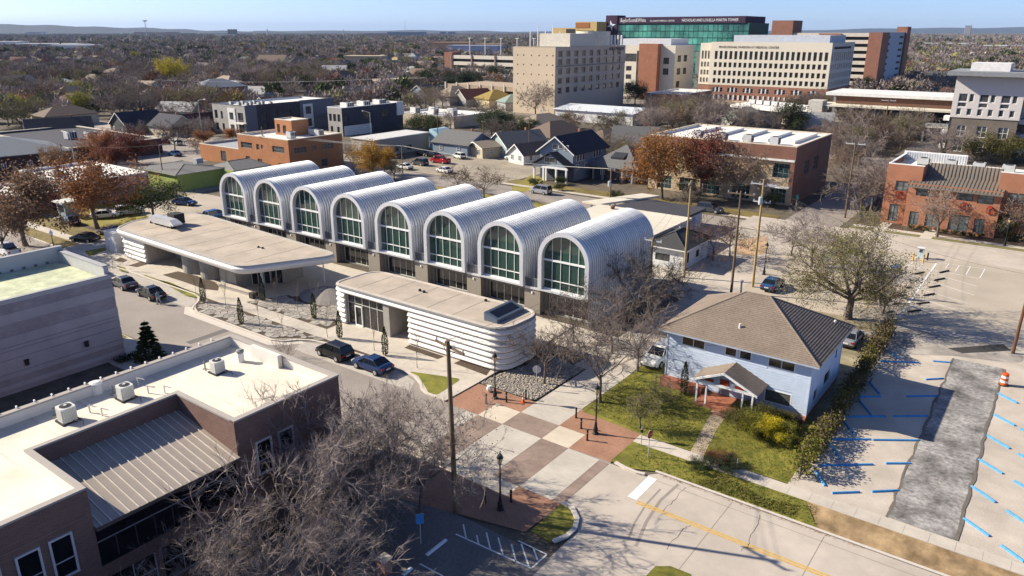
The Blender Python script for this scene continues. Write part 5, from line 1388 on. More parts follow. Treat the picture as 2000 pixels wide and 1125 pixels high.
part('roof',MB().prism([(-29.6,221.8),(-10.5,221.8),(-10.5,242),(-29.6,242)],20.6,21.6,bottom=True),M('roof_slateblue',(.22,.23,.25)),ga)
part('roof_house',MB().box(-25.5,228,21.6,-17,236,23.5),m_wp,ga)
part('roof',MB().box(-12,229,20.0,14,245,20.8),m_wp,ga)
for z in(2.2,5.6,9.2):part('balcony',MB().box(-13,227.5,z,-10.8,231,z+1.1),m_wp,ga);part('balcony',MB().box(-29.4,226.5,z,-27.7,229.5,z+1.1),m_wp,ga)
am=thing('amenity_block','long open-decked building with white roof line left of the grey apartments','building',(-46,255,0))
part('wall',MB().box(-66,262,0,-30,275,12),M('wall_shadegrey',(.20,.20,.20)),am)
part('roof',MB().box(-67,256,12,-29.5,276,12.9),m_wp,am);part('timber_band',MB().box(-64,257,9.6,-30,257.4,12),M('timber_rust',(.14,.07,.045)),am)
part('deck_roof',MB().box(-67.5,251,9.0,-30,262,9.5),M('roof_cream',(.6,.555,.455)),am)
part('deck',MB().box(-66,252,4.4,-30,262,4.8),m_walk,am);part('pylon',MB().box(-70.5,250.5,0,-66.2,255.5,10.6),M('stucco_cream',(.52,.49,.43)),am)
for k in range(6):part('deck_post',MB().box(-65.5+k*7,252,0,-65+k*7,252.5,9),rail_m,am)
for k in range(5):
 part('deck_railing',MB().box(-65+k*7,252,4.8,-58.6+k*7,252.06,5.8),M('rail_lattice',(.32,.34,.34)),am)
 part('dark_opening',MB().box(-64.5+k*7,261.8,5,-59+k*7,261.95,9),m_dark,am)
cv=thing('corner_pharmacy','low curved dark-fronted shop with pale sign in front of the white office block','building',(-82,262,0))
part('wall',MB().prism(rounded([(-99,262),(-69.8,250),(-69.8,272),(-97,280)],2),0,6.2),M('wall_umber',(.10,.06,.05)),cv)
part('roof',MB().prism(rounded([(-100,260.8),(-69.4,248.5),(-69.4,272),(-97,281)],2),6.2,7.0),M('roof_white',(.72,.70,.66)),cv)
d=Vector((29.2,-12)).normalized();n_=Vector((d.y,-d.x))
part('sign_band',MB().prism([(-84,255.5),(-73,250.98),(-73.1,250.8),(-84.1,255.3)],2.5,4.4,bottom=True),M('sign_cream',(.66,.60,.52)),cv)
q=Vector((-82.2,254.6))
part('sign_emblem',MB().prism([tuple(q),tuple(q+d*1.5),tuple(q+d*1.5+n_*.15),tuple(q+n_*.15)],2.7,4.2,bottom=True),M('sign_red',(.6,.04,.06)),cv)
part('sign_emblem',MB().tube((*(q+d*.75+n_*.1),3.45),(*(q+d*.75+n_*.2),3.45),.4,n=12),M('sign_pale',(.75,.5,.5)),cv)
text(cv,'urgent care',.75,(*(q+d*1.8+n_*.1),3.4),(d.x,d.y),(n_.x,n_.y),m_dark)
for k in range(6):roofbox('rooftop_unit',['first','second','third','fourth','fifth','sixth'][k]+' grey unit along the roof of the curved dark shop','rooftop unit',-95+k*3,266-k*1.2,-93+k*3,268-k*1.2,7.0,8.6,m_wp,group='units on the roof of the curved dark shop')
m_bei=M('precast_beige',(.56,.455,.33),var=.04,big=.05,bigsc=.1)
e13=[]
for j,z in enumerate((8.0,11.6,15.2,18.6,21.6)):
 for i in range(9):e13.append((2.0+i*5.75,z,4.9+i*5.75,z+2.3))
s13=[]
for j,z in enumerate((3.4,7.2,11.0,14.8,18.4,21.9)):
 for i,x in enumerate((2.0,4.9,8.6,12.2,15.9,18.6)):s13.append((x,z,x+.55,z+.55))
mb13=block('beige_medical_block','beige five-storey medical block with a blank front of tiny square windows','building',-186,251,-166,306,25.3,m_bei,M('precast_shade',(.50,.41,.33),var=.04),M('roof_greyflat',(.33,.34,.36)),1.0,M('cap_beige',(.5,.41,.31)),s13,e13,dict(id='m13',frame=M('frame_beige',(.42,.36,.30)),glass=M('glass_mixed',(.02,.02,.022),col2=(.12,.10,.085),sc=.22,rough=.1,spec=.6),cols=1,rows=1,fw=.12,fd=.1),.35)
part('string_course',MB().box(-166,251,18.0,-165.8,306,18.4),M('course_dark',(.25,.21,.18)),mb13)
part('plant_screen',MB().box(-181,262,25.3,-166.6,281,30.2),M('screen_cream',(.60,.55,.46)),mb13)
part('plant_drum',MB().lathe([(7.2,25.3),(7.2,31.0)],-173.5,291,28),M('drum_cream',(.68,.62,.50)),mb13)
for k in range(5):part('roof_mast',MB().box(-183+k*.9,258+k*4,25.3,-182.7+k*.9,258.3+k*4,31+(k%2)*2),M('mast_white',(.7,.7,.68)),mb13)
text(mb13,'NORTH MAIN INC',1.9,(-165.85,291.5,23.4),(0,1),(1,0),m_dark,sx=.85)
for k in range(4):part('antenna',MB().box(-167,294+k*3,25.3,-166.4,295+k*3,29.5),M('mast_white',(.7,.7,.68)),mb13)
m_bt=MBRICK('brick_tower',(.30,.12,.07),(.34,.145,.085),(.3,.17,.11),.4,.15)
hw=block('hospital_wing','cream hospital wing with a tall plain brick stair tower in front','building',-193,350,-163,372,24.6,M('precast_cream',(.62,.58,.48)),M('precast_cream2',(.55,.52,.45)),None,.8,None,[(1.5,16.8,9.5,20.6),(4,12.4,7,14.6),(4,8.4,7,10.6),(4,4.4,7,6.6),(24,16,27,19),(24,11,27,14)],[(3,17,7,20),(10,17,14,20),(3,11,7,14),(10,11,14,14),(3,5,7,8)],dict(id='hw',frame=M('frame_dark',(.06,.06,.06)),glass=m_gwin,cols=3,rows=3,fw=.12,fd=.12),.3)
part('penthouse',MB().box(-192,351,24.6,-166,371,27.6),M('screen_grey',(.55,.57,.6)),hw)
part('stair_tower',MB().box(-180.5,346.5,0,-170.5,352.5,25.3),m_bt,hw)
part('stair_glazing',MB().box(-183.2,349.6,4,-180.6,349.95,22),m_gwin,hw)
hp=block('brick_clinic','low brick clinic with white roof in front of the cream hospital wing','building',-151,298,-134.5,329,6.4,MBRICK('brick_clinic',(.27,.16,.12),(.31,.19,.14),(.3,.2,.16),.3,.1),MBRICK('brick_clinicdark',(.16,.10,.08),(.19,.12,.1),(.18,.13,.1),.3,.1),None,.5,None,(),[(3+3.4*k,1.2,4.6+3.4*k,4.6)for k in range(8)],st_dark,.3)
mt=thing('glass_tower','broad green glass hospital tower with plum sign band and star panel','building',(-200,440,0))
m_tg=M('glass_mirrorgreen',(.010,.075,.075),col2=(.09,.34,.26),sc=.07,rough=.12,spec=.8,rnd=.3,big=.5,bigsc=.035)
m_tg2=M('glass_mintpale',(.16,.42,.30),var=.15,sc=.2,rough=.2,spec=.6,rnd=.15)
m_plum=M('panel_plum',(.045,.022,.05),var=.1,sc=.3)
part('wall',MB().box(-240,430.6,0,-157.6,462,35.4),M('tower_core',(.04,.10,.095)),mt)
nx_,nz_=28,9
for i in range(nx_):
 for j in range(nz_):
  xa=-240+82.4*i/nx_;za=2+32.8*j/nz_
  pale=(i in(11,12,13,14,15)and j<7-abs(i-13))or(i in(2,3,4)and j==4)
  part('glass_panel',MB().box(xa+.12,430.3,za+.12,xa+82.4/nx_-.12,430.6,za+32.8/nz_-.3),m_tg2 if pale else m_tg,mt)
part('sign_band',MB().box(-240,430,35.4,-160,462,39.0),m_plum,mt)
part('star_panel',MB().box(-247.5,429.6,0,-239.6,440,40.2),m_plum,mt)
part('stair_tower',MB().box(-186.5,428.5,0,-181,431,20),M('tower_grey',(.2,.21,.19)),mt)
text(mt,'BaylorScott&White',3.0,(-237.5,429.9,36.3),(1,0),(0,-1),M('letter_white',(.78,.78,.80)),sx=.72)
text(mt,'ALL SAINTS MEDICAL CENTER',1.3,(-217.8,429.9,36.4),(1,0),(0,-1),M('letter_white',(.78,.78,.80)),sx=.9)
text(mt,'NICHOLAS AND LOUELLA MARTIN TOWER',2.2,(-197.5,429.9,36.3),(1,0),(0,-1),M('letter_white',(.78,.78,.80)),sx=.78)
st_=MB();pts=[]
for k in range(8):
 a=k*math.pi/4+.22;r_=3.1 if k%2==0 else 1.0
 pts.append((-243.6+r_*math.cos(a),429.55,34.4+r_*math.sin(a)))
st_.add(pts,[tuple(range(8))]);part('star_emblem',st_,M('letter_white',(.78,.78,.80)),mt)
part('star_emblem',MB().tube((-243.6,429.55,34.4),(-243.6,429.45,34.4),.8,n=8),M('star_blue',(.2,.45,.7)),mt)
yb=thing('tan_tower','stepped tan and rust block peeping over the beige medical block','building',(-262,420,0))
part('wall',MB().box(-281,420,0,-262,440,33),M('stone_ochre',(.50,.36,.16)),yb);part('wall',MB().box(-262,418,0,-247,440,36.5),M('stone_ochre',(.50,.36,.16)),yb)
part('brick_panel',MB().box(-262,417.8,33,-252,418,36),M('brick_rust',(.32,.13,.05)),yb);part('dark_openings',MB().box(-261,417.8,29,-249,418,31.4).box(-270,419.8,30,-263,420,32.4),m_dark,yb)
m_w15=M('precast_ivory',(.66,.60,.49),var=.03)
m_b15=MBRICK('brick_base',(.27,.125,.085),(.31,.15,.10),(.3,.18,.13),.4,.15)
o15=[]
for z,hgt in((22.0-2.9,3.4),(15.4,2.0),(12.0,2.0),(8.7,2.0)):pass
up=[]
for z,hg in((19.3,3.5),(15.9,2.1),(12.4,2.1),(9.1,2.0)):
 up+=[(2.0+i*2.25,z,3.35+i*2.25,z+hg)for i in range(22)]
lo=[]
for k in range(7):
 for i in range(3):lo.append((2.2+k*7.0+i*1.75,5.3,3.4+k*7.0+i*1.75,7.2 if i!=1 else 7.6))
lo+=[(1.6+i*2.2,2.0,2.7+i*2.2,4.2)for i in range(22)]
e15=[(1.5+i*3.1,z,3.0+i*3.1,z+hg)for z,hg in((19.3,3.5),(15.9,2.1),(12.4,2.1),(9.1,2.0),(5.3,2),(2,2.2))for i in range(11)]
wo=thing('white_office_block','ivory office block with square window rows above a brick arcaded base','building',(-115,355,0))
mb=MB();facade(mb,(-139.8,336.8),(1,0),(0,-1),51.8,8.3,26.6,up,.4,0);facade(mb,(-139.8,336.6),(1,0),(0,-1),51.8,0,8.3,lo,.4,1)
facade(mb,(-88,336.8),(0,1),(1,0),36,8.3,26.6,[o for o in e15 if o[1]>8.3],.4,2);facade(mb,(-88,336.8),(0,1),(1,0),36,0,8.3,[o for o in e15 if o[1]<8.3],.4,1)
mb.quad((-139.8,373,0),(-139.8,336.8,0),(-139.8,336.8,26.6),(-139.8,373,26.6))
mb.box(-146.5,341,8,-139.8,372,26.0,0);mb.box(-146.3,341.2,0,-139.8,372,8,1)
part('wall',mb,[m_w15,m_b15,M('precast_greyivory',(.52,.49,.44))],wo)
stw=dict(id='wo',frame=M('frame_ivory',(.5,.46,.38)),glass=m_gwin,cols=1,rows=1,fw=.06,fd=.08)
stw2=dict(id='wo2',frame=m_wtrim,glass=m_gwin,cols=1,rows=2,fw=.14,fd=.1)
add_windows(wo,(-139.8,336.8),(1,0),(0,-1),up,.4,stw);add_windows(wo,(-139.8,336.6),(1,0),(0,-1),lo,.4,stw2)
add_windows(wo,(-88,336.8),(0,1),(1,0),e15,.4,stw)
add_windows(wo,(-146.5,341),(1,0),(0,-1),[(.8+1.5*i,z,1.5+1.5*i,z+hg)for z,hg in((19.3,3.5),(15.9,2.1),(12.4,2.1),(9.1,2))for i in range(4)],-.05,stw)
for k in range(21):part('white_pier',MB().box(-139.8+3.0+2.25*k+.0,336.45,2.0,-139.8+3.65+2.25*k,336.6,4.2),m_wp,wo)
for k in range(7):
 for i in(0,1):part('white_pier',MB().box(-139.8+3.45+k*7+i*1.75,336.45,5.3,-139.8+3.95+k*7+i*1.75,336.6,7.2),m_wp,wo)
part('plinth',MB().box(-139.8,336.2,0,-88,336.6,1.7),m_bei,wo)
part('roof',MB().quad((-139.8,336.8,26.2),(-88,336.8,26.2),(-88,373,26.2),(-139.8,373,26.2)),M('roof_greyflat',(.33,.34,.36)),wo)
part('plant_screen',MB().box(-132,343,26.2,-91,368,29.4),M('screen_bluegrey',(.46,.49,.54)),wo)
text(wo,'PROFESSIONAL PAVILION AT MEDICAL CENTER',1.35,(-136.2,336.75,24.0),(1,0),(0,-1),M('letter_bronze',(.12,.09,.05)),sx=.92)
part('sign_strip',MB().box(-88,340,24.0,-87.8,366,24.9),m_dark,wo)
m_bk16=MBRICK('brick_garage',(.25,.11,.075),(.29,.135,.09),(.27,.17,.13),.4,.15)
pk=thing('parking_tower','tall parking garage with brick stair shafts and open cream decks behind the ivory block','building',(-115,455,0))
part('core',MB().box(-143,433,0,-95,505,29),m_dark,pk)
for k in range(9):part('deck_band',MB().box(-144.5,431,1.2+k*3.4,-95,432.6,3.0+k*3.4),M('precast_garage',(.60,.54,.46)),pk)
for k in range(9):part('deck_band',MB().box(-93.6,455,1.2+k*3.4,-92,506,3.0+k*3.4),M('precast_bluegrey',(.46,.49,.54)),pk)
part('stair_shaft',MB().box(-95.4,429.8,0,-89,446,30.5),m_bk16,pk);part('stair_shaft',MB().box(-120,430.2,0,-108.8,440,30),m_bk16,pk);part('stair_shaft',MB().box(-145,430,0,-133.8,446,36.5),m_bk16,pk)
part('end_wall',MB().box(-95,446,0,-91.6,500,30.5),M('panel_iceblue',(.42,.46,.52)),pk)
for k in range(8):
 for j in range(2):part('dark_opening',MB().box(-91.6,452+j*34,3.6+k*3.4,-91.4,461+j*34,4.7+k*3.4),m_dark,pk)
part('stair_shaft',MB().box(-96,498,0,-90.4,508,33.5),m_bk16,pk)
pd=thing('parking_deck','cream three-level parking deck behind the beige medical block','building',(-365,460,0))
part('core',MB().box(-393,454,0,-320,500,12),m_dark,pd)
for k in range(3):part('deck_band',MB().box(-394,452.4,2.4+k*4.6,-320,454,4.9+k*4.6),M('precast_garage',(.6,.54,.46)),pd)
for x in(-394,-374,-352,-330):part('column',MB().box(x,451.8,0,x+1.2,452.4,14.4),M('col_brown',(.22,.17,.14)),pd)
part('stair_shaft',MB().box(-400,452,0,-392,462,16),m_bk16,pd)
for k in range(5):part('light_mast',MB().box(-390+k*15,470,14,-389.6+k*15,470.4,26).box(-391.5+k*15,470,26,-388+k*15,470.4,26.3),M('mast_white',(.7,.7,.68)),pd)
pd2=thing('low_parking_deck','low two-level tan parking deck between rooftops and the beige block','building',(-240,312,0))
part('core',MB().box(-269,306,0,-190,335,4.4),m_dark,pd2)
part('deck_band',MB().box(-270,304.6,3.2,-189,306,5.4).box(-270,304.6,0,-189,306,1.2),M('precast_tan',(.40,.31,.22)),pd2)
part('deck',MB().quad((-270,306,5.0),(-189,306,5.0),(-189,336,5.0),(-270,336,5.0)),M('precast_tan',(.40,.31,.22)),pd2)
for k in range(11):part('column',MB().box(-269.5+k*7.6,304.2,0,-268.8+k*7.6,304.6,6.4),M('precast_garage',(.6,.54,.46)),pd2)
t=block('white_shed','long white metal shed with open end bay below the beige block','building',-157,238,-125,249,3.9,m_wp,M('panel_iceblue',(.42,.46,.52)),M('roof_icewhite',(.62,.65,.68),rough=.5),0,None,[(8,1.8,9.2,2.6),(18,1.8,19.2,2.6)],(),st_dark)
part('roof',MB().prism([(-158,237.4),(-124.6,237.4),(-124.6,249.6),(-158,249.6)],3.92,[4.0,4.0,5.2,5.2]),M('roof_icewhite',(.62,.65,.68)),t)
for x in(-163,-160.5):part('post',MB().box(x,238,0,x+.3,238.3,3.9),m_wp,t)
lw=block('white_roof_shop','low shop with cluttered white roof behind the near-black townhouses','building',-196,196,-170,214,3.8,M('wall_beige',(.46,.40,.30)),M('wall_beige',(.46,.40,.30)),None,.5)
for k in range(5):roofbox('rooftop_unit',['first','second','third','fourth','fifth'][k]+' white unit on the cluttered low white roof','rooftop unit',-194+k*4.4,200+(k%2)*5,-191.5+k*4.4,202.5+(k%2)*5,3.3,5.4,m_wp,group='units on the cluttered low white roof')
def farbox(name,label,px,w,d,h,mat,rz=0.,roof=None):
 x,y=px
 t=thing(name,label,'building',(x,y,0),None,R(rz))
 link('wall',MB().box(-w/2,-d/2,0,w/2,d/2,h).mesh('wall',[mat]),t)
 link('roof',MB().box(-w/2-.5,-d/2-.5,h,w/2+.5,d/2+.5,h+1.2).mesh('roof',[roof or mat]),t)
 if h>14:
  wb=MB()
  for k in range(int(h/5)):wb.box(-w/2+2,-d/2-.2,3+k*5,w/2-2,-d/2,5+k*5)
  link('window_band',wb.mesh('window_band',[m_gwin]),t)
 return t
mfW,mfP,mfB=M('far_white',(.66,.66,.66)),M('far_pink',(.48,.33,.26)),M('far_brown',(.20,.16,.13))
mfBlue=M('far_blue',(.16,.24,.34))
far=[('far_hall','long white-roofed warehouse on the far left plain',(-1536.38,663.86),120,40,9,mfW,35),('far_hall','white warehouse with curved end beyond the left treetops',(-1347.84,617.44),70,36,9,mfW,35),('far_hall','white block among the trees at the left edge',(-1655.17,629.07),70,40,12,mfW,35),('far_hall','white box building near the left horizon',(-6089.28,2534.46),110,60,26,mfW,35),('far_hall','thin white shed strip left of the white box on the horizon',(-9342.87,3652.95),160,60,9,mfW,35),('campus_block','pink-roofed campus hall, first from the left',(-5473.30,2992.27),130,40,26,mfP,40),('campus_block','pink-roofed campus hall, second from the left',(-5379.89,3061.70),110,40,24,mfP,40),('campus_block','pink-roofed campus hall, third from the left',(-5312.74,3111.61),90,40,26,mfP,40),('campus_block','low dark campus building right of the pink halls',(-4702.02,2858.18),80,40,18,mfB,40),('campus_block','white low building below the brown campus tower',(-3759.66,2497.58),90,40,14,mfW,40),('campus_tower','square brown tower block on the left horizon',(-4473.43,3028.07),50,40,42,mfB,40),('stadium','long blue stadium on the horizon under the thin mast',(-3254.08,3355.60),220,60,26,mfBlue,30),('campus_block','pink building left of the blue stadium',(-3113.76,2977.63),120,40,20,mfP,30),('far_tower','left one of the two blue towers right of the stadium',(-3771.34,4257.21),40,30,26,mfBlue,30),('far_tower','right one of the two blue towers right of the stadium',(-3721.71,4294.10),50,30,26,mfBlue,30),('far_tower','lone pale tower on the right horizon',(-643.41,5295.91),30,30,62,M('far_lilac',(.35,.33,.36)),0),('far_hall','long white roof strip right of the grey apartments on the plain',(-256.47,1849.81),100,40,7,mfW,10),('far_hall','low white hall at the right edge of the plain',(-135.75,1606.53),60,30,7,mfW,10),('far_hall','pale orange hall behind the parking deck',(-810.78,936.97),60,30,14,M('far_orange',(.45,.28,.17)),20),('far_hall','blue-roofed hall behind the parking deck',(-681.32,834.98),70,30,12,M('far_bluepale',(.36,.40,.5)),20),('far_hall','pale orange hall behind the deck light masts',(-744.41,949.33),40,30,12,M('far_orange',(.45,.28,.17)),20),('far_hall','cream low hall above the dark evergreen near the parking deck',(-560.38,520.55),36,20,8,M('far_cream',(.48,.40,.28)),30),('far_hall','white low clinic left of the dark evergreens',(-385.04,377.95),26,16,4,mfW,30),('far_hall','pale flat hall beside the road left of the parking deck',(-320.34,332.84),44,12,4,M('far_tan',(.36,.31,.24)),75)]
for nm,lab,px,w,d,h,mt_,rz in far:farbox(nm,lab,px,w,d,h,mt_,rz)
def farpole(name,label,cat,px,h,r,top=None):
 t=thing(name,label,cat,(*px,0))
 part('shaft',MB().lathe([(r,0),(r*.5,h)],*px,6),M('far_steel',(.35,.36,.38)),t)
 if top:part('head',MB().lathe([(.5,h-6),(top,h-4),(top,h),(.5,h+3)],*px,10),M('far_steel',(.35,.36,.38)),t)
farpole('water_tower','mushroom water tower on the left skyline','water tower',(-4467.46,2453.79),90,3,14)
farpole('radio_mast','thin radio mast above the blue stadium','mast',(-3261.25,3350.27),95,1.4)
farpole('church_spire','dark pointed spire on the left skyline','spire',(-4294.77,3160.86),46,6)
farpole('church_spire','shorter spire left of the dark pointed spire','spire',(-4360.46,3112.04),36,5)
farpole('church_spire','small spire right of the two dark spires','spire',(-3550.26,3135.47),40,5)
def hills(name,pts,depth,mat):
 mb=MB();k=len(pts)
 ang=[math.atan2(p[1],p[0])for p in pts]
 for i in range(k-1):
  a,b=pts[i],pts[i+1]
  for t in range(8):
   u0,u1=t/8,(t+1)/8
   P=[Vector((a[0],a[1])).lerp(Vector((b[0],b[1])),u)for u in(u0,u1)]
   hs_=[a[2]+(b[2]-a[2])*u+6*math.sin(40*(i+u))+4*math.sin(97*(i+u))for u in(u0,u1)]
   Q=[p*(1+depth)for p in P]
   mb.quad((*P[0],-1),(*P[1],-1),(*Q[1],max(2,hs_[1])),(*Q[0],max(2,hs_[0])))
 return struct(name,mb,mat)
m_hill=M('hill_woods',(.03,.036,.036),var=.35,sc=.01)
def azp(px,dist):
 pass
hills('hills',[(*p,h)for p,h in(((-11554.26,2973.93),125),((-10312.22,3897.04),115),((-9595.66,4429.61),98),((-8879.10,4962.17),66),((-8305.85,5388.23),42),((-7637.06,5885.29),25))],.12,m_hill)
hills('hills',[(*p,h)for p,h in(((-9906.17,7092.44),40),((-8114.77,8423.85),45),((-6920.49,9311.46),30),((-5427.66,10420.97),30),((-3934.82,11530.49),40),((-2382.27,12684.38),75),((-949.14,13749.51),95),((543.70,14859.02),95))],.1,m_hill)
rf_=[rfN,rfG,rfB,rfT,rfP,rfM];wf_=[wW,wT,wG,wC,wD];FARH=[]
tries=0
while len(FARH)<130 and tries<6000:
 tries+=1
 px_a=R(36.62)+random.uniform(-.05,.60)if random.random()<.8 else R(36.62)-random.uniform(.35,.60)
 d_=random.uniform(300,950)if random.random()<.75 else random.uniform(900,1500)
 x,y=-math.sin(px_a)*d_,math.cos(px_a)*d_
 if-270<x<-70 and 225<y<520:continue
 if any((x-a)**2+(y-b)**2<26**2 for a,b in FARH)or any((x-h_[1][0])**2+(y-h_[1][1])**2<24**2 for h_ in HL):continue
 FARH.append((x,y));i_,j_=random.randrange(6),random.randrange(5)
 st='hip' if random.random()<.45 else 'gable'
 house(('hip-roofed ' if st=='hip' else 'gabled ')+['navy','grey','brown','tan','pale grey','maroon'][i_]+'-topped '+['white','beige','mid-grey','cream','teal-grey'][j_]+' house among the far trees',x,y,random.choice([0,R(90)])+R(random.choice([0,0,25])),random.uniform(12,18),random.uniform(9,12),random.uniform(3.4,4.8),random.uniform(2.6,4),wf_[j_],rf_[i_],st,grp='houses among the far trees')
# ================================================================ TREES
def seg_mesh(segs,sides):
 """tubes for many segments at once -> vertices, faces"""
 A=np.array([s[0]for s in segs]);B=np.array([s[1]for s in segs])
 r0=np.array([s[2]for s in segs]);r1=np.array([s[3]for s in segs])
 d=B-A;d/=np.maximum(np.linalg.norm(d,axis=1,keepdims=True),1e-6)
 h=np.where(np.abs(d[:,2:3])<.9,np.array([[0,0,1.]]),np.array([[1.,0,0]]))
 u=np.cross(d,h);u/=np.linalg.norm(u,axis=1,keepdims=True);w=np.cross(d,u)
 n=len(segs);V=np.zeros((n,2*sides,3))
 for i in range(sides):
  t=2*math.pi*i/sides
  o=u*math.cos(t)+w*math.sin(t)
  V[:,i]=A+o*r0[:,None];V[:,sides+i]=B+o*r1[:,None]
 base=(np.arange(n)*2*sides)[:,None]
 F=np.concatenate([base+np.array([[i,(i+1)%sides,sides+(i+1)%sides,sides+i]])for i in range(sides)],axis=1).reshape(-1,4)
 return V.reshape(-1,3),F
def quads_mesh(name,V,F,mats,mi=None,smooth=False):
 me=bpy.data.meshes.new(name)
 me.vertices.add(len(V));me.vertices.foreach_set('co',V.astype(np.float32).ravel())
 k=F.shape[1]
 me.loops.add(F.size);me.loops.foreach_set('vertex_index',F.astype(np.int32).ravel())
 me.polygons.add(len(F));me.polygons.foreach_set('loop_start',np.arange(len(F),dtype=np.int32)*k)
 for m in mats:me.materials.append(m)
 if mi is not None:me.polygons.foreach_set('material_index',mi.astype(np.int32))
 if smooth:me.polygons.foreach_set('use_smooth',np.ones(len(F),bool))
 me.update(calc_edges=True)
 return me
def skeleton(seed,H,trunk=.25,nprim=6,levels=4,nk=3,spread=1.,up=.22,r0=.16,wob=.2,leader=False,rmin=.012,dec=.62):
 r=random.Random(seed)
 segs,tips=[],[]
 def rv(s):return Vector((r.gauss(0,s),r.gauss(0,s),r.gauss(0,s)))
 def br(p,d,L,rad,lev):
  n=3 if lev<=2 else 2
  for k in range(n):
   d=(d+rv(wob)+Vector((0,0,up*(.35 if lev<2 else .2)))).normalized()
   q=p+d*(L/n);r2=max(rmin,rad*.84)
   segs.append((tuple(p),tuple(q),rad,r2,lev));p,rad=q,r2
   if lev<levels and k<n-1 and lev>=1:
    side=(d+rv(.75)).normalized()
    br(p,side,L*dec*r.uniform(.7,1),max(rmin,rad*.55),lev+1)
  if lev<levels:
   for k in range(nk-1 if lev>1 else nk):
    side=(d+rv(.55*spread)).normalized()
    br(p,side,L*(dec+.06)*r.uniform(.8,1.1),max(rmin,rad*.66),lev+1)
  else:
   tips.append((tuple(p),tuple(d)))
 p=Vector((0,0,0));th=H*trunk;rad=r0
 d=Vector((0,0,1))
 for k in range(3):
  d=(Vector((0,0,1))+rv(.06)).normalized();q=p+d*th/3
  segs.append((tuple(p),tuple(q),rad*(1.35 if k==0 else 1),rad*.93,0));p=q;rad*=.93
 L=H*.30
 for k in range(nprim):
  a=2*math.pi*(k+r.uniform(-.3,.3))/nprim
  el=r.uniform(.45,1.15)/spread if k else 1.4
  dd=Vector((math.cos(a)*math.cos(el),math.sin(a)*math.cos(el),math.sin(el)))
  br(p-Vector((0,0,r.uniform(0,th*.25))),dd,L*r.uniform(.85,1.15),rad*.62,1)
 zs=max(s[1][2]for s in segs);f=H/zs
 segs=[(tuple(c*f for c in a),tuple(c*f for c in b),q0,q1,l)for a,b,q0,q1,l in segs]
 tips=[(tuple(c*f for c in a),b)for a,b in tips]
 return segs,tips
m_bark=M('bark',(.13,.105,.085),var=.3,sc=3)
m_twig=M('twig',(.185,.148,.13),var=.25,sc=.7,rnd=.28)
m_twigp=M('twig_pale',(.26,.215,.20),var=.3,sc=.9,rnd=.15)
m_twigr=M('twig_reddish',(.135,.088,.07),var=.25,sc=.7,rnd=.25)
def LEAF(name,c1,c2):return M(name,c1,col2=c2,var=0,sc=.9,rough=.7,spec=.2,rnd=.18,trans=.3)
lf=dict(olive=LEAF('leaf_olive',(.075,.075,.018),(.135,.125,.035)),green=LEAF('leaf_green',(.024,.04,.011),(.055,.072,.02)),dark=LEAF('leaf_dark',(.018,.03,.014),(.04,.06,.024)),rust=LEAF('leaf_rust',(.23,.09,.035),(.37,.17,.065)),red=LEAF('leaf_maroon',(.11,.03,.02),(.19,.058,.035)),yellow=LEAF('leaf_yellow',(.42,.34,.01),(.56,.46,.03)),gold=LEAF('leaf_gold',(.32,.165,.018),(.46,.27,.04)),moss=LEAF('leaf_moss',(.115,.11,.022),(.20,.185,.05)),amber=LEAF('leaf_amber',(.20,.085,.022),(.32,.155,.045)),brown=LEAF('leaf_brown',(.21,.125,.075),(.33,.21,.13)),lime=LEAF('leaf_lime',(.16,.16,.02),(.29,.28,.045)))
def cards(pts,size,rg,n,spreadv):
 """n small leaf quads strewn round the given points"""
 P=np.array(pts)[rg.integers(0,len(pts),n)]+rg.normal(0,1,(n,3))*spreadv
 a=rg.normal(0,1,(n,3));a/=np.linalg.norm(a,axis=1,keepdims=True)
 b=rg.normal(0,1,(n,3));b-=a*(a*b).sum(1,keepdims=True);b/=np.linalg.norm(b,axis=1,keepdims=True)
 s=(size*rg.uniform(.6,1.3,n))[:,None]
 V=np.stack([P-a*s,P-b*s*.6,P+a*s,P+b*s*.6],1)
 F=np.arange(n*4).reshape(n,4)
 return V.reshape(-1,3),F
def fan(tips,rg,k,L,rad,spreadv=.5):
 segs=[]
 for p,d in tips:
  for _ in range(k):
   e=np.array(d)+rg.normal(0,spreadv,3);e[2]+=.15;e/=np.linalg.norm(e)
   o=np.array(p)-np.array(d)*rg.uniform(0,L*.6)
   segs.append((o,o+e*L*rg.uniform(.5,1.2),rad,rad*.5,9))
 return segs
TT={}
def template(key,seed,H,nleaf=0,lsize=.2,lspread=.35,fk=0,fl=.6,frad=.01,twig=None,tsides=3,fspread=.5,**kw):
 rg=np.random.default_rng(seed)
 segs,tips=skeleton(seed,H,**kw)
 tr=[s for s in segs if s[4]<=1];cr=[s for s in segs if s[4]>1]
 if fk:cr=cr+fan(tips,rg,fk,fl,frad,fspread)
 V,F=seg_mesh(tr,6);tm=quads_mesh('trunk',V,F,[m_bark],smooth=True)
 V,F=seg_mesh(cr,tsides);mi=np.zeros(len(F))
 mats=[twig or m_twig]
 if nleaf:
  mid=[s[1]for s in segs if s[4]>=max(2,kw.get('levels',4)-1)]
  V2,F2=cards(mid,lsize,rg,nleaf,lspread)
  F2=F2+len(V);V=np.concatenate([V,V2]);F=np.concatenate([F,F2]);mi=np.concatenate([mi,np.ones(len(F2))])
  mats.append(lf['olive'])
 cm=quads_mesh('crown',V,F,mats,mi)
 TT[key]=(tm,cm,H,nleaf>0)
for i in range(4):
 template(f'bare{i}',21+i,9.5,levels=4,nk=3,nprim=6,fk=5,fl=.9,frad=.022,rmin=.026,spread=1.0+.15*i,r0=.2)
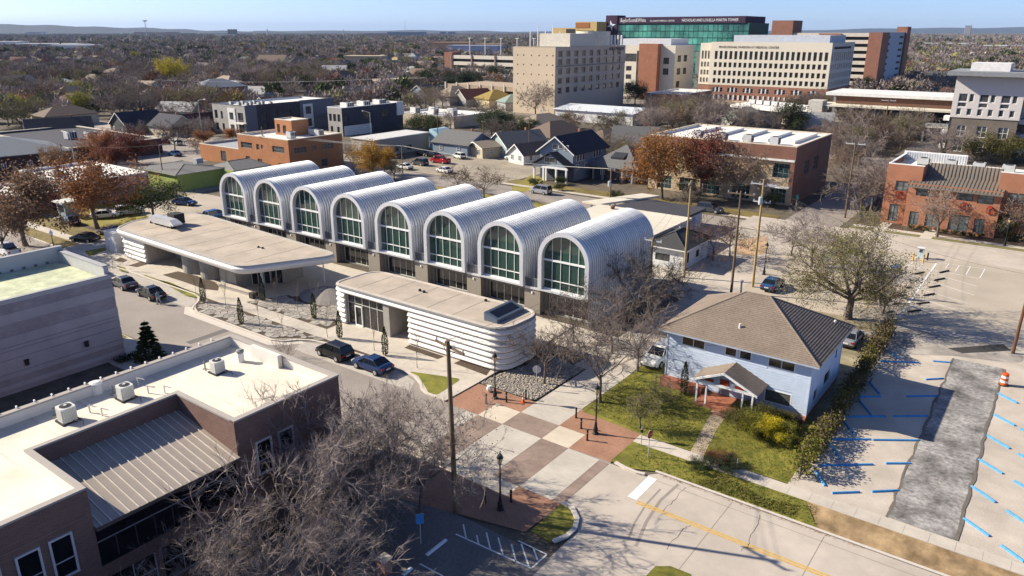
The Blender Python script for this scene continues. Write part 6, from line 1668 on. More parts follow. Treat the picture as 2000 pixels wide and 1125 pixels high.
for i in range(2):
 template(f'tint{i}',61+i,9.5,nleaf=2200,lsize=.13,lspread=.4,levels=4,nk=3,nprim=6,fk=3,fl=.8,frad=.018,rmin=.022,r0=.2)
 template(f'leafy{i}',71+i,9,nleaf=9000,lsize=.135,lspread=.42,levels=4,nk=3,nprim=6,r0=.2,rmin=.02,spread=.8,up=.3)
 template(f'ever{i}',81+i,8,nleaf=9500,lsize=.14,lspread=.5,levels=3,nk=3,nprim=8,r0=.22,rmin=.02,trunk=.18,spread=1.2)
template('near0',5,8.5,levels=5,nk=3,nprim=7,fk=5,fl=.6,frad=.0072,rmin=.012,r0=.14,twig=m_twigp,spread=1.0,up=.34,trunk=.2,fspread=.4)
template('near1',8,8.5,levels=5,nk=3,nprim=6,fk=5,fl=.55,frad=.0072,rmin=.012,r0=.14,twig=m_twigp,spread=1.15,up=.25,trunk=.22,fspread=.45)
template('near2',9,8.5,nleaf=1500,lsize=.06,lspread=.3,levels=5,nk=3,nprim=6,fk=5,fl=.55,frad=.0072,rmin=.012,r0=.13,twig=m_twigp,spread=1.1,up=.3)
template('mid0',31,7.5,levels=4,nk=3,nprim=6,fk=6,fl=.6,frad=.012,rmin=.015,r0=.11,spread=1.1,trunk=.3)
template('mid1',37,7.5,levels=4,nk=3,nprim=5,fk=6,fl=.6,frad=.012,rmin=.015,r0=.11,spread=1.3,trunk=.28)
template('big0',43,13.5,nleaf=17000,lsize=.09,lspread=.4,levels=5,nk=3,nprim=8,fk=2,fl=.8,frad=.012,rmin=.018,r0=.42,spread=1.45,trunk=.17,up=.14)
template('sap',13,4.0,levels=2,nk=2,nprim=5,rmin=.012,r0=.035,trunk=.35,spread=.7,up=.5,fk=2,fl=.4,frad=.008)
template('crape',17,4.0,levels=3,nk=3,nprim=8,rmin=.012,r0=.05,trunk=.06,spread=1.1,up=.4,fk=2,fl=.4,frad=.008)
def conifer(key,H,R0,n,mat,layers=9,col=False):
 rg=np.random.default_rng(n)
 V,F=seg_mesh([((0,0,0),(0,0,H*.95),H*.02,H*.006,0)],6)
 tm=quads_mesh('trunk',V,F,[m_bark])
 if col:
  z=rg.uniform(.03,1,n);rr=R0*np.minimum(1,(1-z)*2.2+.12)*np.minimum(1,.5+z*4)*np.sqrt(rg.uniform(.35,1,n))
 else:
  z=(rg.integers(0,layers,n)+rg.uniform(-.12,.12,n))/layers;z=np.clip(z*.9+.08,.02,.99);rr=R0*(1.04-z)*np.sqrt(rg.uniform(.02,1,n))
 t=rg.uniform(0,2*math.pi,n)
 C=np.stack([rr*np.cos(t),rr*np.sin(t),z*H-(0 if col else .18*rr)],1)
 out=np.stack([np.cos(t),np.sin(t),np.full(n,1.4 if col else-.1)],1);out+=rg.normal(0,.25,(n,3));out/=np.linalg.norm(out,axis=1,keepdims=True)
 sd=rg.normal(0,1,(n,3));sd-=out*(out*sd).sum(1,keepdims=True);sd/=np.linalg.norm(sd,axis=1,keepdims=True)
 s=(.085 if col else .16)*rg.uniform(.7,1.4,n)[:,None]*H/3.2
 V=np.stack([C-out*s,C-sd*s*.35,C+out*s,C+sd*s*.35],1).reshape(-1,3)
 TT[key]=(tm,quads_mesh('crown',V,np.arange(4*n).reshape(n,4),[mat]),H,False)
conifer('arb',3.0,.33,900,lf['green'],col=True)
conifer('pine',4.2,1.5,1500,lf['green'])
TREES=[]
def tree(key,px,H,mat=None,label=None,kind='bare grey-brown tree',grp=None,wide=1.,rz=None,name='tree',cat='tree',twig=None,z=0.):
 tm,cm,h0,leafy=TT[key]
 s=H/h0
 t=link(name,None,None,(px[0],px[1],z),random.uniform(0,6.28)if rz is None else rz)
 t.scale=(s*wide,s*wide,s)
 WLOC[t.name]=(px[0],px[1],z)
 a=link('trunk',tm,t);c=link('crown',cm,t)
 if leafy and mat:
  c.material_slots[1].link='OBJECT';c.material_slots[1].material=lf[mat]
 elif mat and len(c.material_slots)==1 and mat in lf:
  c.material_slots[0].link='OBJECT';c.material_slots[0].material=lf[mat]
 if twig:
  c.material_slots[0].link='OBJECT';c.material_slots[0].material=twig
 t['category']=cat
 if grp:t['group']=grp
 if label:t['label']=label
 else:TREES.append((t,kind,px[0],px[1],H))
 return t
tree('near0',(-33.8,25.6),10.0,label='large bare tree with pale twigs rising against the brick wall nearest the street corner',wide=1.12)
tree('near1',(-33.4,17.6),7.0,label='large bare tree with pale twigs before the dark glazed band of the brick building',wide=1.1)
tree('near0',(-29.4,21.6),7.6,label='lower bare tree at the dark parking court beside the two large bare trees',wide=1.15)
tree('near1',(-33.0,11.2),6.4,label='bare tree rising before the low windows at the bottom edge of the photo',wide=1.1)
tree('near2',(-31.2,31.6),8.6,mat='olive',label='bare tree with a few olive leaves wrapped round the wooden street pole',wide=1.15)
tree('near1',(-35.4,29.8),9.3,label='bare tree against the corner of the brick wall, tips above the roof edge',wide=1.05)
tree('near0',(-30.4,14.4),6.2,label='bare tree between the parking court and the glazed band, low and broad',wide=1.2)
tree('near1',(-36.4,34.2),7.0,label='bare tree behind the street lamp at the corner of the brick building',wide=1.05)
tree('crape',(-59.00,41.89),2.6,label='leafless stems standing on the street edge behind the roof parapet step',name='shrub',cat='shrub')
tree('leafy1',(-126.04,45.15),12.5,mat='brown',label='tall tree with sparse russet-brown leaves at the left edge by the white pickup',wide=1.25)
tree('leafy0',(-128.17,56.99),11.8,mat='rust',label='russet street tree standing on the yellow lawn left of the round green tree',wide=1.25)
tree('tint0',(-122.52,40.84),9,mat='brown',label='thin brown-leaved tree cut by the left edge of the photo')
tree('ever0',(-128.35,66.87),6.6,mat='green',label='round dark green tree on the yellow lawn beside the white block',wide=1.25)
tree('leafy1',(-193.59,90.71),8.5,mat='rust',label='rust-coloured tree left of the maroon one behind the white-roofed shop',wide=1.15)
tree('leafy0',(-184.19,93.91),8.5,mat='red',label='maroon tree behind the white-roofed shop',wide=1.3)
tree('leafy1',(-182.43,87.96),6,mat='red',label='low maroon tree spreading along the back of the white-roofed shop',wide=1.5)
tree('leafy0',(-182.92,75.10),7,mat='brown',label='pinkish brown tree between the blue hall and the white-roofed shop',wide=1.1)
tree('tint1',(-188.86,112.89),4.5,mat='rust',label='small rusty tree at the low end of the brick annex')
tree('leafy1',(-203.20,123.92),4.2,mat='rust',label='rusty hedge-like tree along the back of the brick annex',wide=1.8)
tree('leafy1',(-203.06,133.45),4.0,mat='rust',label='second rusty hedge-like tree behind the brick annex, closest to the penthouse building',wide=1.6)
tree('leafy0',(-124.82,115.93),8.5,mat='gold',label='golden orange tree beside the dark flank of the penthouse building',wide=.95)
tree('leafy1',(-126.32,121.18),6.5,mat='gold',label='darker golden tree just right of the golden orange tree',wide=1.0)
tree('tint0',(-134.68,119.13),7,mat='brown',label='bare pinkish tree against the end wall of the penthouse building',wide=.8)
tree('tint1',(-120.10,117.91),4.5,mat='olive',label='low olive shrubby tree beside the thin pole behind the vaults',wide=1.3)
tree('mid1',(-91.35,113.68),6.6,label='dark bare tree with twin trunk on the north street behind the vaults',wide=1.5,twig=m_twigr)
tree('mid0',(-100.60,116.82),5.4,label='dark bare tree left of the twin-trunked one behind the vaults',wide=1.4,twig=m_twigr)
tree('leafy0',(-63.39,134.46),13,mat='amber',label='big orange-brown tree in front of the brick and sandstone shops',wide=.92)
tree('leafy1',(-58.55,141.69),13.5,mat='red',label='big dark russet tree right of the orange-brown one by the shops',wide=.9)
tree('tint0',(-50.76,139.77),12,mat='brown',label='half-bare russet tree in front of the middle of the shops',wide=1.15)
tree('mid0',(-56.50,132.69),5,label='low bare pale shrub tree by the carport',wide=1.4)
tree('big0',(-17.38,87.45),13.6,mat='moss',label='wide spreading grey-green tree behind the pale blue house',wide=1.0)
tree('mid1',(-26.64,105.79),8,label='pale bare tree behind the wide grey-green tree',wide=1.4,twig=m_twigp)
tree('mid0',(-30.53,109.21),6,label='pale bare bush-like tree left of the wide grey-green tree',wide=1.5,twig=m_twigp)
tree('tint0',(-14.47,91.68),4.2,mat='gold',label='small tree with yellow-orange leaves at the end of the hedge',wide=1.3)
tree('mid0',(-35.56,52.86),7.2,label='bare tree standing in the pale rocks behind the stop sign',wide=1.0)
tree('mid1',(-29.58,52.84),8.0,label='leaning bare tree beside the lamp on the house lawn',wide=1.15)
tree('mid0',(-29.93,60.52),8.0,label='bare tree left of the white van by the pale blue house',wide=1.0)
tree('mid1',(-34.03,62.81),7.0,label='bare tree in the shade of the easternmost vault, beside the alley',wide=1.2)
tree('mid0',(-38.74,62.98),6.0,label='bare tree before the last arched window of the vaulted building',wide=1.1)
tree('mid1',(-35.47,70.48),8.5,label='dark bare tree against the side wall of the easternmost vault',wide=1.25)
tree('mid0',(-36.08,76.03),8,label='bare tree at the back corner of the easternmost vault',wide=1.2)
tree('mid1',(-35.94,80.52),4,label='low reddish bare tree by the alley pole',wide=1.4,twig=m_twigr)
tree('crape',(-37.16,86.85),3.5,label='bushy bare shrub tree in front of the white cottage',wide=1.3,twig=m_twigr)
tree('mid0',(-38.81,100.47),6.5,label='bare pinkish tree beside the white cottage wall',wide=1.35,twig=m_twigr)
tree('mid1',(-37.71,103.87),6,label='bare tree right of the pinkish one by the white cottage',wide=1.3,twig=m_twigr)
tree('crape',(-36.74,108.68),3.6,label='small round bare tree standing on the pale brick paving',wide=1.0)
tree('tint1',(-15.29,133.88),8.2,mat='brown',label='bare street tree in front of the brick townhouse windows',wide=1.05,twig=m_twigp)
tree('tint0',(-4.65,139.09),8,mat='brown',label='bare street tree at the right edge before the brick townhouses',wide=1.1,twig=m_twigp)
tree('leafy0',(-425.00,244.53),17,mat='yellow',label='tall bright yellow tree standing over the rooftops',wide=1.0)
tree('bare2',(-169.15,242.37),13,label='bare spreading tree in front of the blank beige wall',wide=1.1)
tree('ever0',(-163.95,313.35),11,mat='dark',label='dark evergreen at the corner of the beige medical block',wide=.9)
tree('ever1',(-89.45,413.89),10,mat='dark',label='dark evergreen at the foot of the parking garage tower')
tree('ever1',(-70.93,235.88),11.5,mat='green',label='dark green conical tree behind the flat white shop roof',wide=.9)
tree('ever0',(-17.24,221.78),8,mat='olive',label='broad olive evergreen before the taupe brick apartments',wide=1.4)
tree('ever0',(-44.13,139.15),3,mat='green',label='low round evergreen by the sandstone shop corner',name='shrub',cat='shrub')
tree('ever0',(-20.21,140.73),4.6,mat='green',label='narrow rounded evergreen at the projecting brick end bay',wide=.7)
tree('ever1',(-6.60,139.56),4.2,mat='green',label='dense green shrub at the downpipe end of the brick townhouses',wide=1.1)
tree('pine',(-70.21,34.02),4.4,label='small dark conifer between the grey brick box and the white roof')
for k,p in enumerate(((-83.86,47.46),(-79.38,46.22),(-77.32,47.32),(-69.52,46.32),(-73.19,51.49),(-64.88,46.02),(-69.25,51.38),(-67.43,52.74),(-60.40,48.28),(-53.80,48.77),(-47.35,48.30),(-102.82,46.79))):
 tree('sap',p,3.6+.5*random.random(),kind='slender leafless sapling',grp='saplings in the flagstone beds',wide=.7,z=.1,name='sapling')
for k,p in enumerate(((-80.91,46.65),(-71.13,45.13),(-75.63,51.25),(-65.87,51.01),(-59.13,48.87),(-51.94,48.54))):
 tree('arb',p,3.1,kind='narrow pointed evergreen',grp='narrow evergreens in the flagstone beds',z=.1,name='cypress_shrub')
for k,p in enumerate(((-25.92,56.79),(-24.72,55.85),(-24.30,58.62))):
 tree('arb' if k==2 else 'crape',p,(2.4,2.2,3.2)[k],kind='small plant by the brick planter of the blue house',grp='plants by the blue house',name='shrub',cat='shrub')
tree('tint1',(-24.62,50.85),3.4,mat='lime',label='young yellow-green tree on the lawn by the corner lamp',wide=1.0)
for k,(p,h,m_,w_)in enumerate((((-18.01,55.23),2.0,'olive',1.2),((-16.56,54.76),2.3,'lime',1.1),((-15.37,54.94),2.3,'yellow',1.0),((-14.24,55.20),2.0,'lime',1.1),((-16.47,56.90),2.2,'olive',1.2),((-18.29,57.73),1.6,'green',1.2),((-14.81,57.61),1.7,'olive',1.2))):
 tree('ever1',p,h,mat=m_,kind='leafy '+{'olive':'olive','lime':'yellow-green','yellow':'bright yellow','green':'dark green'}[m_]+' shrub before the wide house window',wide=w_,name='shrub',cat='shrub',grp='shrubs along the blue house front')
for k,(p,h,m_)in enumerate((((-17.95,47.84),.9,'green'),((-16.72,48.75),1.2,'dark'),((-17.01,49.68),1.0,'red'))):
 tree('ever0',p,h,mat=m_,kind='low '+{'green':'green','dark':'dark green','red':'reddish'}[m_]+' bush on the verge by the sidewalk',wide=1.8,name='shrub',cat='shrub',grp='bushes on the verge')
for k,p in enumerate(((-89.66,129.66),(-87.31,134.91),(-83.95,129.19),(-62.10,141.56),(-69.53,127.54),(-92.14,131.32))):
 tree('ever0',p,(1.8,2.0,1.6,2.6,2.2,1.4)[k],mat='green',kind='round clipped shrub by the north street houses',wide=1.2,name='shrub',cat='shrub',grp='shrubs before the blue house row')
for k in range(9):
 p=(-18.85,137.38)if False else(-19.6+k*1.25,137.0)
 tree('ever0',p,.9,mat='green',kind='low round shrub along the brick townhouse front',name='shrub',cat='shrub',grp='shrubs along the brick townhouses')
for k,p in enumerate(((-281.17,322.02),(-280.45,332.01),(-302.62,335.49),(-382.06,402.49),(-286.05,347.80),(-304.59,390.81),(-286.49,380.25),(-320.31,343.78))):
 tree('ever%d'%(k%2),p,9+k%3,mat='dark',kind='dark evergreen before the parking deck',grp='dark evergreens by the parking decks',wide=1.15)
for k,(p,m_,h)in enumerate((((-168.89,178.09),'green',7),((-162.45,178.22),'green',6),((-150.58,191.69),'green',8),((-142.87,188.25),'dark',8),((-140.55,194.49),'green',6),((-140.80,219.07),'green',5))):
 tree('ever%d'%(k%2),p,h,mat=m_,kind='dark green tree among the roofs before the beige block',grp='green trees among the roofs',wide=1.1)
for k,(p,m_,h)in enumerate((((-314.14,141.59),'lime',9),((-280.57,106.51),'olive',10),((-307.10,114.29),'lime',10),((-312.11,197.00),'lime',8),((-336.75,178.70),'olive',9),((-324.27,259.27),'olive',12),((-341.22,246.67),'olive',12),((-837.61,443.34),'lime',11),((-386.85,174.45),'lime',9),((-236.46,232.74),'olive',9),((-309.31,122.86),'olive',9),((-113.15,207.39),'olive',9),((-118.11,206.64),'olive',8),((-115.55,256.65),'olive',8))):
 tree('leafy%d'%(k%2)if m_=='lime' else 'tint%d'%(k%2),p,h,mat=m_,kind={'lime':'yellow-green tree','olive':'olive-tinged tree'}[m_]+' among the neighbourhood roofs',grp='coloured trees among the roofs',wide=1.15)
bpy.context.view_layer.update()
FOOT=[]
for o in list(COL.objects):
 if o.parent is None and o.get('category')in('building','house','shed','carport'):
  xs,ys=[],[]
  for c in o.children:
   if c.type=='MESH':
    for q in c.bound_box:
     w=c.matrix_world@Vector(q);xs.append(w.x);ys.append(w.y)
  if xs:FOOT.append((min(xs),min(ys),max(xs),max(ys)))
ROADS=[(-420,118,-44,127),(-44,121,90,131.5),(-201,118,-192,420),(-420,204,120,215),(-106,131,-98,330),(-300,321,60,335),(-39,131,-29,330)]
def free(x,y,m):
 return not any(a-m<x<c+m and b-m<y<d+m for a,b,c,d in FOOT)and not any(a<x<c and b<y<d for a,b,c,d in ROADS)
def inpoly(x,y,poly):
 c=False
 for i in range(len(poly)):
  a,b=poly[i],poly[(i+1)%len(poly)]
  if(a[1]>y)!=(b[1]>y)and x<(b[0]-a[0])*(y-a[1])/(b[1]-a[1])+a[0]:c=not c
 return c
TP=[(t[2],t[3])for t in TREES]
def scatter(poly,n,h0,h1,mind,reds=.15):
 xs=[p[0]for p in poly];ys=[p[1]for p in poly];k=tries=0
 while k<n and tries<n*80:
  tries+=1
  x,y=random.uniform(min(xs),max(xs)),random.uniform(min(ys),max(ys))
  if not inpoly(x,y,poly)or not free(x,y,2.2):continue
  if any((x-a)**2+(y-b)**2<mind*mind for a,b in TP):continue
  TP.append((x,y));k+=1
  q=random.random()
  if q<.22:tree('tint%d'%random.randrange(2),(x,y),random.uniform(h0,h1),mat=random.choice(['moss','moss','brown','olive']),kind='thinly leaved olive-brown tree',grp='neighbourhood trees',wide=random.uniform(.95,1.3))
  else:tree('bare%d'%random.randrange(4),(x,y),random.uniform(h0,h1),kind='bare grey-brown tree',grp='neighbourhood trees',wide=random.uniform(1.0,1.4),twig=random.choice([m_twig,m_twig,m_twigr,m_twigp]))
scatter([(-631.39,232.91),(-442.45,373.33),(-289.80,246.58),(-324.51,203.69),(-252.06,155.20),(-261.28,126.00),(-264.19,102.60),(-262.69,93.36)],128,8,13.5,5.0)
scatter([(-362.57,329.53),(-280.75,313.19),(-163.99,220.65),(-146.51,223.98),(-112.22,215.55),(-99.48,177.11),(-129.79,174.63),(-175.11,179.89),(-227.46,231.21)],17,6,10,6)
scatter([(-112.68,219.86),(-129.03,272.19),(-107.43,279.33),(-87.01,298.91),(-67.48,309.02),(-32.70,267.18),(-26.44,214.95),(-38.02,202.54),(-41.00,176.70),(-60.64,239.30),(-86.38,230.23)],84,7,11.5,4.2)
scatter([(-39.14,154.29),(-37.21,183.39),(-26.19,152.49),(-30.75,136.56)],11,8,12,3.5)
scatter([(-247.97,119.31),(-238.39,146.54),(-195.66,119.47),(-197.10,106.76)],5,6,9,6)
scatter([(-104.76,175.39),(-92.67,184.38),(-81.63,162.88),(-87.49,158.52)],4,6,9,4)
def forest(name,label,rad0,rad1,n,tris,size,hgt,seed):
 rg=np.random.default_rng(seed)
 th=R(36.62)+rg.uniform(-.74,.74,n);rr=np.sqrt(rg.uniform(rad0**2,rad1**2,n))
 X,Y=-np.sin(th)*rr,np.cos(th)*rr
 ok=np.ones(n,bool)
 for a,b,c,d in FOOT:ok&=~((X>a-5)&(X<c+5)&(Y>b-5)&(Y<d+5))
 for a,b,c,d in ROADS:ok&=~((X>a)&(X<c)&(Y>b)&(Y<d))
 ok&=~((X>-260)&(X<-60)&(Y>230)&(Y<400))
 cl=np.sin(X*.011+1.3)*np.sin(Y*.013+.4)+.5*np.sin(X*.031+Y*.023)
 ok&=cl<.95
 X,Y,rr=X[ok],Y[ok],rr[ok];n=len(X)
 H=hgt*rg.uniform(.65,1.15,n);Wd=H*rg.uniform(.40,.62,n)
 q=rg.uniform(0,1,n)+.12*np.sin(X*.02)*np.sin(Y*.017)
 pal=np.array([[.22,.18,.165],[.28,.235,.22],[.185,.155,.14],[.20,.19,.09],[.075,.09,.04],[.29,.18,.11],[.36,.32,.09],[.22,.10,.07]])
 idx=np.digitize(q,[.34,.58,.70,.81,.92,.955,.98])
 col=pal[np.clip(idx,0,7)]*rg.uniform(.75,1.25,(n,1))
 N=n*tris
 u=rg.normal(0,1,(n,tris,3));u/=np.linalg.norm(u,axis=2,keepdims=True)
 u[:,:,2]=np.abs(u[:,:,2])*.9+rg.uniform(-.35,.1,(n,tris))
 f=rg.uniform(.35,1,(n,tris,1))**.6
 C=np.stack([X,Y,H*.52],1)[:,None,:]+u*f*np.stack([Wd,Wd,H*.48],1)[:,None,:]
 C[:,:,2]=np.maximum(C[:,:,2],.6)
 dr=u+rg.normal(0,.5,(n,tris,3));dr[:,:,2]+=.5;dr/=np.linalg.norm(dr,axis=2,keepdims=True)
 sd=rg.normal(0,1,(n,tris,3));sd-=dr*(dr*sd).sum(2,keepdims=True);sd/=np.linalg.norm(sd,axis=2,keepdims=True)
 ever=(idx==4)[:,None,None]
 L=size*rg.uniform(.6,1.3,(n,tris,1));Wt=L*np.where(ever,.55,.22)
 V=np.stack([C-dr*L*.5-sd*Wt,C-dr*L*.5+sd*Wt,C+dr*L],2).reshape(-1,3)
 me=quads_mesh(name,V,np.arange(N*3).reshape(N,3),[m_forest])
 at=me.color_attributes.new('tint','FLOAT_COLOR','CORNER')
 cc=np.ones((n,tris*3,4),np.float32);cc[:,:,:3]=col[:,None,:]
 at.data.foreach_set('color',cc.ravel())
 o=link(name,me);o['kind']='stuff';o['label']=label
 return o
m_forest=bpy.data.materials.new('forest_twigs');m_forest.use_nodes=True
_n=m_forest.node_tree.nodes;_a=_n.new('ShaderNodeVertexColor');_a.layer_name='tint'
m_forest.node_tree.links.new(_a.outputs[0],_n['Principled BSDF'].inputs['Base Color']);_n['Principled BSDF'].inputs['Roughness'].default_value=.9;_n['Principled BSDF'].inputs['Specular IOR Level'].default_value=.1
forest('treetops','brown and grey leafless woods between the far houses',300,900,4300,190,1.15,10,3)
forest('woods','brown leafless woods filling the plain',900,2200,9500,64,2.1,11,4)
forest('woods','far hazy woods reaching to the horizon',2200,8500,28000,14,6.0,12,5)
def leafbank(name,label,path,width,height,n,size,mats,probs,cat,seed,tie=None):
 rg=np.random.default_rng(seed);P=np.array(path);seg=np.linalg.norm(P[1:]-P[:-1],axis=1);cum=np.concatenate([[0],np.cumsum(seg)])
 d=rg.uniform(0,cum[-1],n);i=np.clip(np.searchsorted(cum,d)-1,0,len(seg)-1);t=(d-cum[i])/seg[i]
 c=P[i]+(P[i+1]-P[i])*t[:,None]
 hz=height*(.75+.25*np.sin(d*.9)*np.sin(d*.37+1))
 off=rg.normal(0,.42,n)*width/2*1.1
 C=np.stack([c[:,0]+off,c[:,1]+rg.normal(0,.1,n),rg.uniform(.02,1,n)**.8*hz],1)
 a=rg.normal(0,1,(n,3));a/=np.linalg.norm(a,axis=1,keepdims=True);b=rg.normal(0,1,(n,3));b-=a*(a*b).sum(1,keepdims=True);b/=np.linalg.norm(b,axis=1,keepdims=True)
 s=size*rg.uniform(.6,1.4,n)[:,None]
 V=np.stack([C-a*s,C-b*s*.6,C+a*s,C+b*s*.6],1).reshape(-1,3)
 mi=rg.choice(len(mats),n,p=probs)if tie is None else tie(d/cum[-1],rg,n)
 root=thing(name,label,cat,(*path[len(path)//2],0))
 V=V-np.array(WLOC[root.name])
 link('foliage',quads_mesh('foliage',V,np.arange(4*n).reshape(n,4),mats,mi),root)
 return root
def tie(f,rg,n):
 q=rg.uniform(0,1,n)
 y=np.where(f<.12,.55,np.where(f<.45,.22,np.where((f>.6)&(f<.72),.35,.06)))
 return np.where(q<y,2,np.where(q<y+.3,1,0))
hg=leafbank('hedge','long vine-covered hedge between the pale blue house and the gravel lot',[(-11.7,51.0),(-11.9,57),(-12.0,66),(-12.4,76),(-12.8,86)],1.5,2.3,17000,.10,[M('vine_brown',(.075,.055,.03),col2=(.15,.105,.06),sc=2),lf['olive'],lf['lime']],None,'hedge',7,tie)
mb=MB()
for k in range(13):
 y=51+k*2.9;x=-11.7-.031*(y-51)
 part('fence_post',MB().tube((x,y,0),(x,y,1.9),.05),m_dark,hg)
leafbank('hedge','dark low hedge in front of the brick townhouse end wall',[(-6.5,137.5),(4,137.5)],1.6,1.5,1500,.14,[lf['green'],lf['dark']],[.5,.5],'hedge',8)
leafbank('hedge','dark clipped hedge in shade along the parking court below the brick building',[(-37.2,8),(-36.8,20),(-36.2,30)],2.2,1.0,3500,.10,[lf['dark'],lf['green']],[.7,.3],'hedge',9)
leafbank('hedge','dark low plants at the foot of the grey brick wall',[(-71.8,31.5),(-71.6,33.6)],1.2,.7,700,.09,[lf['dark']],[1],'hedge',10)
def blades(name,label,poly,n,h,mats,seed,z=.0,lean=.5):
 rg=np.random.default_rng(seed);P=np.array(poly)
 X,Y=[],[]
 while len(X)<n:
  x,y=rg.uniform(P[:,0].min(),P[:,0].max()),rg.uniform(P[:,1].min(),P[:,1].max())
  if inpoly(x,y,poly):X.append(x);Y.append(y)
 X,Y=np.array(X),np.array(Y);a=rg.uniform(0,6.28,n);s=h*rg.uniform(.5,1.3,n);w=s*.28
 V=np.stack([np.stack([X-np.cos(a)*w,Y-np.sin(a)*w,np.full(n,z)],1),np.stack([X+np.cos(a)*w,Y+np.sin(a)*w,np.full(n,z)],1),np.stack([X+rg.normal(0,lean,n)*s,Y+rg.normal(0,lean,n)*s,z+s],1)],1).reshape(-1,3)
 o=link(name,quads_mesh(name,V,np.arange(3*n).reshape(n,3),mats,rg.integers(0,len(mats),n)));o['kind']='stuff';o['label']=label
 return o
gm_=[LEAF('blade_green',(.11,.14,.018),(.20,.21,.03)),LEAF('blade_dry',(.18,.15,.05),(.27,.22,.08)),LEAF('blade_mid',(.12,.125,.02),(.19,.18,.035))]
VG=[(-23.4,48.3),(-22.6,44.9),(-20.6,45.75),(-9.0,45.9),(-9.8,48.3)]
blades('grass','rough green grass on the verge by the sidewalk',VG,1500,.12,gm_,1,.03)
blades('weeds','dense green weeds along the kerb side of the verge',[(-17.5,45.9),(-10.5,45.95),(-10.8,47.6),(-13,47.0),(-16.8,48.2)],1500,.16,[gm_[0],gm_[1],gm_[2]],2,.03,1.2)
blades('grass','green lawn grass before the pale blue house',[(-30,51),(-23.9,50.1),(-11.7,50.1),(-11.9,59),(-30,59.5)],16000,.09,gm_,3,0)
blades('fallen_leaves','brown fallen leaves along the kerb of the verge',[(-20.2,45.25),(-6,45.3),(-6,45.9),(-20.2,46.3)],1500,.06,[lf['brown'],lf['rust']],4,0,1.2)
# ================================================================ CARS
m_tyre=M('tyre_rubber',(.018,.018,.018),var=.2);m_rim=M('rim_alloy',(.42,.42,.43),rough=.35,metal=.5,var=.05)
m_cglass=MGLASS('car_glass',(.010,.012,.014),rough=.04,spec=.7)
m_hl=M('headlight_clear',(.6,.6,.6),rough=.15);m_tl=M('taillight_red',(.28,.012,.012),rough=.2);m_plate=M('plate_white',(.6,.6,.58));m_trimb=M('car_trim',(.02,.02,.02))
KIND=dict(sedan=dict(L=4.7,W=.90,belt=.93,top=1.45,hood=.88,trunk=.98,cab=(-1.75,-1.0,.35,1.15)),coupe=dict(L=4.5,W=.89,belt=.93,top=1.42,hood=.86,trunk=1.0,cab=(-1.7,-.95,.3,1.1)),suv=dict(L=4.8,W=.95,belt=1.08,top=1.75,hood=1.04,trunk=1.08,cab=(-2.25,-2.0,.35,1.1)),hatch=dict(L=4.3,W=.88,belt=.98,top=1.60,hood=.95,trunk=1.0,cab=(-2.05,-1.75,.45,1.35)),van=dict(L=4.6,W=.90,belt=1.1,top=1.85,hood=1.05,trunk=1.1,cab=(-2.2,-2.1,.7,1.5)),pickup=dict(L=5.6,W=.98,belt=1.15,top=1.85,hood=1.12,trunk=1.12,cab=(-.75,-.6,.85,1.45)))
CT={}
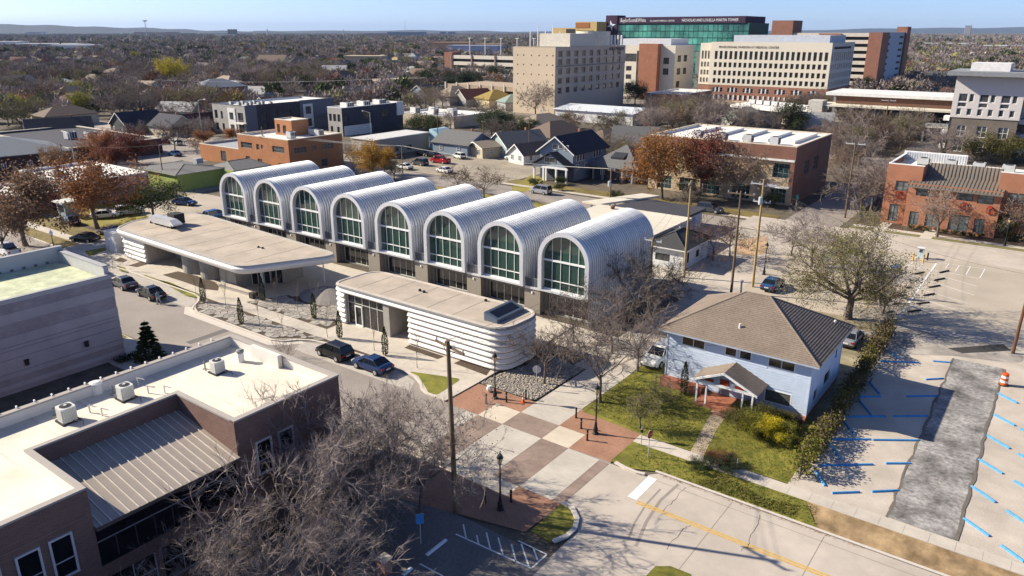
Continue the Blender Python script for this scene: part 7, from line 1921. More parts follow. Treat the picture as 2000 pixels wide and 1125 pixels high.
def car_template(kind):
 if kind in CT:return CT[kind]
 k=KIND[kind];L,Wd,belt,top,hood,trunk=k['L'],k['W'],k['belt'],k['top'],k['hood'],k['trunk']
 x0,x1=-L/2,L/2;c=k['cab']
 st=[(x1,.72,.38,.55*hood+.12),(x1-.12,.88,.26,.78*hood),(x1-.45,.97,.2,.93*hood),(x1-.95,1,.19,hood),(c[3],1,.19,belt-.02),(.2,1.0,.19,belt),(c[0]+.2,1,.19,belt+.01),(c[0]-.02,.99,.2,trunk),(x0+.3,.97,.24,trunk-.01),(x0+.08,.92,.3,trunk-.1),(x0,.80,.4,trunk-.32)]
 rows=[]
 for x,w,zb,zt in st:
  w*=Wd;mid=zb+(zt-zb)*.62
  rows.append([(x,-w*.82,zb),(x,-w*.97,zb+.12),(x,-w,mid),(x,-w*.95,zt-.06),(x,-w*.80,zt),(x,0,zt+.025),(x,w*.80,zt),(x,w*.95,zt-.06),(x,w,mid),(x,w*.97,zb+.12),(x,w*.82,zb)])
 b=MB();n=len(rows[0])
 for a in range(len(rows)-1):
  for i in range(n):
   j=(i+1)%n
   b.quad(rows[a][i],rows[a+1][i],rows[a+1][j],rows[a][j])
 b.add(rows[0],[tuple(range(n))[::-1]]);b.add(rows[-1],[tuple(range(n))])
 if kind=='pickup':
  for s in(-1,1):b.box(x0+.1,s*Wd*.86-.06,trunk-.02,c[0],s*Wd*.86+.06,trunk+.12)
  b.box(x0+.05,-Wd*.86,trunk-.05,x0+.15,Wd*.86,trunk+.12)
 body=b.mesh('body',[m_trimb],smooth=True)
 g=MB();wb,wt=Wd*.90,Wd*.72
 B=[(c[0],-wb,belt-.03),(c[3],-wb,belt-.03),(c[3],wb,belt-.03),(c[0],wb,belt-.03)]
 T=[(c[1],-wt,top-.07),(c[2],-wt,top-.07),(c[2],wt,top-.07),(c[1],wt,top-.07)]
 g.add(B+T,[(0,1,5,4),(1,2,6,5),(2,3,7,6),(3,0,4,7),(4,5,6,7)])
 glass=g.mesh('window_glass',[m_cglass])
 r=MB();e=.03
 Tq=[(c[1]-.02,-wt-e,top-.08),(c[2]+.02,-wt-e,top-.08),(c[2]+.02,wt+e,top-.08),(c[1]-.02,wt+e,top-.08)]
 U=[(c[1]+.1,-wt*.86,top),(c[2]-.12,-wt*.86,top),(c[2]-.12,wt*.86,top),(c[1]+.1,wt*.86,top)]
 r.add(Tq+U,[(0,1,5,4),(1,2,6,5),(2,3,7,6),(3,0,4,7),(4,5,6,7)])
 for s in(-1,1):
  for bx,tx in((c[0],c[1]),(c[3],c[2]),((c[0]+c[3])/2-.1,(c[1]+c[2])/2-.05)):
   r.tube((bx,s*(wb+.005),belt-.03),(tx,s*(wt+.012),top-.06),.045,n=4)
 roof=r.mesh('roof',[m_trimb])
 wh=MB();R_=.34 if kind not in('suv','pickup')else .39
 wh.tube((0,-.11,0),(0,.11,0),R_,n=14);tyre=wh.mesh('wheel',[m_tyre])
 rm=MB().tube((0,-.125,0),(0,.125,0),R_*.62,n=10).mesh('rim',[m_rim])
 hl=MB().box(-.06,-.2,-.07,.07,.2,.07).mesh('headlight',[m_hl]);tl=MB().box(-.05,-.17,-.09,.05,.17,.09).mesh('tail_light',[m_tl])
 pl=MB().box(-.02,-.26,-.07,.02,.26,.07).mesh('number_plate',[m_plate]);bp=MB().box(-.09,-Wd*.86,-.1,.09,Wd*.86,.1).mesh('bumper',[m_trimb])
 mr=MB().box(-.07,-.1,-.06,.07,.1,.08).mesh('mirror',[m_trimb])
 bed=MB().quad((x0+.16,-Wd*.8,trunk+.035),(c[0]-.02,-Wd*.8,trunk+.035),(c[0]-.02,Wd*.8,trunk+.035),(x0+.16,Wd*.8,trunk+.035)).mesh('cargo_bed',[m_trimb])if kind=='pickup' else None
 CT[kind]=(body,glass,roof,tyre,rm,hl,tl,pl,bp,mr,bed,R_)
 return CT[kind]
def car(kind,px,head,paint,label,grp=None,z=0.):
 body,glass,roof,tyre,rm,hl,tl,pl,bp,mr,bed,R_=car_template(kind);k=KIND[kind];L,Wd=k['L'],k['W']
 nm={'pickup':'pickup_truck','van':'small_van'}.get(kind,'parked_car')
 t=thing(nm,label,'pickup' if kind=='pickup' else 'van' if kind=='van' else 'car',(px[0],px[1],z),grp,R(head))
 for nm_,me in(('body',body),('roof',roof)):
  o=link(nm_,me,t);o.material_slots[0].link='OBJECT';o.material_slots[0].material=paint
 link('window_glass',glass,t)
 for sx in(1,-1):
  for sy in(1,-1):
   w=link('wheel',tyre,t,(sx*L*.295+(.05 if sx>0 else 0),sy*(Wd-.07),R_));link('rim',rm,w)
 for sy in(1,-1):
  link('headlight',hl,t,(L/2-.12,sy*Wd*.66,.66*k['hood']+.05));link('tail_light',tl,t,(-L/2+.05,sy*Wd*.72,k['trunk']-.22))
  o=link('mirror',mr,t,(k['cab'][3]-.25,sy*(Wd+.06),k['belt']+.03));o.material_slots[0].link='OBJECT';o.material_slots[0].material=paint
 link('number_plate',pl,t,(-L/2-.01,0,k['trunk']-.33));link('bumper',bp,t,(-L/2+.06,0,.42));link('bumper',bp,t,(L/2-.1,0,.36))
 if bed:link('cargo_bed',bed,t)
 return t
def PAINT(n,c,metal=.25,rough=.22):return M('paint_'+n,c,rough=rough,var=.02,metal=metal,spec=.6)
pBlack,pNavy,pGrey,pMaroon,pWhite,pSilver,pRed,pBlue=PAINT('black',(.012,.012,.014)),PAINT('navy',(.012,.035,.115)),PAINT('grey',(.07,.075,.085)),PAINT('maroon',(.11,.065,.055)),PAINT('white',(.68,.68,.67),0),PAINT('silver',(.42,.43,.45),.5),PAINT('red',(.38,.012,.025)),PAINT('blue',(.03,.10,.24))
car('hatch',(-56.04,45.50),178,pBlack,'black minivan parked at the kerb ahead of the navy sedan');car('coupe',(-50.73,45.64),178,pNavy,'navy blue sedan parked at the kerb next to the grass bulb')
car('pickup',(-104.62,44.29),177,pMaroon,'dusty maroon pickup with open black bed parked at the kerb');car('sedan',(-94.66,44.11),177,pGrey,'dark grey sedan parked between the maroon pickup and a black sedan','sedans at the kerb');car('sedan',(-88.09,44.08),177,pBlack,'black sedan at the end of the kerbside row beside the walking person')
car('pickup',(-122.87,41.59),177,pWhite,'white pickup on the street at the left edge');car('sedan',(-121.44,51.90),200,pBlack,'black sedan under the russet tree, left of the second dark one');car('sedan',(-122.32,56.34),195,pMaroon,'dark sedan half hidden by the end of the canopy building')
car('sedan',(-135.02,55.85),178,pBlack,'dark sedan standing alone in front of the maroon shop');car('sedan',(-134.77,61.62),60,pWhite,'white car behind the russet tree trunk');car('suv',(-134.00,65.62),70,pWhite,'white SUV left of the round green tree');car('sedan',(-133.16,75.72),20,pNavy,'dark blue car right of the round green tree');car('hatch',(-118.90,72.93),95,pBlue,'blue car tucked behind the westernmost vault')
car('suv',(-29.25,63.85),-92,pWhite,'white SUV facing the lawn beside the pale blue house');car('sedan',(-15.32,80.38),90,pSilver,'silver car between the pale blue house and the hedge');car('sedan',(-27.92,93.21),90,pBlue,'blue-grey car behind the pale blue house roof ridge')
car('suv',(-51.33,129.08),0,pGrey,'grey SUV parked in shade before the shops');car('van',(-85.23,124.37),178,pSilver,'silver van with dark blue side on the north street');
car('pickup',(-126.63,140.48),180,pRed,'red pickup in the gritty lot behind the vaults');car('sedan',(-116.72,130.80),170,pWhite,'white sedan nearer the bare twin-trunked tree in the gritty lot');car('suv',(-128.62,135.21),175,pGrey,'grey SUV in the gritty lot left of the red pickup');car('hatch',(-127.53,148.80),160,pWhite,'white car right of the red pickup');car('sedan',(-127.54,128.76),175,pWhite,'white car behind the thin pole in the gritty lot')
car('suv',(-114.36,154.52),175,pWhite,'white SUV beside the white garage');car('sedan',(-134.75,146.58),178,pBlack,'black car against the tan warehouse, left one','black cars against the tan warehouse');car('sedan',(-138.67,146.89),178,pBlack,'black car against the tan warehouse, closest to its blue gable','black cars against the tan warehouse')
car('sedan',(-225.16,124.14),175,pWhite,'silver-white car before the cream-gabled bungalow');car('hatch',(-208.53,118.66),175,pWhite,'white car in the lot left of the brick annex');car('sedan',(-213.23,117.78),95,pRed,'reddish car beside the white one left of the brick annex');car('sedan',(-190.29,107.44),175,pBlue,'pale blue car on the lane behind the green building')
# ================================================================ PERSON
def skin_body(name,pts,edges,radii,mat,parent,root):
 me=bpy.data.meshes.new(name);me.from_pydata(pts,edges,[])
 o=link(name,me,parent);me.materials.append(mat)
 md=o.modifiers.new('skin','SKIN')
 for i,r in enumerate(radii):me.skin_vertices[0].data[i].radius=(r,r)if not isinstance(r,tuple)else r
 for i in range(len(pts)):me.skin_vertices[0].data[i].use_root=(i==root)
 sd=o.modifiers.new('sub','SUBSURF');sd.levels=1;sd.render_levels=2
 return o
def person(px,rz,label,cTop,cLeg):
 t=thing('person',label,'person',(*px,0),None,R(rz))
 P=[(0,0,.95),(.02,0,1.2),(.04,0,1.42),(.05,0,1.50),(.07,0,1.62),(0,.1,.88),(.16,.11,.5),(.08,.11,.07),(.22,.11,.04),(0,-.1,.88),(-.05,-.11,.5),(-.28,-.11,.13),(-.16,-.11,.05),(.03,.2,1.40),(-.08,.26,1.14),(.06,.27,.92),(.10,.27,.84),(.03,-.2,1.40),(.12,-.26,1.14),(.30,-.25,1.0),(.36,-.25,.95)]
 E=[(0,1),(1,2),(2,3),(3,4),(0,5),(5,6),(6,7),(7,8),(0,9),(9,10),(10,11),(11,12),(2,13),(13,14),(14,15),(15,16),(2,17),(17,18),(18,19),(19,20)]
 Rr=[.15,.14,.13,.055,.085,.095,.062,.05,.045,.095,.062,.05,.045,.07,.05,.038,.04,.07,.05,.038,.04]
 skin_body('body',P,E,Rr,M('skin',(.35,.21,.15)),t,0)
 jk=[(0,0,.92),(.02,0,1.2),(.04,0,1.42),(.03,.2,1.40),(-.08,.27,1.14),(.05,.28,.96),(.03,-.2,1.40),(.12,-.27,1.14),(.27,-.26,1.02)]
 skin_body('jacket',jk,[(0,1),(1,2),(2,3),(3,4),(4,5),(2,6),(6,7),(7,8)],[.20,.18,.15,.09,.075,.06,.09,.075,.06],cTop,t,0)
 tr=[(0,0,.93),(0,.1,.86),(.16,.11,.5),(.08,.11,.12),(0,-.1,.86),(-.05,-.11,.5),(-.27,-.11,.17)]
 skin_body('trousers',tr,[(0,1),(1,2),(2,3),(0,4),(4,5),(5,6)],[.16,.11,.08,.068,.11,.08,.068],cLeg,t,0)
 link('hair',MB().lathe([(.06,1.62),(.105,1.66),(.10,1.73),(.04,1.77)],.055,0,10).mesh('hair',[M('hair_dark',(.03,.02,.015))],smooth=True),t)
 for sy,x in((.11,.2),(-.11,-.17)):link('shoe',MB().box(x-.13,sy-.05,0,x+.12,sy+.05,.09).mesh('shoe',[m_dark]),t)
person((-84.87,43.25),200,'person in a teal jacket and pale trousers walking beside the black sedan',M('jacket_teal',(.10,.30,.32)),M('trousers_pale',(.35,.38,.42)))
# ================================================================ POLES, LAMPS, SIGNS
m_iron=M('iron_black',(.016,.016,.018),rough=.45);m_lamp=M('lamp_glass',(.55,.42,.22),rough=.2,var=.15);m_opal=M('lamp_opal',(.74,.74,.72),rough=.3)
def lamp_mesh(opal):
 base=MB().lathe([(.26,0),(.26,.08),(.17,.16),(.19,.5),(.13,.62),(.10,1.0),(.07,1.1)],n=10).mesh('base',[m_iron])
 sh=MB().lathe([(.065,1.05),(.06,2.4),(.048,3.5),(.09,3.52),(.09,3.58),(.05,3.62)],n=10).mesh('shaft',[m_iron])
 gl=MB().lathe([(.10,3.62),(.19,3.85),(.21,4.08)]if not opal else[(.10,3.62),(.24,3.80),(.26,4.0),(.18,4.22)],n=8).mesh('lantern',[m_opal if opal else m_lamp])
 cg=MB()
 for k in range(6):
  a=k*math.pi/3;cg.tube((.11*math.cos(a),.11*math.sin(a),3.62),(.22*math.cos(a),.22*math.sin(a),4.08),.014,n=4)
 cage=cg.mesh('lantern_frame',[m_iron])
 cap=MB().lathe([(.24,4.06),(.22,4.14),(.13,4.30),(.04,4.38),(.03,4.55),(.01,4.6)]if not opal else[(.17,4.2),(.10,4.34),(.03,4.42),(.01,4.6)],n=10).mesh('cap',[m_iron if not opal else m_opal])
 return[('base',base),('shaft',sh),('lantern',gl),('lantern_frame',cage),('cap',cap)]
lA,lB=lamp_mesh(False),lamp_mesh(True)
for px,lab,tp in(((-37.44,47.85),'black street lamp on the red brick paving before the pale rock bed',lA),((-27.05,47.78),'black street lamp beside the three bollards on the house side',lA),((-27.00,34.98),'black street lamp in shade on the brick paving closest to the parking court',lA),((-37.99,35.27),'black street lamp half hidden by bare twigs at the brick building corner',lA),((-30.68,98.12),'black street lamp along the alley left of the wide grey-green tree',lA),((-6.14,134.26),'slim lamp before the dark hedge of the brick townhouses',lA),((-114.22,44.42),'street lamp with opal globe beside the parked white pickup',lB)):
 t=thing('street_lamp',lab,'street lamp',(*px,.0),'ornamental street lamps')
 for nm,me in tp:link(nm,me,t)
bo1=MB().lathe([(.11,0),(.11,.05),(.075,.08),(.075,.82),(.10,.84),(.10,.88),(.07,.95),(.0,1.0)],n=10).mesh('post',[m_iron])
bo2=MB().lathe([(.085,.66),(.085,.70)],n=10).mesh('ring',[m_rim])
for px,lab in(((-37.43,46.58),'black bollard left of the lamp on the brick paving by the rock bed'),((-36.19,47.86),'black bollard between the lamp and the orange cone'),((-35.13,49.33),'black bollard just right of the orange cone'),((-29.74,49.11),'black bollard on the house side, furthest up the lawn'),((-28.43,47.80),'middle one of three black bollards on the house side'),((-27.04,46.47),'black bollard on the house side closest to the road'),((-26.95,36.14),'black bollard right of the shaded lamp by the parking court'),((-28.33,34.96),'black bollard left of the shaded lamp by the parking court')):
 t=thing('bollard',lab,'bollard',(*px,0),'black bollards round the crossing');link('post',bo1,t);link('ring',bo2,t)
c=(-34.97,48.71)
t=thing('traffic_cone','orange traffic cone with a pale band beside the bollards','traffic cone',(*c,0))
mo=M('cone_orange',(.62,.10,.02));mwh=M('band_white',(.7,.68,.66))
part('base',MB().box(c[0]-.2,c[1]-.2,0,c[0]+.2,c[1]+.2,.04),mo,t);part('body',MB().lathe([(.15,.04),(.09,.35)],*c,10).lathe([(.065,.5),(.03,.72)],*c,10),mo,t);part('band',MB().lathe([(.09,.35),(.065,.5)],*c,10),mwh,t)
c=(-1.33,78.03)
t=thing('traffic_drum','orange and white striped construction drum at the edge of the worn slab','traffic drum',(*c,0))
part('base',MB().lathe([(.42,0),(.42,.08)],*c,12),m_trimb,t)
for k in range(5):part('band',MB().lathe([(.33-.012*k,.08+.22*k),(.325-.012*k,.30+.22*k)],*c,14),mo if k%2==0 else mwh,t)
part('handle',MB().box(c[0]-.12,c[1]-.03,1.18,c[0]+.12,c[1]+.03,1.3),mo,t)
def sign_post(px,h,label,face,n,w=.38,board=None,cat='sign',col=None):
 t=thing('road_sign',label,cat,(*px,0));x,y=px;d=Vector((math.cos(n),math.sin(n)))
 part('post',MB().tube((x,y,0),(x,y,h+.35),.035,n=6),M('post_galv',(.36,.37,.37)),t)
 u=Vector((-d.y,d.x));pts=[]
 if face=='oct':
  for k in range(8):
   a=math.pi/8+k*math.pi/4;pts.append((x+u.x*w*math.cos(a),y+u.y*w*math.cos(a),h+w*math.sin(a)))
 else:
  for a,b in((-1,-1.3),(1,-1.3),(1,1.3),(-1,1.3)):pts.append((x+u.x*w*a*.7,y+u.y*w*a*.7,h+w*b*.8))
 f=[(p[0]+d.x*.05,p[1]+d.y*.05,p[2])for p in pts];b_=[(p[0]+d.x*.035,p[1]+d.y*.035,p[2])for p in pts];k=len(pts)
 part('face',MB().add(f,[tuple(range(k))]),col or M('sign_stop',(.38,.02,.02)),t)
 part('back',MB().add(b_+f,[tuple(range(k))[::-1]]+[(i,(i+1)%k,k+(i+1)%k,k+i)for i in range(k)]),M('sign_back',(.62,.61,.58)),t)
 if face=='oct':text(t,'STOP',w*.62,(x+d.x*.056-u.x*.0,y+d.y*.056,h-w*.22),(-u.x*-1,-u.y*-1)if False else(u.x,u.y),(d.x,d.y),m_wp,align='CENTER',ext=.001)
 return t
sign_post((-35.52,51.56),1.95,'stop sign seen from its pale back in the rock bed','oct',R(120),.40)
sign_post((-21.96,47.09),2.0,'reddish stop sign on the verge seen almost edge-on','oct',R(-10),.34)
sign_post((-28.84,29.05),1.9,'blue parking sign in shade at the edge of the parking court','rect',R(-40),.36,col=M('sign_blue',(.05,.22,.5)))
sign_post((-23.21,48.33),1.3,'small dark marker post by the end of the brick paving','rect',R(-60),.14,col=m_dark)
sign_post((-15.68,48.92),.9,'short pale stake by the bush on the verge','rect',R(-60),.08,col=m_wp)
sign_post((-39.93,142.27),2.0,'street sign cluster before the corner shop entrance','rect',R(-70),.36,col=M('sign_green',(.05,.28,.2)))
sign_post((-30.32,141.68),2.2,'white street signs below the leafless trees by the townhouses','rect',R(-70),.34,col=m_wp)
c=(-15.25,119.26)
t=thing('pay_station','pale blue pay station box between yellow guard posts in the car park','pay station',(*c,0))
part('cabinet',MB().box(c[0]-.35,c[1]-.25,0,c[0]+.35,c[1]+.25,1.5),M('pay_blue',(.45,.55,.62)),t);part('roof',MB().box(c[0]-.5,c[1]-.4,1.5,c[0]+.5,c[1]+.4,1.6),m_wp,t)
part('screen',MB().box(c[0]-.2,c[1]-.27,.9,c[0]+.2,c[1]-.25,1.3),m_gwin,t)
for k,px in enumerate(((-15.88,117.50),(-14.57,117.53),(-14.24,118.73))):
 t=thing('guard_post',['yellow guard post left of the pay station','yellow guard post before the pay station','dark guard post right of the pay station'][k],'guard post',(*px,0))
 part('post',MB().lathe([(.11,0),(.11,1.05),(.06,1.12)],*px,10),M('guard_yellow',(.62,.36,.02))if k<2 else m_iron,t);part('band',MB().lathe([(.115,.8),(.115,.9)],*px,10),m_trimb,t)
m_blue=M('stop_blue',(.06,.27,.56),var=.2,sc=3);m_blk=M('stop_black',(.03,.028,.028),var=.3,sc=3);m_wst=M('stop_white',(.66,.67,.70))
ORD=['first','second','third','fourth','fifth','sixth','seventh','eighth','ninth','tenth','eleventh','twelfth']
def stop(a,b,mat,label,grp,w=.17,h=.13,z=0.):
 a,b=Vector(a),Vector(b);d=(b-a).normalized();n=Vector((-d.y,d.x));m=(a+b)/2;L=(b-a).length/2
 t=thing('wheel_stop',label,'wheel stop',(m.x,m.y,z),grp)
 sec=[(-w/2,0),(-w/2*.95,h*.5),(-w/4,h),(w/4,h),(w/2*.95,h*.5),(w/2,0)]
 mb=MB();vs=[]
 for s,e in((-L,0),(-L+.06,1),(L-.06,1),(L,0)):
  for o,zz in sec:vs.append((m.x+d.x*s+n.x*o,m.y+d.y*s+n.y*o,z+zz*(1 if e else .8)))
 k=len(sec);fs=[(r*k+i,r*k+i+1,(r+1)*k+i+1,(r+1)*k+i)for r in range(3)for i in range(k-1)]+[tuple(range(k))[::-1],tuple(range(3*k,4*k))]
 part('block',mb.add(vs,fs),mat,t)
 for s in(-.6,.6):
  p=m+d*L*s;part('pin',MB().lathe([(.03,z+h),(.03,z+h+.015),(.0,z+h+.02)],p.x,p.y,6),m_rim,t)
 return t
WEST=[((-9.29,50.49),(-7.75,51.79),'blue wheel stop by the sidewalk closest to the hedge end'),((-7.07,52.37),(-5.58,53.64),'blue wheel stop by the sidewalk touching the worn slab'),((-11.15,53.59),(-7.84,56.23),'long blue stop lying under the vine hedge shadow'),((-7.10,56.96),(-5.57,58.09),'short blue stop in sun left of the worn slab'),((-11.12,52.83),(-9.95,51.11),'slanted blue stop at the hedge foot closest to the sidewalk'),((-11.27,57.40),(-10.02,55.51),'slanted blue stop at the hedge foot above the long one'),((-11.47,58.14),(-8.87,60.08),'blue stop along the lower edge of the house shadow, hedge end'),((-8.69,60.11),(-5.71,62.22),'blue stop along the lower edge of the house shadow, slab end'),((-11.57,62.73),(-8.73,64.95),'blue stop inside the house shadow, lower row at the hedge'),((-8.21,65.34),(-5.88,67.17),'blue stop inside the house shadow, lower row at the slab'),((-11.47,67.40),(-9.92,68.68),'blue stop inside the house shadow, upper row at the hedge'),((-8.08,70.05),(-5.89,71.80),'blue stop inside the house shadow, upper row at the slab'),((-11.41,66.95),(-9.75,64.42),'slanted blue stop in the house shadow between its two rows'),((-11.44,62.05),(-10.11,60.06),'slanted blue stop in the lower hedge shade of the house shadow'),((-11.48,71.29),(-10.11,69.17),'slanted blue stop in the upper part of the house shadow'),((-11.47,80.23),(-10.29,78.56),'blue stop in tree shadow at the top of the gravel lot'),((-11.73,76.87),(-8.52,78.80),'blue stop below the tree shadow beside the hedge'),((-7.31,74.94),(-5.99,76.20),'sunlit blue stop between tree shadow and house shadow'),((-7.49,80.02),(-5.97,80.70),'blue stop under the tree shadow touching the worn slab')]
for a,b,lab in WEST:stop(a,b,m_blue,lab,'blue wheel stops in the gravel lot',.17)
EAST=[((-1.56,75.65),(0.02,74.48)),((-1.41,70.84),(0.21,69.62)),((-1.44,66.40),(0.22,65.07)),((-1.51,61.83),(0.14,60.59)),((-1.50,57.39),(0.11,56.10)),((-1.40,52.72),(0.21,51.54)),((0.92,50.92),(2.22,49.93))]
for k,(a,b)in enumerate(EAST):stop(a,b,m_blue,ORD[k]+' blue stop along the right side of the worn slab, counted from the construction drum','blue wheel stops in the gravel lot',.17)
EE=[((0.80,64.56),(2.42,63.49)),((0.89,59.98),(2.51,58.95)),((0.83,55.45),(2.49,54.17)),((0.59,69.27),(2.15,68.37))]
for k,(a,b)in enumerate(EE):stop(a,b,m_blue,'blue stop cut by the right edge, '+['above the middle one','the middle one','lowest one','topmost one'][k],'blue wheel stops in the gravel lot',.17)
for k,(a,b)in enumerate([((-11.82,112.98),(-10.96,114.77)),((-11.80,108.84),(-10.86,110.62)),((-11.82,105.18),(-10.85,106.91)),((-11.82,101.24),(-10.88,102.90)),((-11.96,97.44),(-10.83,98.96)),((-12.25,93.75),(-11.13,95.43))]):stop(a,b,m_blk,ORD[k]+' black stop right of the long white line, counted from the pay station','black wheel stops in the car park',.2,.16)
for k,(a,b)in enumerate([((-14.41,110.20),(-13.58,111.96)),((-14.14,103.20),(-13.80,103.96)),((-14.17,99.26),(-13.62,100.38)),((-14.19,95.56),(-13.58,96.46)),((-14.12,92.14),(-13.61,93.16))]):stop(a,b,m_blk,ORD[k]+' black stop left of the long white line, counted from the pay station','black wheel stops in the car park',.2,.16)
stop((-27.77,28.42),(-27.80,30.28),m_wst,'white wheel stop in the shaded parking court beside the hatched bay','white wheel stops in the parking court',.24)
stop((-27.66,26.22),(-27.69,27.00),m_wst,'white wheel stop at the very bottom of the photo','white wheel stops in the parking court',.24)
c=(-28.72,25.77)
t=thing('gate_pier','stub of a brick pier at the bottom of the photo','pier',(*c,0))
part('shaft',MB().box(c[0]-.3,c[1]-.3,0,c[0]+.3,c[1]+.3,1.0),m_redb,t);part('cap',MB().box(c[0]-.36,c[1]-.36,1.0,c[0]+.36,c[1]+.36,1.1),m_walk,t)
c=(-14.18,58.28)
t=thing('wheelie_bin','black bin in the gap between house corner and hedge','bin',(*c,0))
part('body',MB().prism(rect(c[0]-.3,c[1]-.3,c[0]+.3,c[1]+.3),0,1.0),m_trimb,t);part('lid',MB().box(c[0]-.33,c[1]-.34,1.0,c[0]+.33,c[1]+.33,1.08),m_dark,t)
# ================================================================ UTILITY POLES AND WIRES
m_wood=M('pole_wood',(.15,.105,.065),var=.3,sc=2,stretch=(3,3,.3));m_woodl=M('pole_woodlight',(.36,.25,.11),var=.25,sc=2,stretch=(3,3,.3));m_ins=M('insulator',(.45,.46,.47),rough=.4);m_trf=M('transformer_grey',(.40,.42,.43))
m_wire=M('wire_grey',(.10,.10,.10));m_wirel=M('wire_pale',(.55,.54,.50))
POLE={}
def pole(key,px,h,label,arms=((0,1.2),),ax=0.,wood=None,trf=False,r=.15,lean=(0,0),armm=None):
 """arms: (drop below top, half length); ax: heading of the arm"""
 x,y=px;tx,ty=x+lean[0],y+lean[1]
 t=thing('utility_pole',label,'utility pole',(x,y,0))
 part('shaft',MB().tube((x,y,0),(tx,ty,h),r*1.15,r*.75,n=9),wood or m_wood,t)
 d=Vector((math.cos(R(ax)),math.sin(R(ax))));n=Vector((-d.y,d.x));att=[]
 for dz,hl in arms:
  z=h-.35-dz;a=Vector((tx,ty))-d*hl+n*.12;b=Vector((tx,ty))+d*hl+n*.12
  part('crossarm',MB().prism([tuple(a-n*.06),tuple(b-n*.06),tuple(b+n*.06),tuple(a+n*.06)],z,z+.14,bottom=True),armm or wood or m_wood,t)
  br=MB()
  for s in(-1,1):br.tube((*(Vector((tx,ty))+d*hl*.45*s+n*.12),z),(tx,ty,z-.55),.02,n=4)
  part('brace',br,m_iron,t)
  for s in(-.92,-.3,.3,.92):
   q=Vector((tx,ty))+d*hl*s+n*.12
   part('insulator',MB().lathe([(.03,z+.14),(.07,z+.2),(.05,z+.26),(.06,z+.32),(.02,z+.36)],q.x,q.y,7),m_ins,t);att.append((q.x,q.y,z+.36))
 if trf:
  q=Vector((tx,ty))-n*.45
  for s,dz in((0,2.2),):
   part('transformer',MB().lathe([(.24,h-dz-.9),(.27,h-dz-.85),(.27,h-dz),(.2,h-dz+.06)],q.x,q.y,12),m_trf,t)
   part('bushing',MB().lathe([(.04,h-dz+.06),(.06,h-dz+.15),(.02,h-dz+.28)],q.x,q.y,6),m_ins,t)
 if not att:att=[(tx,ty,h-.2)]
 POLE[key]=att
 return t
pole('street',(-29.26,32.94),12.5,'weathered brown pole with wide crossarm at the crossing',((0.2,1.5),),-12,lean=(-.35,.1),r=.17)
pole('alley1',(-37.42,77.63),8.4,'pale yellow-lit pole with pale crossarm at the back corner of the vaults',((.1,1.1),),0,m_woodl,armm=m_ins)
pole('alley2',(-38.74,90.45),13.0,'tall pole beside the white cottage wall',((.3,.5),),90,m_woodl)
pole('alley3',(-31.36,88.16),12.9,'dark pole with wide top crossarm left of the yellow-lit pole',((.1,1.7),),0)
pole('alley4',(-30.06,92.13),13.9,'tall yellow-lit pole with two crossarms along the alley',((.4,1.6),(2.6,1.1)),0,m_woodl,trf=True,armm=m_ins)
pole('north1',(-30.54,139.09),13.2,'pole with pale crossarm rising from leafless trees before the brick townhouses',((.1,1.6),),0,armm=m_ins)
pole('north2',(-45.10,237.57),13,'pole with pale crossarm among leafless trees by the taupe apartments',((.1,1.9),),0,armm=m_ins)
pole('back',(-63.93,114.75),8.6,'pole with twin grey transformers behind the vaults',((.1,.7),),0,trf=True)
pole('back2',(-120.75,121.31),7.0,'thin pale pole in the gritty lot behind the vaults',((.1,.3),),0,m_woodl,r=.1)
pole('green',(-152.06,82.60),9.0,'thin dark pole before the green building',((.1,.3),),0,r=.11)
pole('shop',(-176.92,74.16),8.0,'thin dark pole at the corner of the white-roofed shop',((.1,.3),),0,r=.1)
pole('brick',(-154.01,109.09),10.0,'pole with transformer and crossarm against the penthouse building',((1.2,2.2),),90,trf=True)
pole('lot',(-1.33,87.11),8.5,'leaning reddish-brown pole at the right edge by the worn slab',((.2,.3),),0,M('pole_red',(.13,.06,.035),var=.3,sc=2),lean=(.15,.1))
pole('mid',(-109.85,154.90),10,'dark pole behind the white garage',((.2,.8),),0,r=.12)
pole('mid2',(-126.29,157.18),9,'thin dark pole beside the grey house with blue gable',((.2,.6),),0,r=.11)
pole('mid3',(-141.40,156.19),11,'dark pole standing before the light blue gable end',((.2,.6),),0,r=.12)
def wire(a,b,sag,label,r=.013,mat=None,name='overhead_wire'):
 n=18;pts=[]
 for i in range(n+1):
  t_=i/n;pts.append((a[0]+(b[0]-a[0])*t_,a[1]+(b[1]-a[1])*t_,a[2]+(b[2]-a[2])*t_-sag*4*t_*(1-t_)))
 V,F=seg_mesh([(pts[i],pts[i+1],r,r)for i in range(n)],4)
 V=V-np.array(a)
 o=link(name,quads_mesh(name,V,F,[mat or m_wire]),None,a);WLOC[o.name]=tuple(a)
 o['label']=label;o['category']='wire';o['group']='overhead wires'
 return o
def span(k1,k2,sag,phrase,idx=(0,1,3),mat=None,r=.013):
 A,B=POLE[k1],POLE[k2]
 for j,i in enumerate(idx):
  a,b=A[min(i,len(A)-1)],B[min(i,len(B)-1)]
  wire(a,b,sag,['first','second','third','fourth'][j]+' wire '+phrase,r,mat)
span('street','alley1',1.0,'running from the crossing pole to the yellow-lit pole behind the vaults',(1,2))
span('alley1','alley2',.5,'between the vault corner pole and the cottage pole',(0,2));span('alley2','alley4',.4,'between the cottage pole and the two-armed alley pole',(0,2))
span('alley3','alley4',.2,'between the two poles with wide crossarms',(0,3));span('alley4','north1',1.0,'from the two-armed alley pole to the townhouse street pole',(0,1,3));span('north1','north2',1.4,'between the two poles among leafless trees by the townhouses',(0,3))
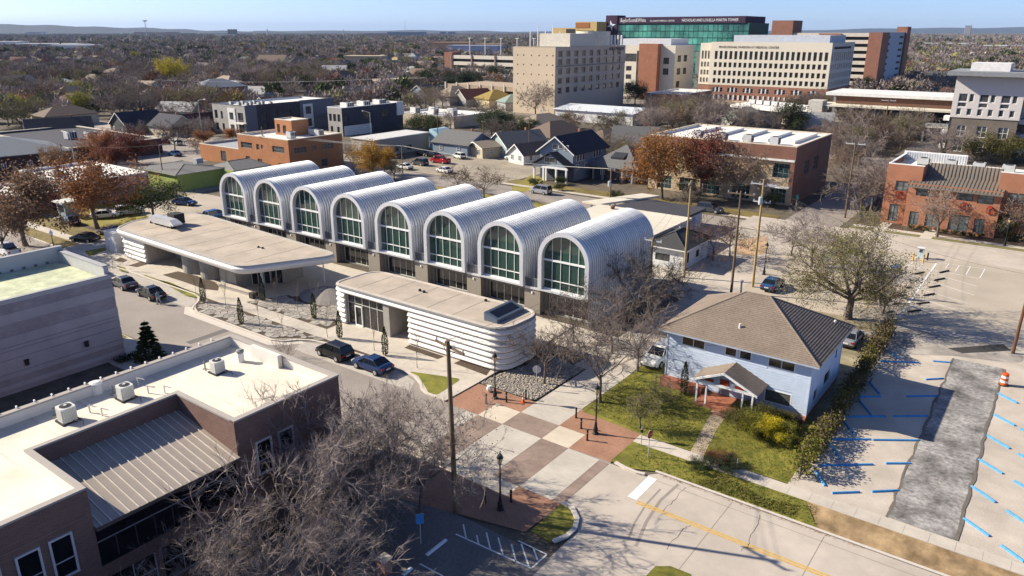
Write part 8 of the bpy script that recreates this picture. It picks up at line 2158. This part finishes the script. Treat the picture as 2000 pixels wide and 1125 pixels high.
span('brick','back2',.7,'crossing pale from the penthouse building to the gritty lot',(0,1,2,3),m_wirel,.022);span('back2','back',.8,'crossing pale above the vault roofs',(0,2,3),m_wirel,.02);span('back','alley2',.8,'from the transformer pole to the cottage pole',(0,2))
span('green','brick',.8,'from the green building pole to the penthouse building',(0,3),m_wirel,.02);span('shop','green',.7,'between the two thin poles by the white-roofed shop',(0,3));span('mid3','mid',.8,'strung before the grey and tan houses',(0,3));span('alley4','lot',1.4,'crossing the car park to the leaning reddish pole',(1,))
wire(POLE['street'][0],(-22.0,60.2,4.9),.6,'service wire dropping from the crossing pole to the pale blue house',.012)
wire((-235,262,8),(-165,300,9),.8,'pale wire crossing before the parking deck rooftops',.05,m_wirel);wire((-345,190,10),(-255,245,11),1.2,'pale long wire beside the bright yellow tree',.06,m_wirel)
def cobra(px,h,ang,label):
 x,y=px;t=thing('cobra_street_light',label,'street light',(x,y,0),'tall grey street lights');ms=M('steel_pale',(.50,.51,.52),rough=.4)
 part('shaft',MB().tube((x,y,0),(x,y,h),.12,.08,n=8),ms,t);d=Vector((math.cos(R(ang)),math.sin(R(ang))))
 mb=MB();p=Vector((x,y,h-.1))
 for k in range(4):
  q=Vector((x+d.x*.55*(k+1),y+d.y*.55*(k+1),h-.1+.5*math.sin((k+1)*.35)));mb.tube(p,q,.05,n=6);p=q
 part('arm',mb,ms,t);part('lamp_head',MB().box(p.x-.12,p.y-.12,p.z-.1,p.x+.12+d.x*.6,p.y+.12+abs(d.y)*.6,p.z+.08),m_wp,t)
cobra((-213.38,130.01),11.5,20,'pale street light at the end wall of the grey and black apartments');cobra((-175.87,163.72),7.5,200,'pale street light in front of the near-black townhouses');cobra((-176.28,76.15),10.0,190,'pale street light before the dark flat-roofed strip')
for k,px in enumerate(((-64.44,114.37),(-62.61,114.77))):
 t=thing('recycling_bin',['blue bin left of the transformer pole','blue bin right of the transformer pole'][k],'bin',(*px,0))
 part('body',MB().box(px[0]-.5,px[1]-.5,0,px[0]+.5,px[1]+.5,1.2),M('bin_blue',(.12,.22,.30)),t);part('lid',MB().box(px[0]-.55,px[1]-.55,1.2,px[0]+.55,px[1]+.55,1.3),M('bin_lid',(.2,.3,.38)),t)
# ================================================================ LABELS of the plants that were placed in numbers
LMK=[(-12,142,'the brick townhouses'),(-20,230,'the taupe apartments'),(-46,255,'the open-decked building'),(-115,340,'the ivory office block'),(-142,312,'the brick clinic'),(-176,275,'the beige medical block'),(-140,243,'the white metal shed'),(-56,152,'the sandstone shops'),(-91,146,'the tall blue house'),(-80,151,'the grey pyramid-roofed bungalow'),(-55,108,'the carport'),(-147,146,'the tan warehouse'),(-188,173,'the near-black townhouses'),(-217,160,'the grey and black apartments'),(-152,115,'the penthouse building'),(-183,205,'the cluttered white roof'),(-240,312,'the low parking deck'),(-153,88,'the green building'),(-222,96,'the dark flat strip'),(-203,70,'the blue hall'),(-72,50,'the flagstone beds'),(-18,58,'the pale blue house'),(-51,55,'the louvred building'),(-92,56,'the canopy building')]
def strip4(l):
 w=l.split()[:3]
 while w[-1]in('with','at','in','of','and','by','among','a','the','just','behind','beside','facing','beyond','before','left','up'):w.pop()
 return w
for lab,xy,*_r in HL:LMK.append((xy[0],xy[1],'the '+' '.join(strip4(lab))))
fx,fy=-math.sin(R(36.62)),math.cos(R(36.62));gx,gy=fy,-fx
groups_={}
for t,kind,x,y,H in TREES:
 lx,ly,nm=min(LMK,key=lambda l:(l[0]-x)**2+(l[1]-y)**2)
 dep,lat=(x-lx)*fx+(y-ly)*fy,(x-lx)*gx+(y-ly)*gy
 rel=('behind ' if dep>0 else 'in front of ')if abs(dep)>abs(lat)else('right of ' if lat>0 else 'left of ')
 groups_.setdefault((kind,rel+nm),[]).append((lat,t))
NUM=['zero','one','two','three','four','five','six','seven','eight','nine','ten','eleven','twelve','thirteen','fourteen','fifteen','sixteen','seventeen','eighteen','nineteen','twenty']
ORD2=ORD+['thirteenth','fourteenth','fifteenth','sixteenth','seventeenth','eighteenth','nineteenth','twentieth']
for(kind,rel),L in groups_.items():
 L.sort(key=lambda q:q[0])
 kd=kind if len(kind.split())<=4 or ' in ' not in kind else kind
 if any(w in kind.split()for w in('before','by','along','among','on')):
  for w in(' before ',' by ',' along ',' among ',' on '):
   if w in kind:kd=kind.split(w)[0]if rel.split()[-1]not in kind else kind.split(w)[0];break
 for k,(_,t)in enumerate(L):
  t['label']=f'{kd} {rel}' if len(L)==1 else(f'{kd} {rel}, {ORD2[k]} of {NUM[len(L)]} from left' if len(L)<=20 else f'{kd} {rel}, number {k + 1} of {len(L)} from left')
for o in COL.objects:
 if len((o.get('label')or '').split())>16:o['label']=' '.join(o['label'].replace(' grey-brown','').replace(' olive-brown','').split()[:16])
seen={}
for o in COL.objects:
 if o.get('label')and o.parent is None and o.get('category'):seen.setdefault(o['label'],[]).append(o)
for lab,L in seen.items():
 if len(L)>1:
  L.sort(key=lambda o:(o.location.x*gx+o.location.y*gy)/max(1,o.location.x*fx+o.location.y*fy))
  for k,o in enumerate(L):o['label']=lab.split(',')[0]+(f', {ORD2[k]} of {NUM[len(L)]} from left' if len(L)<=20 else f', number {k + 1} of {len(L)} from left')
# ================================================================ HAZE
hz=MB().box(-27000,-27000,-3,27000,27000,300)
mh=bpy.data.materials.new('haze_air');mh.use_nodes=True
tn=mh.node_tree;tn.nodes.remove(tn.nodes['Principled BSDF'])
pv=tn.nodes.new('ShaderNodeVolumePrincipled')
pv.inputs['Color'].default_value=(.50,.68,1,1);pv.inputs['Density'].default_value=.00003;pv.inputs['Anisotropy'].default_value=.0
tn.links.new(pv.outputs[0],tn.nodes['Material Output'].inputs['Volume'])
ho=stuff('haze',hz,mh)
